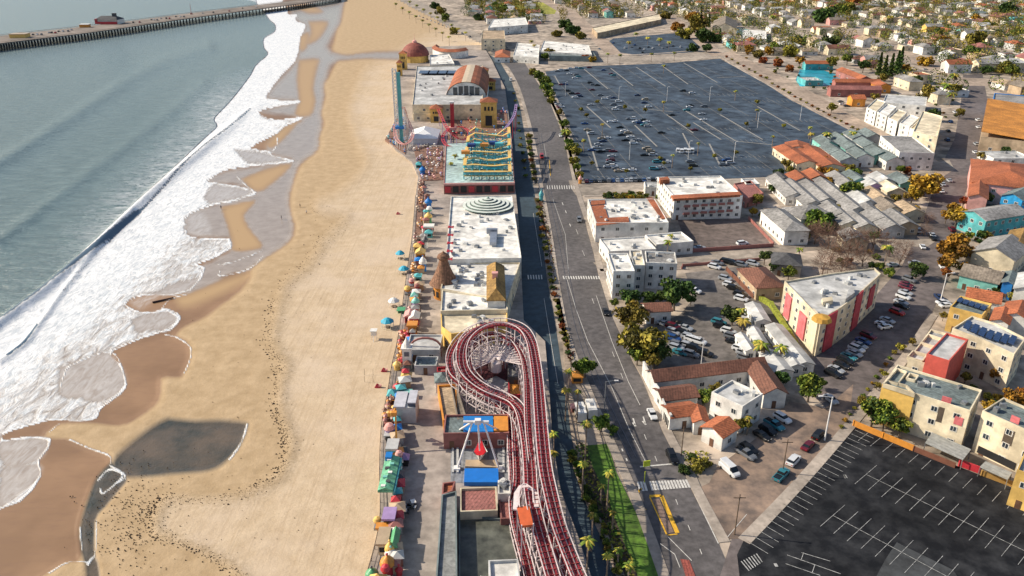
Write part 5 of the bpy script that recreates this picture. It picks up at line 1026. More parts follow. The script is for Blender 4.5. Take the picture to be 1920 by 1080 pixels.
t_ = T('ride_cover', 'ride', 'long green and teal ride roof beside the boardwalk', tuple(G(731, 925, DZ))); m_ = MB(); a = G(716, 940, 5.2) - G(731, 925, DZ); ln_ = 11.5; m_.box((-.2, 2, 3.4), (3.2, ln_, .5)); m_.add([(-1.8, -3.7, 3.7), (1.4, -3.7, 3.7), (1.4, 7.7, 3.7), (-1.8, 7.7, 3.7), (-.2, -3.7, 4.4), (-.2, 7.7, 4.4)], [(0, 1, 4), (1, 2, 5, 4), (2, 3, 5), (3, 0, 4, 5)]); m_.build('roof', mat('green_canopy', (.16, .46, .27), .6, .3, .6), t_)
m_ = MB(); m_.box((1.6, 2, 2), (.3, ln_, 3)); m_.build('side_panel', paint('T'), t_); m_ = MB(); m_.box((-.9, 7, 4.4), (1.4, 2, 1.0)); m_.build('front_car', paint('U'), t_)
for k in range(7): m_ = MB(); m_.box((0, 0, 0), (.9, .7, .35)); m_.build('roof_car', [paint('W'), paint('D'), paint('M')][k % 3], t_, (-.7 + .8 * (k % 2), -3 + 1.5 * k, 4.3))
kiosk(719, 1004, 2.0, 5.0, 4, 'C', 'N', 'peach coloured slide roof leaning to the sand', 'flat', name='slide_roof', cat='roof'); kiosk(740, 1008, 1.2, 5, 4.2, 'E', 'E', 'narrow green roof beside the peach slide roof', 'gable')
t_ = T('grey_pavilion', 'pavilion', 'pale grey two-part pavilion roof with dark clerestory', tuple(G(762, 790, DZ))); m_ = MB(); m_.box((0, 2.5, 2.2), (5.0, 6.5, 4.4)); m_.build('wall', wall('L'), t_); m_ = MB(); m_.box((-1.4, 2.5, 4.6), (2.8, 7.0, .4)); m_.box((1.6, 2.2, 5.6), (2.0, 5.8, .3)); m_.build('roof', mat('pav_roof', (.5, .5, .55), .7, .1), t_)
m_ = MB(); m_.box((1.6, 2.2, 5), (1.8, 5.4, 1.0)); m_.build('clerestory', mat('clerestory_glass', (.10, .12, .17), .3), t_)
for x, y, l in ((715, 698, 'red and pink beach net stand, further of two'), (703, 728, 'red and pink beach net stand, nearer of two'), (743, 403, 'dark red beach net stand far along the sand')):
    t_ = T('net_stand', 'net stand', l, tuple(G(x, y, 0))); m_ = MB(); m_.bar((0, 0, 0), (.6, 0, 1.3), .3, r2=.15); m_.bar((.6, 0, 1.3), (1.4, 0, .5), .25); m_.box((.8, 0, .4), (1.4, .8, .5)); m_.build('base', mat('net_red', (.45, .03, .06), .6), t_); m_ = MB(); m_.box((1.4, 0, .8), (.7, .6, .5)); m_.build('cushion', paint('P'), t_)
for q_, l in (([(684, 705), (700, 705), (700, 718), (684, 718)], 'volleyball court ropes near the red net stands'),):
    P_ = [G(x, y, .0) for x, y in q_]; m_ = MB()
    for k in range(4): m_.bar(P_[k], P_[(k + 1) % 4], .05); m_.bar(P_[k], P_[k] + Vector((0, 0, 2.2)), .05)
    tag(m_.build('volleyball_court', WOOD), 'court', l)
# orange crane ride
t_ = T('crane_ride', 'ride', 'orange and yellow upright crane-arm ride by the railing', tuple(G(744, 850, DZ))); m_ = MB(); m_.bar((0, 0, 0), (-.3, 4, 9.5), .32, r2=.25); m_.bar((-.3, 4, 9.5), (-1.6, 7.5, 6), .22); m_.build('arm', mat('crane_yellow', (.75, .33, .04), .5), t_)
for k in range(4): m_ = MB(); m_.box((0, 0, 0), (1.2, 1.0, .9)); m_.build('seat_pod', [paint('I'), paint('Y')][k % 2], t_, (-.5 - .5 * k, 3 + 1.2 * k, 8.8 - .8 * k))
m_ = MB(); m_.lathe((0, 0, 0), [(2.6, 0), (2.6, .7), (.02, .7)], 14); m_.build('turntable', paint('D'), t_)
# ship swing ride
t_ = T('ship_swing_ride', 'ride', 'swinging ship ride: red ship under a tall white A-frame', tuple(G(897, 843, DZ))); c = Vector(t_.location); ap = G(896, 791, 12.5) - c
for x, y in ((857, 880), (936, 880), (852, 812), (946, 812)):
    f_ = G(x, y, DZ) - c; m_ = MB(); m_.bar(f_, ap + Vector((1.2 if f_.x > 0 else -1.2, 0, 0)), .24, n=8, r2=.2); m_.box((f_.x, f_.y, .3), (1.4, 1.4, .6)); m_.build('leg', WHITEM, t_)
m_ = MB(); m_.bar(ap + Vector((-3.2, 0, 0)), ap + Vector((2.4, 0, 0)), .32, n=8); m_.box(tuple(ap + Vector((0, 0, .1))), (1.3, 1.1, 1.1)); m_.build('axle', WHITEM, t_); sh = G(900, 846, 3.0) - c
m_ = MB(); m_.bar(ap, sh + Vector((0, 1.5, 1.2)), .16, n=6); m_.bar(ap, sh + Vector((0, -1.5, 1.2)), .16, n=6); m_.build('swing_arm', WHITEM, t_)
m_ = MB(); S = []
for k in range(9): y = -3.4 + 6.8 * k / 8; hw_ = 1.6 * (1 - abs(y) / 3.7) + .08; zb = .6 + .12 * y * y; S.append((y, hw_, zb, zb + 1.5))
vs = []
for y, hw_, zb, zt in S: vs += [(sh.x - hw_, sh.y + y, zt - .4), (sh.x, sh.y + y, zb - .4), (sh.x + hw_, sh.y + y, zt - .4)]
m_.add(vs, [(i * 3 + j, i * 3 + j + 1, (i + 1) * 3 + j + 1, (i + 1) * 3 + j) for i in range(8) for j in (0, 1)]); m_.build('hull', paint('W'), t_)
m_ = MB(); m_.add([(sh.x - .8 * (1.6 * (1 - abs(y) / 3.7) + .08), sh.y + y, .6 + .12 * y * y + 1.15) for y in [s[0] for s in S]] + [(sh.x + .8 * (1.6 * (1 - abs(y) / 3.7) + .08), sh.y + y, .6 + .12 * y * y + 1.15) for y in [s[0] for s in S]], [(i, i + 1, 10 + i, 9 + i)[::1] for i in range(8)]); m_.build('deck', mat('ship_red', (.62, .02, .03), .5), t_)
for k in (-1, 1): m_ = MB(); m_.box((sh.x + 1.9 * k, sh.y + 4.5, 2.6), (1.6, 1.4, 1.2)); m_.build('figurehead', mat('ship_red', (.62, .02, .03)), t_)
def pad(px, h_, k, label, nm='ride_platform'):
    P_ = [G(x, y, h_) for x, y in px]; m_ = MB(); m_.prism([(p.x, p.y) for p in P_], DZ, h_); o = m_.build(nm, k if not isinstance(k, str) else paint(k)); tag(o, 'platform', label); return o
pad([(870, 904), (935, 904), (934, 878), (871, 878)], 2.2, mat('pad_blue', (.01, .17, .60), .5, .06, .8), 'bright blue pad in front of the ship ride'); pad([(872, 876), (934, 876), (934, 862), (873, 862)], 1.9, 'N', 'pale tan step behind the blue pad')
for i, (x, l) in enumerate(((849, 'leftmost'), (858, 'second from left'), (944, 'third from left'), (952, 'rightmost'))): pad([(x - 2, 885), (x + 2, 885), (x + 2, 815), (x - 2, 815)], 1.6, 'L', f'long grey queue fence beside the ship ride, {l}', 'queue_fence')
pad([(855, 800), (866, 800), (866, 792), (855, 792)], 4, 'Y', 'yellow ball-topped post block left of the ship ride', 'post_block')

# ------------------------------------------------------------------ the big wooden coaster
red = mat('coaster_red', (.25, .018, .03), .65, .35, 1.2); redl = mat('coaster_rust', (.36, .055, .055), .7, .35, 1.5); cw_ = mat('coaster_white', (.74, .64, .63), .6, .1, 1)
co = T('roller_coaster', 'roller coaster', 'large red and white wooden roller coaster with fan-shaped turn', tuple(G(950, 700, DZ))); cc0 = Vector(co.location)
TRK_A = [(1100, 1120, 9), (1082, 1080, 9), (1062, 1030, 10), (1046, 985, 12), (1032, 930, 14), (1022, 880, 15), (1016, 820, 16), (1012, 770, 16), (1008, 720, 15), (1003, 680, 14.5), (996, 645, 14), (983, 622, 14), (962, 610, 14), (938, 606, 14), (912, 610, 14), (889, 622, 13.5), (872, 640, 13), (865, 662, 12), (866, 685, 11), (875, 705, 10), (893, 722, 9), (916, 736, 8.5), (942, 746, 8), (964, 758, 8), (978, 780, 9), (988, 830, 10), (993, 880, 11), (996, 930, 12), (1006, 980, 11), (1020, 1030, 9), (1036, 1085, 8), (1048, 1125, 8)]
TRK_B = [(1070, 1120, 6), (1056, 1080, 6), (1036, 1020, 7), (1018, 950, 8), (1005, 900, 9), (998, 850, 10.5), (993, 800, 11), (991, 750, 10.5), (989, 705, 10), (981, 668, 9.5), (965, 642, 9.5), (943, 628, 9.5), (920, 624, 9.5), (898, 630, 9.5), (882, 646, 8.5), (876, 668, 7.5), (881, 696, 6.5), (903, 722, 5.5), (934, 739, 5), (956, 758, 5), (966, 790, 5), (970, 850, 5), (972, 900, 5), (968, 930, 5), (964, 945, 5), (968, 985, 5), (985, 1050, 5), (1000, 1115, 5)]
TRK_C = [(930, 611, 11.5), (900, 614, 11.5), (872, 628, 11), (852, 650, 10), (843, 676, 9), (850, 704, 7.5), (874, 724, 6), (905, 742, 5), (935, 758, 4.5), (955, 790, 4), (960, 850, 4), (963, 900, 4), (958, 935, 4)]
nb = 0
def coaster_track(pts, wd, rows, post=True):
    global nb
    S = [Vector(p) - cc0 for p in smooth([tuple(G(*q)) for q in pts], 8)]
    L_ = [0]
    for a, c in zip(S[:-1], S[1:]): L_.append(L_[-1] + (c - a).length)
    def at(s):
        i = max(0, min(len(S) - 2, int(np.searchsorted(L_, s)) - 1)); f = (s - L_[i]) / max(1e-6, L_[i + 1] - L_[i]); d = (S[i + 1] - S[i]); d.z = 0; d.normalize(); return S[i].lerp(S[i + 1], f), Vector((d.y, -d.x, 0))
    m_ = MB(); m_.ribbon(S, wd, .35); m_.build('track_bed', red, co); m_ = MB()
    for o_ in (-wd / 2, wd / 2): m_.ribbon([p + Vector((0, 0, 1.0)) for p in S], .17, .16, off=o_ * 1.1)
    m_.build('handrail', cw_, co); m_ = MB()
    for o_ in (-.5, .5): m_.ribbon([p + Vector((0, 0, .14)) for p in S], .16, .12, off=o_)
    m_.build('rail', mat('rail_grey', (.45, .38, .38), .4, .1, metal=.4), co); m_ = MB(); s = 0
    while s < L_[-1]:
        p, n = at(s); m_.bar(p - n * wd * .56 + Vector((0, 0, .1)), p + n * wd * .56 + Vector((0, 0, .1)), .09); 
        for sg in (-1, 1): m_.bar(p + n * sg * wd * .56, p + n * sg * wd * .56 + Vector((0, 0, 1)), .07)
        s += 1.25
    tag(m_.build('sleepers', redl, co), kind='stuff'); s = 0; extra = MB()
    while s < L_[-1]:
        p, n = at(s); H_ = p.z; q = MB(); sp_ = wd * .56 + H_ * .06
        for sg in (-1, 1): q.bar(p + n * sg * wd * .52 - Vector((0, 0, .3)), Vector((p.x, p.y, 0)) + n * sg * sp_, .13)
        lv = max(1, int(H_ / 3.2))
        for k in range(1, lv + 1):
            z = H_ * k / (lv + 1); f = 1 - z / H_; w0 = wd * .52 + (sp_ - wd * .52) * f; q.bar(Vector((p.x, p.y, z)) - n * w0, Vector((p.x, p.y, z)) + n * w0, .09)
            z2 = H_ * (k - 1) / (lv + 1); q.bar(Vector((p.x, p.y, z)) - n * w0, Vector((p.x, p.y, z2)) + n * w0, .07)
        if nb < 98: q.build('support_bent', cw_, co); nb += 1
        else: extra.add(q.v, q.f)
        s += 3.4
    # outer face bracing: long horizontals following the track
    for z in (.33, .66):
        for sg in (-1, 1): extra.ribbon([Vector((p.x, p.y, p.z * z)) for p in S], .16, .16, off=sg * wd * .58)
    if extra.v: tag(extra.build('trestle', cw_, co), kind='stuff')
    return S, L_, at
sa = coaster_track(TRK_A, 2.3, 3); sb = coaster_track(TRK_B, 1.9, 2); sc_ = coaster_track(TRK_C, 1.7, 2)
hub = G(930, 682, 1.6) - cc0; rad = MB(); k = 0
S, L_, at = sa
Sb, Lb, atb = sb
hub = G(930, 676, 6.0) - cc0
def sfrac(x, y, z_): g_ = G(x, y, z_) - cc0; return min(range(len(Sb)), key=lambda k: (Sb[k] - g_).length)
fa_, fb_ = Lb[sfrac(984, 680, 9.7)], Lb[sfrac(880, 694, 6.6)]
def bring(i, n_, f, dz=0.0):
    p, n = atb(fa_ + (fb_ - fa_) * i / n_); d = p - hub; q = hub + d * f; return Vector((q.x, q.y, hub.z + (p.z - 1.0 - hub.z) * f + dz))
for i in range(25):
    a, c_ = bring(i, 24, .98, .4), bring(i, 24, .05, .4); rad.bar(a, c_, .19, r2=.10); e = bring(i, 24, .9); rad.bar((e.x, e.y, 0), e, .07)
    rad.bar(bring(i, 24, .52, .4), bring(min(24, i + 1), 24, .52, .4), .08)
rad.build('radial_struts', cw_, co); rr = MB()
for f, w_ in ((.92, .9),): rr.ribbon([bring(i, 39, f, -.3) for i in range(40)], w_, .2)
flr = MB(); fr_ = [(*bring(i, 39, 1.0).xy, .16) for i in range(40)]; flr.add([(hub.x, hub.y, .16)] + fr_, [(0, i + 1, i + 2)[::-1] for i in range(39)]); flr.build('maroon_floor', mat('maroon_floor', (.085, .016, .022), .85, .3, 1), co)
m_ = MB(); m_.lathe(tuple(hub - Vector((0, 0, 3))), [(1.5, 0), (1.4, 2.6), (.4, 3.0), (.02, 3.1)], 16); m_.build('hub', cw_, co)
rr.build('ring_walkway', red, co)
m_ = MB(); P_ = [G(x, y, 13) - cc0 for x, y in [(978, 982), (1000, 979), (992, 944), (970, 947)]]; m_.prism([(p.x, p.y) for p in P_], 12 - DZ, 12.5 - DZ); o = m_.build('station_roof', mat('orange_roof', (.60, .12, .035), .6, .1), co)
m_ = MB()
for p in P_: m_.bar((p.x, p.y, 0), (p.x, p.y, 11.5), .15)
m_.build('station_posts', cw_, co)
P_ = [G(x, y, 12) - cc0 for x, y in [(966, 955), (968, 925), (976, 912), (990, 912), (1004, 922), (1006, 950)]]; m_ = MB(); m_.ribbon([tuple(p) for p in P_], .9, .3); m_.ribbon([tuple(p + Vector((0, 0, 1))) for p in P_], .2, .2, off=.6); m_.build('service_walkway', cw_, co)
# dark railing along the sand edge of the boardwalk
rt_ = T('railing', 'railing', 'dark railing along the sand edge of the boardwalk', tuple(G(720, 800, DZ))); c = Vector(rt_.location); L_r = [G(x, y, DZ) - c for x, y in smooth([(688, 1085), (712, 985), (712, 880), (716, 800), (727, 740), (735, 690), (746, 640), (757, 560), (765, 500), (773, 445), (779, 370)], 5)]
m_ = MB(); m_.ribbon([p + Vector((0, 0, 1.05)) for p in L_r], .12, .1); m_.ribbon([p + Vector((0, 0, .55)) for p in L_r], .06, .06); m_.build('rail', mat('rail_dark', (.06, .045, .04), .7), rt_)
for p in L_r: m_ = MB(); m_.bar(p, p + Vector((0, 0, 1.05)), .06); m_.build('post', mat('rail_dark', (.06, .045, .04)), rt_)
# low rows of folding stalls along the promenade edge
rn_k = random.Random(21); n_k = 0
for y in range(352, 1070, 15):
    x = np.interp(y, [340, 400, 470, 540, 640, 740, 800, 900, 1070], [797, 799, 790, 783, 770, 752, 744, 744, 742]) + rn_k.uniform(-3, 3); c1_ = rn_k.choice('RITUWGXBNDLXNW'); n_k += 1
    p = G(x, y, DZ + 2); t_ = T('stall', 'stall', None, (p.x, p.y, DZ), rn_k.random() * .3, 'small stalls along the promenade', auto=False); auto_label(t_, f'small {WORD[c1_]} roofed stall on the promenade', p); m_ = MB(); w_ = rn_k.uniform(1.4, 2.6); m_.box((0, 0, .9), (w_, w_ * .8, 1.8)); m_.build('counter', paint(rn_k.choice('WLDNX')), t_)
    m_ = MB(); a = w_ * .65; m_.add([(-a, -a, 2.2), (a, -a, 2.2), (a, a, 2.2), (-a, a, 2.2), (0, 0, 3.1)], [(0, 1, 4), (1, 2, 4), (2, 3, 4), (3, 0, 4), (3, 2, 1, 0)]); m_.build('roof', paint(c1_), t_)
# ------------------------------------------------------------------ town buildings, nearest first
A1 = wang(1655, 720, 1815, 767); AB = wang(1370, 110, 1620, 240)
def cut(root, px, h, col, name='roof_patch', label=None, th=.15):
    """tile strip or coloured panel lying on a roof"""
    c = Vector(root.location); P_ = [G(x, y, h) - c for x, y in px]; m_ = MB(); m_.prism([(p.x, p.y) for p in P_], h - c.z - th, h - c.z); o = m_.build(name, roofm(col), root)
    if label: o['label'] = label
    return o
def panel(root, a, b_, z0, z1, col, name='wall_panel', label=None, out=.06, th=.12):
    """coloured area on a wall between two photo points taken at height a[2]"""
    c = Vector(root.location); p, q = G(*a) - c, G(*b_) - c; d = (q - p); n = Vector((d.y, -d.x, 0)).normalized(); m_ = MB(); ang = math.atan2(d.y, d.x); mid = (p + q) / 2 + n * out
    m_.box((mid.x, mid.y, (z0 + z1) / 2), (d.length, th, z1 - z0), ang); o = m_.build(name, paint(col) if isinstance(col, str) else col, root)
    if label: o['label'] = label
    return o
# white motel block and neighbours by the road
mo = B('motel', 'long single-storey motel wing with brown ridged roof', [(1229, 716), (1434, 686), (1424, 672), (1215, 692)], 4.6, 'W', 'B', 'gable', rise=1.6, step=5)
B('motel', 'brown roofed motel wing turning towards the dirt lot', [(1442, 745), (1466, 727), (1432, 682), (1408, 692)], 4.6, 'W', 'B', 'gable', rise=1.6)
B('motel', 'short brown roofed motel wing behind the white street wall', [(1242, 752), (1303, 740), (1297, 722), (1230, 726)], 3.8, 'W', 'B', 'gable', rise=1.2)
B('motel', 'bright terracotta roofed office wing next to the street wall', [(1256, 783), (1303, 774), (1297, 754), (1248, 758)], 3.8, 'W', 'O', 'gable', rise=.9)
B('motel', 'bright terracotta linking roof running down to the corner house', [(1300, 792), (1330, 788), (1318, 770), (1296, 758)], 3.8, 'W', 'O', 'gable', rise=.8)
B('motel', 'corner house with bright terracotta roof and dark end window', [(1351, 820), (1383, 801), (1346, 781), (1322, 797)], 4.2, 'W', 'O', 'gable', rise=1.3)
mb = B('motel', 'white two-storey box with flat pale roof', [(1394, 764), (1429, 736), (1367, 711), (1340, 736)], 7.6, 'W', 'L', rows=2, units=3)
t_ = T('street_wall', 'wall', 'tall white street wall in front of the brown motel roofs', tuple(G(1235, 760))); m_ = MB(); c = Vector(t_.location)
wl = [(1205, 692), (1220, 722), (1232, 742), (1243, 768), (1256, 795)]; m_.ribbon([tuple(G(x, y + 12) - c + Vector((0, 0, 4.4 - .5 * (i % 2)))) for i, (x, y) in enumerate(wl)], .5, 4.3); m_.build('wall', wall('W'), t_)
for k in range(4): p = G(1250 + 2.5 * k, 785 + 5 * k) - c; m_ = MB(); m_.box((p.x - .6, p.y - .6, 1.3), (.7, .7, 2.0)); m_.build('arch_opening', DARK, t_)
for q_, l in (([(1458, 700), (1483, 692), (1455, 655), (1427, 664)], 'pale-roofed white cabin nearest the brown motel wing'), ([(1485, 690), (1503, 684), (1478, 650), (1459, 656)], 'middle white cabin between two pale roofs'), ([(1503, 690), (1518, 676), (1462, 607), (1440, 613)], 'longest pale-roofed white cabin beside the yellow-green hedge'),
              ([(1422, 648), (1440, 644), (1418, 612), (1404, 617)], 'tan-white cabin among palms in the shaded lot'), ([(1402, 660), (1415, 655), (1395, 625), (1382, 630)], 'small tan shed row beside the parked cars'), ([(1420, 605), (1442, 600), (1422, 568), (1400, 572)], 'white cabin at the head of the hedge')): B('cabin', l, q_, 3.2, 'W', 'L', 'gable', rise=.8, cat='cabin', over=.3, door=False)
B('house', 'brown roofed tan house with reddish fence by the shaded lot', [(1424, 541), (1468, 535), (1434, 499), (1384, 505)], 4.6, 'N', 'B', 'hip', cat='house', group='houses of the town')
B('house', 'small white wall house with brown roof among round trees', [(1213, 584), (1256, 581), (1252, 567), (1205, 568)], 4.4, 'W', 'B', 'gable', rise=1.2, cat='house')
# white sawtooth apartments
aw = B('apartment_building', 'front white apartment tower with dark square windows on the road', [(1152, 511), (1188, 505), (1176, 473), (1140, 476)], 10, 'W', 'W', rows=3, units=4, door=False, step=3)
B('apartment_building', 'middle white apartment tower with dark square windows', [(1189, 498), (1208, 496), (1203, 468), (1180, 470)], 9.5, 'W', 'C', rows=3, units=2, door=False, step=3)
B('apartment_building', 'wide white apartment block beside the dark shaded lot', [(1213, 497), (1268, 489), (1261, 469), (1214, 474)], 9.5, 'W', 'G', rows=3, units=3, door=False, step=3.4)
B('shop', 'low white roof between the tile-roofed hotel and the sawtooth apartments', [(1140, 472), (1228, 466), (1212, 443), (1126, 447)], 5.5, 'W', 'W', units=4)
B('shop', 'white low roof strip beside the walled brown lot', [(1228, 461), (1291, 450), (1287, 436), (1212, 438)], 5, 'W', 'W', units=1)
h1 = B('hotel', 'white block with terracotta roof edging on the road corner', [(1118, 424), (1252, 411), (1222, 370), (1107, 376)], 8, 'W', 'W', rows=2, units=22, step=5)
cut(h1, [(1119, 423), (1180, 416), (1178, 406), (1140, 408), (1133, 384), (1109, 386)], 7.9, 'O', 'roof_tiles'); cut(h1, [(1212, 371), (1223, 370), (1251, 408), (1240, 410)], 7.9, 'O', 'roof_tiles'); cut(h1, [(1108, 384), (1135, 382), (1134, 375), (1108, 376)], 7.85, 'O', 'roof_tiles')
h2 = B('hotel', 'three-storey white hotel with red balconies and terracotta mansard edge', [(1266, 372), (1391, 364), (1347, 327), (1237, 334)], 10, 'W', 'W', rows=3, units=9, step=3.2)
cut(h2, [(1263, 373), (1391, 365), (1386, 359), (1258, 366)], 10.35, 'O', 'roof_tiles', th=.9); cut(h2, [(1238, 338), (1256, 336), (1252, 331), (1236, 333)], 11.5, 'O', 'roof_tiles', th=2)
c2_ = Vector(h2.location); e0_, e1_ = G(1267, 372, 10) - c2_, G(1390, 364, 10) - c2_; dv = (e1_ - e0_)
for k in range(6):
    for z in (3.2, 6.4): p = e0_ + dv * ((k + 1.3) / 7.6); m_ = MB(); m_.box((p.x, p.y - .9, z), (2.6, 1.6, .2)); m_.box((p.x, p.y - 1.65, z + .5), (2.6, .1, 1)); m_.build('balcony', paint('X'), h2)
B('shop', 'white low annex with blue awning beside the balcony hotel', [(1212, 352), (1238, 350), (1236, 340), (1208, 342)], 4, 'W', 'L', units=1)
B('shop', 'dull red low roofs behind the balcony hotel', [(1398, 372), (1432, 362), (1408, 338), (1376, 344)], 4.5, 'X', 'X', fit=False)
B('shop', 'pale green-white small roof on the cross street', [(1402, 346), (1422, 343), (1412, 333), (1392, 336)], 4.5, 'W', 'L')
# walled lot fence, red walls
def fence(pts, h, col, label, wd=.25, name='fence', cat='fence', per=None):
    P_ = [G(x, y) for x, y in pts]; root = T(name, cat, label, tuple(P_[0])); c = Vector(root.location); m_ = MB(); m_.ribbon([tuple(p - c + Vector((0, 0, h))) for p in P_], wd, h - .05); m_.build('panel', paint(col) if isinstance(col, str) else col, root)
    for p, q in zip(P_[:-1], P_[1:]):
        n = max(1, int((q - p).length / 5)); 
        for k in range(n): e = p.lerp(q, k / n) - c; m_ = MB(); m_.box((e.x, e.y, h / 2), (wd + .15, wd + .15, h + .2)); m_.build('post', paint(col) if isinstance(col, str) else col, root)
    return root
fence([(1287, 474), (1450, 463)], 1.5, 'X', 'red wall along the near side of the walled lot'); fence([(1404, 412), (1450, 460)], 1.3, 'X', 'orange-red sloping wall at the end of the walled lot'); fence([(1278, 505), (1280, 500), (1425, 488)], 1.0, 'X', 'low maroon kerb wall beside the mid street')
fence([(1600, 799), (1712, 846)], 1.6, 'I', 'orange board fence at the back of the near empty lot'); fence([(1712, 846), (1790, 878)], 1.4, 'B', 'brown fence continuing behind the near empty lot'); fence([(1798, 874), (1836, 888)], 1.8, 'R', 'bright red fence panel by the carports'); fence([(1840, 892), (1930, 925)], 1.4, 'Q', 'olive fence at the right edge of the near empty lot')
fence([(1512, 686), (1478, 628), (1445, 575), (1420, 560)], 1.6, mat('hedge_green', (.25, .28, .03), .9, .3, 1, bump=.5), 'clipped yellow-green hedge between cabins and pink-and-cream block', 1.3, 'hedge', 'hedge')
fence([(1362, 508), (1412, 560)], 1.6, 'B', 'reddish brown fence between shaded lot and tan house')
# pink and cream apartment block
ap = B('apartment_building', 'big pink and cream apartment block with pale roof and red wall strips', [(1471, 527), (1540, 598), (1574, 578), (1600, 560), (1652, 513), (1640, 502), (1560, 512)], 12, 'C', 'L', fit=False, rows=4, units=12, step=4)
for a, b2, k, z0, z1 in [((1479, 535, 12), (1489, 545, 12), 'P', 2, 9.5), ((1505, 562, 12), (1518, 575, 12), 'P', 1, 8.5), ((1553, 591, 12), (1570, 581, 12), 'R', .3, 11.9), ((1606, 555, 12), (1618, 544, 12), 'R', .3, 12), ((1634, 530, 12), (1643, 521, 12), 'R', 3, 10), ((1524, 581, 12), (1538, 596, 12), 'C', 0, 12.4)]: panel(ap, a, b2, z0, z1, mat('stucco_red', (.42, .05, .07), .8) if k == 'R' else mat('stucco_rose', (.62, .16, .17), .8) if k == 'P' else k, 'wall_panel', {'R': 'dark red wall strip', 'P': 'rose red bay', 'C': None}[k], th=.9 if k != 'R' else .5)
cut(ap, [(1586, 560), (1603, 548), (1596, 533), (1590, 545)], 13.2, 'L', 'roof_screen', th=1.4); cut(ap, [(1543, 566), (1562, 563), (1560, 556), (1541, 559)], 13, 'C', 'roof_screen', th=1.2)
m_ = MB(); a_ = G(1541, 597, 12.5) - Vector(ap.location); m_.lathe((a_.x, a_.y, 12), [(2.8, 0), (2.2, 1), (.05, 1.5)], 10); m_.build('corner_canopy', mat('ochre', (.55, .30, .05), .8), ap)
# condos at the right
c1 = B('condominium', 'cream condo with bright yellow left end and red roof-terrace recess', [(1655, 719), (1815, 768), (1846, 733), (1683, 683)], 11, 'C', 'S', rows=3, units=6, step=4.2)
panel(c1, (1655, 719, 11), (1716, 738, 11), .1, 11.05, 'Y', 'wall_panel', 'bright yellow end wall', th=.5)
def terrace_box(root, px, h, par_=1.0, k='C', floor='L'):
    c = Vector(root.location); P_ = [G(x, y, h) - c for x, y in px]; m_ = MB()
    for i in range(4): a, b2 = P_[i], P_[(i + 1) % 4]; m_.ribbon([tuple(a), tuple(b2)], .3, par_)
    m_.build('parapet', wall(k), root)
for q_ in ([(1664, 712), (1682, 690), (1700, 696), (1684, 718)], [(1656, 719), (1664, 712), (1700, 722), (1716, 738)], [(1706, 699), (1722, 703), (1716, 712), (1700, 708)]): terrace_box(c1, q_, 11.2)
def recess(root, px, h, dep, col):
    c = Vector(root.location); P_ = [G(x, y, h) - c for x, y in px]; m_ = MB(); m_.prism([(p.x, p.y) for p in P_], h - dep, h + .05); m_.build('terrace_wall', paint(col), root)
panel(c1, (1764, 752, 11), (1784, 758, 11), 5.6, 9.6, mat('recess_shade_brown', (.10, .075, .055), .9), 'terrace_recess_shade', th=.3); panel(c1, (1766, 745, 12), (1784, 750, 12), 9.2, 12, mat('stucco_rose', (.62, .16, .17), .8), 'wall_panel', 'rose red terrace wall', th=.3, out=-.8); panel(c1, (1796, 762, 11), (1812, 767, 11), 6.5, 8.6, mat('stucco_rose', (.62, .16, .17), .8), 'balcony', 'rose balcony front', th=.5)  # flat dark brown panel paints the shade of the terrace recess
panel(c1, (1740, 744, 11), (1813, 767, 11), .4, 2.4, DARK, 'garage_opening', th=.3)
c2 = B('condominium', 'red-walled condo with grey wedge roof and small cream roof boxes', [(1742, 664), (1776, 676), (1815, 640), (1776, 620)], 11, 'R', 'L', rows=3, win=False, wm=mat('stucco_coral', (.58, .10, .075), .8, .1))
B('condominium', 'low cream terrace boxes left of the red-walled condo', [(1700, 671), (1738, 682), (1772, 624), (1748, 618)], 8, 'C', 'L', rows=2)
for q_ in ([(1702, 668), (1730, 676), (1738, 664), (1712, 657)], [(1728, 641), (1756, 650), (1766, 634), (1740, 626)]): terrace_box(c2, q_, 8.4)
c3 = B('condominium', 'cream condo curving round a court under blue solar panels', [(1786, 615), (1843, 636), (1902, 664), (1924, 634), (1868, 606), (1822, 592)], 11, 'C', 'L', fit=False, rows=3, step=4)
for k in range(7): f = k / 6; x, y = 1806 + 84 * f, 612 + 27 * f + 4 * math.sin(f * 3); P_ = [G(a, b2, 11.6) - Vector(c3.location) for a, b2 in ((x, y), (x + 11, y + 5), (x + 18, y - 9), (x + 8, y - 13))]; m_ = MB(); m_.prism([(p.x, p.y) for p in P_], 11.2, 11.5); m_.build('solar_panel', mat('solar_cells', (.02, .045, .12)), c3)
c4 = B('condominium', 'ochre house with blue solar strip and terracotta ridges', [(1784, 574), (1840, 592), (1858, 572), (1803, 552)], 8, 'Y', 'S', rows=2)
for k in range(5): x, y = 1794 + 11 * k, 562 + 3.6 * k; P_ = [G(a, b2, 8.6) - Vector(c4.location) for a, b2 in ((x, y), (x + 9, y + 3), (x + 14, y - 3), (x + 5, y - 6))]; m_ = MB(); m_.prism([(p.x, p.y) for p in P_], 8.1, 8.4); m_.build('solar_panel', mat('solar_cells', (.02, .045, .12)), c4)
B('house', 'terracotta roofed house left of its twin above the solar strip', [(1806, 556), (1870, 566), (1880, 552), (1822, 540)], 8, 'W', 'O', 'gable', cat='house'); B('house', 'terracotta roofed white house at the right picture edge', [(1878, 590), (1932, 600), (1940, 578), (1890, 566)], 8, 'W', 'O', 'gable', cat='house')
B('house', 'white gabled house between ochre house and right edge', [(1858, 600), (1892, 606), (1898, 584), (1868, 578)], 8, 'W', 'O', 'gable', cat='house')
c5 = B('condominium', 'cream condo with pink balcony cut by the right picture edge', [(1849, 772), (1960, 822), (1990, 790), (1875, 743)], 11, 'C', 'S', rows=3, units=3, step=4.2)
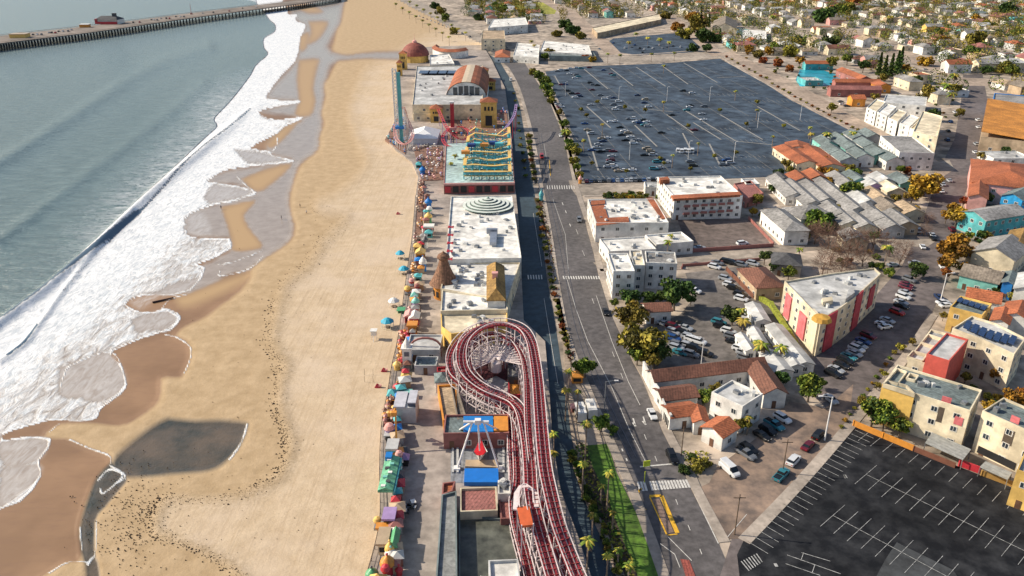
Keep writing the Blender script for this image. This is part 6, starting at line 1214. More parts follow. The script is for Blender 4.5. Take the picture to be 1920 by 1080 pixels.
panel(c5, (1890, 790, 11), (1908, 798, 11), 5.6, 9.4, mat('recess_shade_brown', (.10, .075, .055), .9), 'terrace_recess_shade', th=.3); panel(c5, (1894, 780, 12), (1910, 787, 12), 9.4, 12, mat('stucco_rose', (.62, .16, .17)), 'wall_panel', 'rose red terrace wall', th=.3, out=-.8); panel(c5, (1853, 774, 11), (1925, 806, 11), .4, 2.2, DARK, 'garage_opening', th=.3)  # recess shade painted here too, as a flat dark brown panel
B('condominium', 'yellow block at the right edge beside the near empty lot', [(1906, 878), (1990, 912), (2000, 868), (1922, 850)], 9, 'Y', 'L', rows=2)
def carport(px, label):
    P_ = [G(x, y, 2.8) for x, y in px]; c = sum(P_, Vector()) / 4; root = T('carport', 'carport', label, (c.x, c.y, 0)); m_ = MB(); m_.prism([(p.x - c.x, p.y - c.y) for p in P_], 2.5, 2.75); m_.build('roof', mat('carport_sheet', (.33, .34, .33), .6, .15, 1, stripe=(A1, 1.2, .2)), root)
    for p in P_: m_ = MB(); m_.bar((p.x - c.x, p.y - c.y, 0), ((p.x - c.x) * .98, (p.y - c.y) * .98, 2.5), .1); m_.build('post', METAL, root)
carport([(1735, 829), (1806, 861), (1821, 842), (1748, 810)], 'long grey carport roof behind the near empty lot'); carport([(1838, 874), (1890, 898), (1898, 886), (1848, 864)], 'shorter grey carport beside the red fence panel')
# right-hand mid distance
B('hall', 'cream gabled hall with grey roof and row of small windows', [(1822, 466), (1905, 492), (1925, 462), (1862, 446)], 7, 'C', 'G', 'gable', rise=3, cat='building'); B('house', 'cream house with dark roof edge behind the cream hall', [(1884, 452), (1935, 468), (1940, 440), (1900, 432)], 7, 'C', 'Q', 'gable', cat='house')
B('house', 'long grey low roof before the cream hall', [(1820, 482), (1868, 496), (1872, 482), (1825, 468)], 3.5, 'C', 'G', 'gable', cat='house'); B('house', 'mint-walled house with long grey-brown roof', [(1803, 514), (1872, 532), (1884, 512), (1812, 498)], 5, 'M', 'A', 'gable', cat='house'); B('house', 'blue painted gabled house with dark porch', [(1880, 528), (1900, 532), (1906, 512), (1888, 510)], 6, 'U', 'S', 'gable', cat='house'); B('house', 'pale lilac white house at the right edge', [(1903, 540), (1945, 548), (1950, 520), (1910, 512)], 6, 'W', 'L', 'gable', cat='house')
B('house', 'teal-walled two-storey house with grey roof', [(1836, 412), (1912, 402), (1895, 382), (1814, 397)], 7.5, 'T', 'G', 'gable', rise=2, cat='house', rows=2); B('house', 'vivid blue house before the pink inn', [(1884, 366), (1912, 374), (1945, 362), (1910, 350)], 8, 'U', 'S', 'gable', cat='house', rows=2, wm=mat('stucco_vivid_blue', (.02, .30, .62), .8))
pk = B('inn', 'pink inn with terracotta roofs and rows of small windows', [(1840, 350), (1950, 348), (1945, 302), (1828, 306)], 9, 'P', 'O', 'hip', rise=3, cat='building', rows=2, step=5); B('house', 'pink wing with terracotta roof beside the street', [(1822, 372), (1846, 368), (1848, 316), (1828, 318)], 8, 'P', 'O', 'gable', cat='house')
B('barn', 'huge orange-roofed building at the right picture edge', [(1852, 262), (1960, 264), (1955, 196), (1858, 200)], 8, 'N', 'I', 'shed', rise=3, cat='building'); B('house', 'blue and grey flat house behind the orange-roofed building', [(1862, 198), (1935, 200), (1930, 178), (1868, 176)], 6, 'U', 'G', 'flat', cat='house')
B('shop', 'white low sheds before the pink inn', [(1850, 296), (1925, 296), (1920, 284), (1848, 284)], 3.5, 'W', 'L', units=3)
wb = B('apartment_building', 'white two-storey block with bright left wall and grey roof by the lot corner', [(1690, 284), (1750, 288), (1712, 254), (1650, 256)], 9, 'W', 'G', rows=2)
for i, (x, y) in enumerate([(1635, 205), (1655, 214), (1675, 224), (1697, 234), (1716, 244)]): B('condominium', 'white condo terrace unit, ' + ['first', 'second', 'third', 'fourth', 'fifth'][i] + ' from the terracotta motel', [(x - 10, y - 4), (x + 8, y + 4), (x + 26, y - 14), (x + 8, y - 20)], 9, 'W', 'W' if i % 2 else 'C', rows=3, fit=False)
B('condominium', 'tall white condo end tower above the white block', [(1712, 246), (1758, 258), (1768, 218), (1730, 208)], 11, 'C', 'C', rows=3, fit=False); HS(1700, 165, 26, 10, AB, 7, 'C', 'G', 'hip', label='cream condo with grey roof behind the white terrace'); HS(1752, 190, 24, 10, AB, 7, 'C', 'G', 'hip', label='cream condo with grey roof beside the tall palms'); B('condominium', 'long pale roof behind the condo terrace', [(1652, 190), (1740, 200), (1735, 180), (1665, 178)], 7, 'W', 'L', rows=2)
# terracotta and blue motel
for x, y, w_, l_, an, l, k, wk in ((1532, 130, 24, 9, 0.0, 'terracotta roof at the left of the turquoise court', 'O', 'T'), (1598, 152, 46, 9, AB, 'long terracotta roof behind the turquoise court', 'O', 'X'), (1600, 180, 36, 9, -.05, 'brown-red two-storey wing facing the lot', 'X', 'X'), (1604, 166, 34, 8, -.05, 'dark terracotta roof in front of the turquoise court', 'O', 'X'), (1604, 198, 9, 9, 0.0, 'small orange-red roof beside the white condos', 'O', 'I'), (1650, 172, 14, 9, AB, 'orange terracotta end wing of the motel', 'O', 'I')): HS(x, y, w_, l_, an, 5.5, wk, k, 'gable', label=l)
sheet('pool_court', [(1492, 150), (1500, 130), (1545, 132), (1615, 156), (1600, 158), (1500, 162)], .1, mat('court_turquoise', (.03, .33, .45), .3, .2, .1)); HS(1518, 158, 18, 14, AB, 4.5, 'T', 'L', 'flat', label='sky-blue low wing with pale roof at the lot side street', units=6)
# U-shaped
for q_, l in (([(1508, 312), (1524, 302), (1478, 272), (1461, 279)], 'terracotta left arm of the U-shaped building'), ([(1552, 318), (1570, 308), (1522, 272), (1504, 280)], 'terracotta right arm of the U-shaped building'), ([(1478, 280), (1516, 278), (1514, 267), (1474, 269)], 'terracotta back bar of the U-shaped building')): B('motel', l, q_, 4.2, 'C', 'O', 'gable', rise=1.6, cat='building', over=.3)
a0 = wang(1530, 270, 1570, 300)
for i, (x, y) in enumerate([(1545, 282), (1560, 298), (1580, 312), (1572, 276), (1590, 290), (1610, 306), (1602, 270), (1622, 286), (1642, 302), (1665, 312), (1628, 268)]): HS(x, y, 15, 9, a0, 5, 'MWLW'[i % 4], 'S', 'gable')
# grey cottages
a0 = wang(1500, 355, 1545, 395)
for x, y, l_, wk, rk in [(1470, 366, 30, 'W', 'G'), (1500, 378, 34, 'W', 'G'), (1527, 375, 30, 'W', 'G'), (1556, 372, 30, 'C', 'G'), (1462, 350, 10, 'W', 'D'), (1600, 348, 14, 'M', 'S'), (1575, 352, 18, 'W', 'G'), (1590, 400, 18, 'W', 'G'), (1612, 388, 16, 'W', 'L'), (1640, 382, 16, 'C', 'N'), (1560, 412, 16, 'C', 'G'), (1635, 418, 18, 'W', 'G'), (1660, 402, 14, 'C', 'A'), (1655, 432, 18, 'L', 'G'), (1682, 428, 16, 'N', 'G'), (1608, 432, 16, 'C', 'G'), (1582, 428, 14, 'C', 'G'), (1650, 350, 12, 'W', 'L'), (1690, 352, 14, 'M', 'S'), (1668, 368, 12, 'C', 'C'), (1630, 360, 10, 'V', 'L'), (1700, 408, 12, 'C', 'N')]: HS(x, y, l_, 8.5, a0, 4, wk, rk, 'gable')
for x, y, l_, wk, rk in [(1496, 350, 12, 'W', 'O'), (1525, 346, 12, 'I', 'O')]: HS(x, y, l_, 9, a0, 4.5, wk, rk, 'gable')
B('house', 'large grey hip-roofed white building beside the walled lot', [(1478, 436), (1512, 428), (1465, 390), (1432, 396)], 6, 'W', 'G', 'hip', rise=2.2, cat='building'); B('house', 'grey roof wing behind the large hip-roofed building', [(1500, 412), (1556, 404), (1540, 386), (1470, 388)], 5, 'W', 'G', 'hip', cat='building'); B('house', 'dark slate roofed cottage beside the mid street', [(1452, 500), (1500, 492), (1490, 472), (1456, 478)], 4.5, 'G', 'D', 'hip', cat='house'); B('house', 'grey roofed cottage under the bare trees', [(1592, 455), (1622, 448), (1606, 432), (1578, 438)], 4, 'C', 'G', 'gable', cat='house')
# towards the top
B('arcade_hall', 'long white arcade roof with blue-grey front beyond the lot', [(1012, 96), (1110, 102), (1104, 84), (1020, 76)], 6, 'L', 'W', fit=False, units=8, win=False); B('arcade_hall', 'blue-grey fronted hall edge with dark glazing', [(1030, 104), (1118, 106), (1112, 97), (1030, 95)], 5, 'S', 'S', fit=False, win=False); B('shop', 'white and grey roofs at the lot entrance street', [(962, 104), (1010, 108), (1012, 84), (970, 80)], 6, 'W', 'W', fit=False, units=4)
B('shop', 'tan block with pale front before the hill field', [(905, 72), (945, 74), (944, 58), (906, 56)], 12, 'C', 'N', rows=3); B('shop', 'small orange roofed shop by the esplanade end', [(928, 106), (956, 108), (954, 97), (932, 96)], 5, 'W', 'O', 'hip')
B('apartment_building', 'long white stepped apartments under the green field', [(915, 52), (990, 46), (985, 32), (925, 36)], 9, 'W', 'W', rows=2, units=3, fit=False); B('apartment_building', 'tan curved motel row with walkway', [(1120, 62), (1240, 36), (1236, 26), (1110, 52)], 6, 'N', 'C', fit=False, rows=2)
B('house', 'white pool house beside the turquoise pool', [(1390, 70), (1436, 74), (1430, 58), (1400, 54)], 4, 'W', 'W', 'flat', cat='house'); sheet('pool_water', [(1372, 62), (1404, 68), (1408, 56), (1380, 50)], .12, mat('pool_turquoise', (.01, .42, .45), .1, .1)); B('house', 'cream arcaded house by the turquoise pool', [(1338, 52), (1380, 56), (1378, 40), (1342, 38)], 7, 'C', 'A', 'gable', cat='house')
# ------------------------------------------------------------------ explicit trees
for x, y, k, r_, h_ in [(1267, 545, 'd', 27, 7), (1184, 588, 'o', 27, 5), (1208, 640, 'o', 38, 6), (1236, 656, 'd', 20, 5), (1196, 662, 'b', 16, 4), (1226, 672, 'o', 15, 4), (1180, 556, 'd', 17, 2.5), (1215, 558, 'd', 14, 2.2), (1240, 556, 'd', 12, 2.2), (1152, 566, 'b', 8, 2), (1375, 588, 'd', 18, 4), (1098, 684, 'b', 19, 4), (1128, 790, 'b', 16, 3), (1148, 806, 'b', 10, 2), (1520, 722, 'b', 24, 5), (1465, 706, 'd', 13, 3), (1540, 716, 'd', 10, 2.5), (1320, 742, 'b', 15, 3), (1343, 728, 'o', 12, 2.5), (1395, 792, 'o', 14, 3),
                       (1640, 768, 'b', 25, 5), (1662, 776, 'b', 20, 5), (1690, 796, 'b', 17, 4), (1622, 752, 'o', 12, 3), (1872, 700, 'a', 14, 3.5), (1900, 745, 'a', 18, 3.5), (1925, 735, 'r', 14, 3), (1855, 760, 'a', 12, 2), (1728, 735, 'o', 8, 1.5), (1645, 722, 'o', 7, 1.5), (1660, 700, 'o', 6, 1.5), (1690, 650, 'o', 8, 1.5), (1712, 640, 'o', 7, 1.5),
                       (1310, 870, 'o', 15, 1.2), (1285, 880, 'd', 12, 1.0), (1325, 868, 'o', 11, 1.0), (1300, 858, 'd', 9, 1), (1296, 560, 'd', 9, 2.5), (1435, 478, 'd', 11, 4), (1465, 492, 'b', 12, 4), (1480, 508, 'b', 12, 3.5), (1450, 500, 'd', 9, 3), (1540, 412, 'b', 26, 5), (1595, 358, 'b', 20, 4.5), (1570, 366, 'o', 10, 3),
                       (1736, 345, 'a', 27, 6), (1712, 362, 'a', 14, 5), (1788, 465, 'a', 28, 7), (1780, 490, 'a', 16, 5), (1800, 452, 'a', 16, 5), (1796, 400, 'a', 18, 6), (1788, 388, 'a', 11, 5), (1808, 375, 'r', 9, 5), (1776, 402, 'a', 10, 4), (1720, 505, 'd', 16, 3.5), (1848, 368, 'o', 11, 4), (1880, 408, 'a', 10, 4), (1850, 418, 'd', 10, 3), (1775, 510, 'r', 9, 3), (1668, 510, 'b', 10, 2), (1650, 498, 'b', 8, 2),
                       (1462, 325, 'd', 10, 4), (1476, 305, 'o', 9, 4), (1548, 300, 'r', 10, 4), (1540, 318, 'a', 9, 3), (1560, 322, 'a', 10, 3), (1590, 316, 'o', 12, 3), (1605, 322, 'b', 9, 3), (1482, 318, 'o', 8, 3), (1505, 335, 'a', 8, 3), (1640, 328, 'r', 8, 3), (1700, 320, 'r', 9, 2), (1745, 262, 'b', 9, 3), (1752, 215, 'd', 12, 4), (1740, 175, 'o', 18, 5), (1790, 165, 'o', 12, 6),
                       (1320, 65, 'd', 16, 8), (1310, 45, 'o', 18, 10), (1300, 30, 'a', 12, 8), (1325, 88, 'd', 9, 5), (1285, 62, 'o', 14, 6), (1272, 50, 'a', 12, 6), (1340, 70, 'd', 12, 5), (1298, 90, 'd', 10, 3), (1250, 28, 'o', 10, 5), (1380, 88, 'd', 8, 4), (1405, 92, 'a', 9, 4), (1420, 100, 'o', 10, 4), (1440, 95, 'a', 9, 4), (1452, 90, 'b', 12, 5), (1482, 96, 'o', 14, 5), (1500, 75, 'd', 12, 5), (1430, 112, 'r', 8, 3), (1460, 118, 'r', 9, 3), (1480, 128, 'r', 8, 3), (1560, 78, 'd', 16, 4), (1545, 30, 'd', 20, 8), (1570, 22, 'b', 18, 8), (1590, 14, 'o', 14, 8), (1600, 4, 'r', 12, 8),
                       (1735, 115, 'a', 13, 4), (1830, 75, 'o', 18, 6), (1822, 95, 'b', 14, 5), (1845, 90, 'd', 12, 5), (1770, 75, 'a', 12, 5), (1880, 125, 'o', 16, 5), (1900, 130, 'b', 12, 5), (1850, 130, 'd', 10, 4), (1640, 80, 'd', 8, 3), (1690, 70, 'd', 8, 3), (1760, 60, 'd', 9, 4), (1888, 20, 'd', 16, 8), (1830, 40, 'a', 14, 4), (1850, 50, 'o', 14, 4), (1755, 8, 'a', 9, 5), (1910, 60, 'o', 12, 5),
                       (930, 12, 'b', 9, 4), (945, 18, 'b', 10, 4), (965, 22, 'a', 10, 4), (985, 22, 'o', 9, 3), (1010, 24, 'b', 9, 3), (900, 32, 'd', 10, 4), (1060, 45, 'd', 12, 6), (1075, 55, 'd', 12, 6), (1045, 62, 'o', 9, 4), (1088, 66, 'o', 10, 4), (950, 52, 'd', 9, 4), (825, 20, 'o', 9, 5), (836, 32, 'b', 8, 5), (850, 58, 'o', 8, 4), (815, 10, 'd', 9, 5), (1030, 97, 'o', 9, 5), (1022, 104, 'b', 8, 4), (1096, 108, 'r', 8, 3), (1110, 110, 'a', 7, 3)]: tree(x, y, k, r_, h_)
for x, y in [(1650, 122), (1660, 128), (1672, 124), (1683, 118), (1690, 110)]: tree(x, y, 'c', h=20)
for x, y, h_ in [(1330, 40, 16), (1350, 66, 14), (1315, 22, 16)]: tree(x, y, 'c', h=h_)
for k, (x, y, r_) in enumerate([(1530, 440, 22), (1555, 448, 24), (1585, 450, 22), (1610, 452, 22), (1640, 450, 22), (1560, 478, 24), (1590, 482, 26), (1545, 495, 20), (1620, 480, 20), (1670, 462, 18), (1690, 480, 18), (1700, 458, 14), (1580, 500, 20), (1742, 405, 12), (1735, 425, 12), (1520, 430, 16)]): tree(x, y, 'x', r_, 4)
for x, y, h_, r_ in [(1067, 694, 9, 11), (1084, 733, 9, 9), (1100, 793, 11, 12), (1039, 812, 12, 11), (1038, 847, 12, 10), (1103, 1012, 12, 16), (1180, 1058, 6, 14), (1150, 960, 5, 8), (1160, 1030, 4, 12), (1142, 885, 10, 13), (1128, 910, 5, 9), (853, 290, 8, 7), (872, 296, 8, 6), (846, 305, 7, 6), (1665, 462, 9, 13), (1395, 600, 5, 16), (1430, 645, 6, 18), (1465, 650, 6, 16), (1253, 452, 8, 10), (1258, 440, 6, 8), (1500, 466, 7, 8), (1420, 640, 5, 12), (1390, 580, 6, 12),
                     (1790, 140, 12, 12), (1776, 158, 12, 12), (1785, 175, 9, 10), (1522, 250, 7, 8), (1552, 250, 8, 11), (1575, 252, 6, 9), (1600, 248, 7, 9), (1095, 262, 7, 6), (1060, 245, 6, 10), (1405, 782, 5, 10), (996, 76, 8, 5), (1002, 84, 8, 5), (1140, 100, 9, 5), (1163, 102, 9, 5), (1193, 62, 8, 6), (1215, 70, 8, 6), (1238, 72, 8, 7), (1180, 78, 8, 6), (1255, 78, 8, 6), (1222, 100, 8, 5), (1265, 98, 8, 5), (1450, 30, 10, 8), (1670, 30, 10, 8)]: tree(x, y, 'p', r_, h_)
for i in range(9):
    f = i / 8; tree(742 + 100 * f, 6 + 62 * f, 'p', 4.5, 10); tree(768 + 105 * f, 2 + 58 * f, 'p', 4.5, 10)
for i, (x, y) in enumerate([(1100, 215), (1130, 232), (1172, 200), (1210, 205), (1245, 190), (1290, 235), (1350, 205), (1310, 268), (1380, 285), (1340, 292), (1420, 205), (1245, 305), (1238, 296), (1262, 290), (1175, 320), (1400, 232), (1450, 255), (1470, 235), (1120, 190), (1245, 122), (1420, 190), (1090, 205), (1380, 170), (1110, 305), (1295, 315), (1520, 238)]): tree(x, y, 'opo'[i % 3], 5 if i % 3 == 1 else 4.2, 7 if i % 3 == 1 else 2.4, rel='' )
for i, (x, y, k, r_) in enumerate([(1420, 372, 'o', 10), (1448, 352, 'd', 8), (1412, 395, 'a', 8), (1510, 440, 'b', 10), (1570, 388, 'o', 9), (1625, 402, 'b', 9), (1668, 388, 'o', 9), (1688, 390, 'd', 8), (1605, 412, 'o', 9), (1640, 440, 'd', 9), (1590, 340, 'o', 9), (1555, 340, 'a', 9), (1665, 345, 'b', 8), (1625, 345, 'd', 8), (1680, 370, 'o', 8), (1455, 400, 'o', 8), (1850, 440, 'o', 9), (1820, 440, 'b', 8), (1810, 498, 'a', 8), (1895, 500, 'o', 9), (1868, 545, 'd', 8), (1900, 555, 'o', 9), (1770, 590, 'o', 7), (1915, 615, 'b', 8), (1850, 690, 'd', 9), (1812, 705, 'o', 9), (1842, 440, 'd', 9), (1885, 280, 'd', 8), (1840, 290, 'o', 7), (1690, 315, 'b', 8), (1560, 200, 'o', 8), (1665, 210, 'o', 7), (1680, 228, 'b', 7), (1704, 236, 'o', 7), (1722, 256, 'b', 8), (1640, 180, 'o', 7), (1800, 210, 'o', 8), (1560, 115, 'o', 10), (1590, 108, 'b', 9), (1620, 120, 'd', 10), (1655, 145, 'o', 8), (1720, 150, 'd', 9), (1700, 128, 'a', 8), (1500, 112, 'a', 8)]): tree(x, y, k, r_, None)
for x, y in ((1062, 730), (1094, 868), (1112, 965), (1140, 1040)): tree(x, y, 'p', 11, 9)
# trees along the left edge of the big lot, and the shrub-lined street at its right side
for i, (x, y, r_, k) in enumerate([(1000, 135, 8, 'o'), (1010, 140, 10, 'b'), (1020, 150, 12, 'b'), (1026, 162, 11, 'b'), (1030, 175, 10, 'b'), (1035, 188, 8, 'o'), (1050, 210, 7, 'o'), (1058, 230, 9, 'b'), (1062, 248, 9, 'o'), (1068, 265, 8, 'b'), (1072, 275, 11, 'b'), (1080, 282, 10, 'o'), (1076, 300, 9, 'o'), (1082, 312, 8, 'b'), (1086, 328, 8, 'o')]): tree(x, y, k, r_, 2.5)
for i in range(26):
    f = i / 25; shrub(1362 + 268 * f, 110 + 146 * f - (4 if f < .3 else 0) + random.uniform(-1, 1), 'roo'[i % 3], random.uniform(3, 4.6), 'round street shrub', 'shrubs along the lot side street')
# planted strips between the streets
for i in range(34):
    f = i / 33; x, y = np.interp(f, [0, .2, .45, .7, 1], [992, 1000, 1018, 1036, 1064]), np.interp(f, [0, .2, .45, .7, 1], [255, 330, 440, 540, 660]); 
    if 348 < y < 372: continue
    shrub(x + random.uniform(-2, 2), y, 'obodr'[i % 5], random.uniform(5, 8), 'bushy verge shrub', 'shrubs on the verge by the boardwalk street')
for i in range(22):
    f = i / 21; shrub(1072 + 95 * f + random.uniform(-10, 2), 850 + 220 * f, 'bobd'[i % 4], random.uniform(6, 11), 'leafy bed shrub', 'shrubs beside the grass strip')
for i in range(12): shrub(965 + i * 1.8 + random.uniform(-2, 2), 175 + i * 14, 'oob'[i % 3], random.uniform(3, 6), 'bushy verge shrub', 'shrubs on the verge by the boardwalk street')
for i in range(13): f = i / 12; shrub(1597 + 100 * (f - .2) * 1.0, 800 - f * 140, 'oab'[i % 3], random.uniform(4, 7), 'small condo garden shrub', 'condo garden shrubs')
LB = LEAF['b'] ; ground_cover('hedge_cover', [(1003, 374), (1017, 374), (1032, 440), (1041, 520), (1056, 600), (1080, 672), (1066, 680), (1052, 610), (1037, 520), (1022, 430)], 5, .30, [LEAF['o'][2], LEAF['o'][0], LEAF['r'][2]], 'dark tangled ground cover on the verge between the two streets', 1.3)
ground_cover('hedge_cover', [(1076, 826), (1100, 838), (1112, 880), (1142, 945), (1176, 1030), (1205, 1100), (1165, 1100), (1133, 1010), (1098, 925)], 6, .26, [LEAF['b'][2], LEAF['b'][0], LEAF['o'][0]], 'leafy ground cover along the grass strip', .9)
ground_cover('shrub_cover', [(1278, 850), (1330, 850), (1322, 885), (1300, 900)], 5, .25, [LEAF['o'][0], LEAF['d'][0], LEAF['o'][1]], 'olive scrub beside the corner house', .8)

# ------------------------------------------------------------------ cars
rc = random.Random(3); CC = 'WSGKWSKGUSGWZNKMSKWT'
aL = wang(1100, 290, 1170, 290)
def lot(rows, rel, group, ang, near=False, z=.06):
    for x, y, c in rows: car(x, y, rc.choice(['sedan', 'suv', 'sedan', 'suv', 'sedan']) if c != 'v' else 'van', 'W' if c == 'v' else c, ang + R(rc.uniform(-3, 3)) + (math.pi if rc.random() < .5 else 0), rel, group, near, z)
BL = []
for x, y in [(1045, 133), (1051, 131), (1062, 132), (1070, 128), (1082, 127), (1090, 128), (1105, 126), (1068, 138), (1080, 140), (1085, 143), (1078, 146), (1053, 158), (1060, 158), (1107, 155), (1112, 158), (1120, 159), (1110, 168), (1065, 170), (1071, 175), (1082, 175), (1088, 180), (1078, 182), (1126, 178), (1134, 185), (1143, 182), (1150, 183), (1160, 190), (1150, 196), (1160, 201), (1154, 205), (1108, 196), (1046, 195), (1052, 200),
             (1132, 131), (1146, 138), (1150, 141), (1195, 178), (1210, 186), (1208, 192), (1216, 200), (1294, 197), (1293, 200), (1298, 174), (1259, 215), (1316, 213), (1319, 224), (1302, 243), (1240, 248), (1096, 231), (1102, 243), (1108, 250), (1128, 259), (1122, 270), (1130, 264), (1145, 228), (1152, 227), (1162, 238), (1170, 245), (1178, 248), (1182, 256), (1190, 262), (1180, 222), (1192, 228), (1200, 230), (1208, 234), (1215, 236), (1195, 227), (1205, 225), (1212, 228), (1186, 222), (1172, 262), (1165, 252), (1188, 268), (1110, 281), (1118, 276), (1124, 283), (1138, 282), (1150, 283), (1145, 300), (1143, 304), (1150, 311), (1155, 315), (1160, 320), (1168, 319), (1185, 318), (1147, 292), (1212, 278), (1220, 283), (1208, 290), (1225, 290), (1232, 303), (1226, 316), (1236, 314), (1240, 300), (1250, 303), (1294, 302), (1300, 310), (1362, 300), (1370, 305), (1356, 308), (1140, 312), (1196, 262), (1138, 258), (1320, 199), (1280, 170), (1288, 206)]: BL.append((x, y, rc.choice(CC)))
lot(BL, 'in the big lot', 'cars parked in the big lot', aL)
for k, x in enumerate([1271, 1278, 1285, 1291, 1298]): car(x, 283 + (k % 2), 'van', 'W', R(80), '', 'white vans in a row in the big lot', label=f'white van parked side by side in the big lot, {["leftmost","second","third","fourth","fifth"][k]} of five')
for k in range(17): car(1100 + 8.3 * k, 339 - .15 * k, rc.choice(['sedan', 'suv']), rc.choice(CC), R(85), 'on the big lot front edge', 'cars along the front edge of the big lot')
for k in range(10): f = k / 9; car(1010 + 36 * f, 140 + 60 * f, 'sedan', rc.choice(CC), wang(1010, 140, 1046, 200), 'at the big lot kerb', 'cars along the kerb beside the big lot')
lot([(1190, 84, 'U'), (1184, 88, 'G'), (1200, 90, 'K'), (1208, 92, 'W'), (1216, 88, 'K'), (1224, 90, 'W'), (1236, 84, 'W'), (1242, 90, 'S'), (1250, 88, 'G'), (1262, 86, 'K'), (1276, 88, 'W'), (1172, 90, 'W'), (1205, 98, 'K'), (1150, 80, 'U')], 'in the palm-shaded upper lot', 'cars in the palm-shaded upper lot', R(70))
ar = wang(1180, 700, 1240, 830)
for x, y, kd, c, a, l in [(1223, 776, 'sedan', 'W', ar, 'white car at the kerb beside the white street wall'), (1260, 856, 'suv', 'K', ar, 'black SUV stopping just before the corner stop line'), (1136, 584, 'sedan', 'K', wang(1120, 530, 1142, 600), 'dark car at the kerb by the sawtooth apartments'), (1051, 254, 'sedan', 'W', wang(1040, 220, 1056, 270), 'white car at the kerb by the big lot entrance'), (1086, 412, 'suv', 'G', wang(1076, 350, 1090, 420), 'dark grey SUV at the kerb before the corner block with terracotta edging'), (1016, 294, 'van', 'R', wang(1005, 250, 1018, 310), 'red truck on the road left lane'),
                       (958, 150, 'van', 'W', wang(950, 130, 962, 170), 'white bus on the boardwalk street'), (1368, 880, 'van', 'W', wang(1340, 860, 1390, 905), 'white van driving across the dirt lot'), (1467, 784, 'suv', 'W', wang(1450, 772, 1490, 795), 'white SUV parked behind the white two-storey box'), (1452, 796, 'pickup', 'T', wang(1435, 783, 1475, 808), 'teal pickup truck parked beside the white SUV'), (1440, 806, 'suv', 'K', wang(1420, 793, 1460, 818), 'black SUV third in the row behind the corner house'), (1429, 816, 'sedan', 'K', wang(1410, 803, 1450, 828), 'black car fourth in the row behind the corner house'),
                       (1404, 842, 'suv', 'K', wang(1385, 830, 1425, 855), 'black SUV nearest the corner house'), (1398, 850, 'pickup', 'G', wang(1380, 838, 1418, 862), 'grey pickup truck next to the black SUV by the corner house'), (1535, 815, 'suv', 'K', wang(1520, 830, 1550, 800), 'black SUV at the kerb under the white lamp post'), (1515, 835, 'sedan', 'M', wang(1500, 850, 1530, 820), 'maroon car parked along the near empty lot kerb'), (1488, 863, 'suv', 'W', wang(1472, 880, 1504, 846), 'white SUV parked along the near empty lot kerb'), (1465, 890, 'pickup', 'T', wang(1450, 905, 1480, 875), 'teal-blue pickup truck by the wooden pole'),
                       (1558, 748, 'sedan', 'S', wang(1540, 735, 1580, 765), 'silver car alone at the end of the diagonal street row')]: car(x, y, kd, c, a, '', None, True, label=l)
a_ = wang(1540, 690, 1590, 712)
for k, (x, y, c) in enumerate([(1562, 700, 'K'), (1568, 692, 'S'), (1578, 684, 'K'), (1585, 676, 'K'), (1592, 668, 'T'), (1602, 662, 'S'), (1606, 654, 'W'), (1612, 647, 'S'), (1619, 639, 'U'), (1628, 629, 'M'), (1655, 608, 'W'), (1664, 600, 'S'), (1682, 585, 'R'), (1690, 573, 'K'), (1690, 566, 'S'), (1694, 556, 'W'), (1698, 548, 'S'), (1700, 533, 'M'), (1705, 524, 'G'), (1698, 538, 'M')]): car(x, y, 'suv' if k % 3 == 0 else 'sedan', c, a_, 'beside the pink-and-cream block', 'cars parked beside the pink-and-cream block', True)
a_ = wang(1240, 640, 1290, 655)
for x, y, c in [(1245, 606, 'S'), (1262, 612, 'M'), (1275, 608, 'K'), (1285, 614, 'S'), (1262, 622, 'S'), (1280, 624, 'K'), (1292, 632, 'S'), (1262, 634, 'U'), (1298, 636, 'W'), (1310, 640, 'W'), (1270, 646, 'G'), (1290, 648, 'S'), (1302, 652, 'K'), (1275, 660, 'T'), (1296, 664, 'G'), (1322, 662, 'K'), (1268, 652, 'S')]: car(x, y, 'sedan' if x % 2 else 'suv', c, a_, 'left side of shaded lot', 'cars in the left rows of the shaded lot', True)
for x, y, c in [(1348, 604, 'T'), (1352, 612, 'K'), (1366, 621, 'W'), (1372, 631, 'G'), (1375, 640, 'K'), (1388, 654, 'W'), (1396, 662, 'S'), (1398, 671, 'G'), (1395, 592, 'W'), (1302, 545, 'W'), (1368, 534, 'W'), (1376, 540, 'K'), (1388, 552, 'K'), (1390, 560, 'W'), (1360, 522, 'S'), (1340, 500, 'W'), (1345, 492, 'G'), (1362, 490, 'K'), (1372, 492, 'K'), (1390, 496, 'G'), (1412, 494, 'S')]: car(x, y, 'sedan' if x % 2 else 'suv', c, a_, 'right side of shaded lot', 'cars in the right rows of the shaded lot', True)
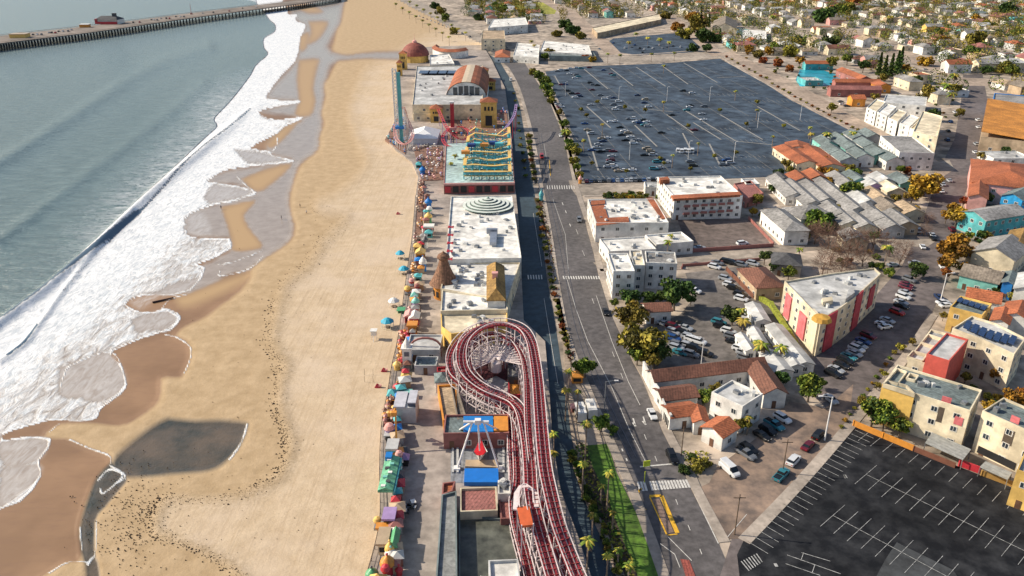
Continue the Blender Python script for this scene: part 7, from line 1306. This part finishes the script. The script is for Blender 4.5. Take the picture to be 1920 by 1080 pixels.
for x, y, c, a in [(1392, 456, 'W', .3), (1312, 464, 'S', .1), (1490, 453, 'U', .3), (1712, 430, 'K', 1.2), (1722, 432, 'W', 1.3), (1748, 440, 'W', 1.4), (1750, 446, 'K', 1.4), (1660, 612, 'W', .3), (1760, 556, 'Z', 1.5), (1768, 566, 'W', .2), (1774, 572, 'W', .2), (1730, 462, 'W', 1.3), (1766, 498, 'W', 1.3), (1768, 345, 'S', 1.4), (1765, 358, 'W', 1.4), (1780, 338, 'S', 1.4), (1675, 496, 'S', .2), (1715, 492, 'S', .2), (1785, 430, 'M', 1.4), (1790, 210, 'W', 1.4), (1782, 228, 'U', 1.4), (1778, 245, 'K', 1.4), (1776, 262, 'U', 1.4), (1833, 225, 'W', 1.4), (1834, 238, 'W', 1.4), (1830, 270, 'S', 1.4), (1828, 285, 'W', 1.4), (1826, 300, 'S', 1.4), (1860, 300, 'K', .1), (1875, 300, 'W', .1), (1890, 300, 'K', .1), (1905, 298, 'W', .1), (1735, 130, 'S', .3), (1860, 156, 'K', .1), (1580, 195, 'W', 0), (1588, 198, 'K', 0), (1576, 190, 'G', .3), (1840, 548, 'K', -.4), (1855, 556, 'W', -.4), (1872, 560, 'G', -.4)]: car(x, y, 'sedan' if x % 3 else 'suv', c, a, 'on a street of the town', 'cars on the streets of the town')
for k in range(14): f = k / 13; car(786 + 95 * f, 30 + 38 * f, 'sedan', rc.choice(CC), wang(760, 16, 850, 66), 'on the palm-lined esplanade', 'cars on the palm-lined esplanade')

# ------------------------------------------------------------------ poles and lamps
def pole(px0, py0, h, label, arm=None, m=WOOD, r_=.14, name='utility_pole', cat='pole', cross=True):
    p = G(px0, py0); t_ = T(name, cat, label, tuple(p)); m_ = MB(); m_.bar((0, 0, 0), (0, 0, h), r_, n=8, r2=r_ * .7); m_.build('shaft', m, t_)
    if arm: m_ = MB(); m_.bar((0, 0, h - .1), (arm, 0, h + .3), .07); m_.build('arm', m, t_); m_ = MB(); m_.box((arm, 0, h + .22), (1.0, .4, .2)); m_.build('lamp_head', WHITEM, t_)
    elif cross: m_ = MB(); m_.box((0, 0, h - .8), (2.4, .14, .16)); m_.build('crossarm', m, t_)
pole(1377, 1003, 10, 'leaning-shadow wooden pole at the road corner by the near empty lot'); pole(1467, 887, 9, 'wooden pole beside the teal-blue pickup truck'); pole(1277, 855, 8, 'wooden pole on the corner in front of the terracotta corner house', cross=False)
pole(1133, 770, 8.5, 'grey street lamp with arm over the road by the parked trailers', 2.6, METAL, .13, 'street_lamp', 'street lamp'); pole(1546, 826, 12, 'tall white lamp post beside the near empty lot', -2.8, WHITEM, .2, 'street_lamp', 'street lamp'); pole(1314, 688, 9, 'tall pale lamp post in the shaded lot', -1.2, WHITEM, .13, 'street_lamp', 'street lamp')
pole(1545, 548, 9, 'thin wooden pole behind the pink-and-cream block'); pole(1763, 566, 10, 'white trunk-like lamp post on the diagonal street', 2, WHITEM, .16, 'street_lamp', 'street lamp'); pole(1375, 305, 11, 'tall pale lamp mast in the big lot, front', 1, WHITEM, .15, 'street_lamp', 'street lamp'); pole(1208, 905, 3, 'yellow-green pedestrian sign post at the corner crosswalk', None, mat('sign_lime', (.55, .62, .03), .5), .12, 'sign_post', 'sign', False)
m_ = MB(); p = G(1211, 893); m_.box((0, 0, 3.4), (1.5, .15, 1.5), .2); o = m_.build('pedestrian_sign', mat('sign_lime', (.55, .62, .03)), None, tuple(p)); tag(o, 'sign', 'bright yellow-green crossing sign board over the corner crosswalk')
for i, (x, y) in enumerate([(1160, 190), (1250, 190), (1330, 190), (1180, 300), (1290, 300), (1420, 240), (1060, 180), (1500, 225)]): pole(x, y, 10, f'pale lamp mast standing in the big lot, {ORD[i].strip() or "first"} of eight', 1, WHITEM, .13, 'street_lamp', 'street lamp')
# trailers and hut by the verge
for (x, y, l) in ((1088, 782, 'white trailer roof, left of the pair on the verge'), (1108, 776, 'white trailer roof, right of the pair on the verge')):
    t_ = T('trailer', 'trailer', l, tuple(G(x, y)), wang(x, y, x + 8, y + 26)); m_ = MB(); m_.box((0, 0, 1.6), (5.5, 2.3, 2.4), taper=.96); m_.build('body', paint('W'), t_); m_ = MB(); m_.box((0, 0, 2.9), (1.2, .8, .25)); m_.build('roof_vent', METAL, t_)
    for s in (-1, 1): m_ = MB(); m_.bar((0, s * 1.1, .35), (0, s * 1.2, .35), .35, n=10); m_.build('wheel', RUB, t_)
kiosk(1082, 700, 3.4, 3.2, 3.2, 'I', 'I', 'orange roofed hut among the palms on the verge', 'pyr', z=0.0); kiosk(1078, 760, 2, 2, 2.4, 'X', 'P', 'small pink topped hut behind the white trailers', 'pyr', z=0.0); kiosk(1088, 333, 2.2, 2.2, 4, 'I', 'P', 'orange ticket kiosk at the big lot corner', 'round', z=0.0)
kiosk(1015, 362, 2.4, 2.4, 5.5, 'T', 'T', 'teal clock-like booth at the rail crossing', 'round', z=0.0)
# driftwood, people on the sand
m_ = MB(); a, c_ = G(286, 567, .3), G(325, 558, .35); m_.bar(a, c_, .33, n=7, r2=.22); tag(m_.build('driftwood_log', mat('log_dark', (.06, .028, .025), .8, .3, 2)), 'log', 'dark driftwood log lying in the swash')
def person(px, py, top, legc, label, ang=0.0):
    p = G(px, py); b = MB(); vs = []
    def limb(a, c_, r0, r1, m, n=7): b.bar(a, c_, r0, m, n, r1)
    b.lathe((0, 0, 0), [(.12, .84), (.17, .92), (.16, 1.1), (.2, 1.35), (.17, 1.45), (.06, 1.5), (.055, 1.56), (.09, 1.6), (.105, 1.68), (.08, 1.76), (.01, 1.79)], 9, ms=[1, 0, 0, 0, 0, 2, 2, 2, 3, 3])
    for s in (-1, 1): limb((s * .09, 0, .88), (s * .1, .12 * s, .45), .085, .06, 1); limb((s * .1, .12 * s, .45), (s * .1, .18 * s, .05), .058, .04, 2); b.box((s * .1, .18 * s - .06, .04), (.09, .25, .07), m=3); limb((s * .2, 0, 1.4), (s * .27, -.03, 1.1), .05, .04, 0); limb((s * .27, -.03, 1.1), (s * .27, -.12, .84), .038, .03, 2); b.box((s * .27, -.13, .78), (.05, .07, .12), m=2)
    o = b.build('person', [mat('shirt_' + top[0], top[1], .8), mat('shorts_' + legc[0], legc[1], .8), mat('skin', (.45, .27, .19), .6), mat('dark_hair', (.03, .02, .015), .7)], None, (p.x, p.y, .25)); o.rotation_euler = (0, 0, ang); tag(o, 'person', label)
person(415, 393, ('navy', (.03, .04, .12)), ('black', (.02, .02, .02)), 'person in navy shirt and black shorts standing by the foam', .5); person(528, 412, ('grey', (.2, .2, .2)), ('blue', (.03, .05, .15)), 'person in grey shirt standing on the wet grey sand', 1.5)
person(563, 390, ('black', (.02, .02, .02)), ('tan', (.3, .22, .14)), 'person in black shirt and tan shorts near the water channel', 2.4); person(575, 402, ('white', (.6, .6, .6)), ('black', (.02, .02, .02)), 'person in white shirt at the edge of the dry sand', 3)
person(764, 958, ('red', (.4, .03, .03)), ('blue', (.03, .05, .15)), 'person in red shirt on the boardwalk by the purple skylight booth', 0)
for i, (x, y) in enumerate([(757, 962), (765, 955), (775, 945), (770, 952)]):
    t_ = T('picnic_table', 'table', ['black patio set with white benches, nearest the purple skylight booth', 'white patio set with black benches beside the purple skylight booth', 'black and white patio set furthest out on the planks', 'white patio set in the middle of the plank group'][i] if 0 else ['white table with black benches, nearest the purple skylight booth', 'black table with white benches beside the purple skylight booth', 'white table with black benches furthest out on the planks', 'black table with white benches out on the planks'][i], tuple(G(x, y, DZ)), i, group='patio sets by the purple booth'); m_ = MB(); m_.box((0, 0, .75), (1.3, 1.0, .08)); m_.bar((0, 0, 0), (0, 0, .75), .1); m_.build('table_top', paint('K') if i % 2 else paint('W'), t_)
    for s in (-1, 1): m_ = MB(); m_.box((s * .95, 0, .45), (.4, 1.0, .08)); m_.box((s * .95, 0, .22), (.1, .8, .44)); m_.build('bench', paint('W') if i % 2 else paint('K'), t_)

# ------------------------------------------------------------------ the town beyond: houses and trees block by block
REGION = [(846, -22), (1990, -22), (1990, 152), (1812, 132), (1800, 200), (1660, 140), (1560, 112), (1500, 118), (1385, 94), (1292, 54), (1120, 66), (1000, 60), (900, 52)]
REG2 = [(1812, 150), (1990, 176), (1990, 200), (1850, 176), (1812, 200)]
RP = [[tuple(p) for p in r_] for r_ in ROADS]
def clear(x, y, m, skipocc=False):
    if not skipocc:
        for ox, oy, r_ in OCC:
            if abs(ox - x) < r_ + m and abs(oy - y) < r_ + m and (ox - x) ** 2 + (oy - y) ** 2 < (r_ * .9 + m) ** 2: return False
    for P_ in RP:
        if inside((x, y), P_): return False
    return True
rf = random.Random(11); cand = []; tc = []
u = Vector((math.cos(AB), math.sin(AB))); v = Vector((-u.y, u.x)); o0 = G(1370, 110).xy
for i in range(-70, 70):
    for j in range(-70, 75):
        if j % 5 == 0 or i % 9 == 0:
            continue
        q = o0 + u * (i * 27 + rf.uniform(-3, 3)) + v * (j * 28 + rf.uniform(-4, 4)); x, y = PX((q.x, q.y, 0))
        if not (inside((x, y), REGION) or inside((x, y), REG2)) or y < -20: continue
        if rf.random() < .93 and clear(q.x, q.y, 8): cand.append((q.length, q.x, q.y, i, j))
        for _ in range(5):
            if rf.random() < .75: tq = q + Vector((rf.uniform(-15, 15), rf.uniform(-16, 16))); tc.append((tq.length, tq.x, tq.y))
cand.sort(); tc.sort()
nh = len([o for o in scene.objects if o.get('category') == 'house']); NI = max(0, 285 - nh)
far_w = {k: MB() for k in 'WCNP'}; far_r = {k: MB() for k in 'GOBL'}
for n, (dd, x, y, i, j) in enumerate(cand):
    wk = rf.choice('WWWCCCNPCWLWCWWCCL' + ('YMT' if rf.random() < .3 else 'WCN')); rk = rf.choice('GGGLOXBBANXSGLAGGA'); kd = rf.choice(['gable', 'gable', 'hip', 'hip', 'flat']); h_ = rf.choice([4, 5, 6.5, 7.5]); w_, l_ = rf.uniform(14, 22), rf.uniform(10, 14); ang = AB + (math.pi / 2 if rf.random() < .4 else 0) + rf.uniform(-.06, .06)
    if n < NI:
        px, py = PX((x, y, 0)); HS(px, py, w_, l_, ang, h_, wk, rk, kd, units=1 if kd == 'gable' else 0)
    else:
        wk = {'Y': 'C', 'L': 'W', 'M': 'W', 'T': 'W'}.get(wk, wk); rk = {'A': 'G', 'N': 'B', 'X': 'O', 'S': 'G', 'W': 'L'}.get(rk, rk); uu = Vector((math.cos(ang), math.sin(ang))); vv = Vector((-uu.y, uu.x)); c = Vector((x, y))
        cs_ = [c + uu * a * w_ / 2 + vv * b2 * l_ / 2 for a, b2 in ((-1, -1), (1, -1), (1, 1), (-1, 1))]; far_w[wk].prism([tuple(p) for p in cs_], 0, h_)
        rr_ = [(c + (p - c) * 1.1) for p in cs_]; g1, g2 = c - uu * w_ * .35, c + uu * w_ * .35; far_r[rk].add([(*p, h_ + .05) for p in rr_] + [(*g1, h_ + 2.3), (*g2, h_ + 2.3)], [(0, 1, 5, 4), (1, 2, 5), (2, 3, 4, 5), (3, 0, 4)])
allm = MB(); mats = []
for d_, fn in ((far_w, wall), (far_r, roofm)):
    for k, mb_ in d_.items(): allm.add(mb_.v, mb_.f, len(mats)); mats.append(fn(k))
if allm.v: tag(allm.build('distant_houses', mats), 'houses', 'far hillside houses along the top of the picture', kind='stuff')
nt_ = len([o for o in scene.objects if o.get('category') in ('tree', 'palm')]); NT = max(0, 296 - nt_); ft = [MB() for _ in range(3)]; k = 0; rn_ = np.random.RandomState(2)
for dd, x, y in tc:
    if not clear(x, y, -1.5): continue
    kd = rf.choice('bboodoobdoard'); px, py = PX((x, y, 2)); r_ = rf.uniform(3.4, 6.8)
    if k < NT: tree(px, py, kd, r_ * pxm(py), r_ * 1.1)
    elif py > -16:
        b2 = ft[{'b': 0, 'o': 1, 'd': 2, 'a': 1, 'r': 1}[kd]]
        for _ in range(120): q = rn_.normal(size=3); q /= np.linalg.norm(q); leafq(b2, (x + q[0] * r_, y + q[1] * r_, r_ * 1.2 + q[2] * r_), .55, rn_, int(rn_.rand() * 2.99))
    k += 1
allm = MB()
for i, b2 in enumerate(ft): allm.v, allm.f, allm.m = allm.v, allm.f, allm.m; n0 = len(allm.v); allm.v += b2.v; allm.f += [tuple(j + n0 for j in f) for f in b2.f]; allm.m += [i * 3 + m for m in b2.m]
if allm.v: tag(allm.build('distant_trees', LEAF['b'] + LEAF['o'] + LEAF['d']), 'trees', 'far hillside trees along the top of the picture', kind='stuff')
MIDS = [[(1400, 345), (1700, 335), (1745, 440), (1700, 530), (1560, 500), (1440, 475)], [(1640, 112), (1800, 135), (1800, 250), (1745, 300), (1640, 178)], [(1812, 375), (1925, 375), (1925, 560), (1800, 520)], [(1700, 700), (1925, 560), (1925, 760), (1830, 770)], [(1380, 92), (1500, 118), (1640, 150), (1640, 178), (1500, 170), (1385, 110)], [(1130, 350), (1240, 350), (1240, 372), (1130, 372)]]
rg_ = random.Random(77); ns = 0; it_ = 0
while ns < 150 and it_ < 4000:
    it_ += 1; q = rg_.choice(MIDS); xs = [p[0] for p in q]; ys = [p[1] for p in q]; x, y = rg_.uniform(min(xs), max(xs)), rg_.uniform(min(ys), max(ys))
    if not inside((x, y), q): continue
    w_ = G(x, y)
    if not clear(w_.x, w_.y, .3): continue
    shrub(x, y, rg_.choice('booddabr'), rg_.uniform(1.0, 2.1) * pxm(y), rg_.choice(['leafy garden shrub', 'broad garden shrub', 'ragged garden shrub']), 'garden shrubs of the town'); ns += 1
finish_labels()
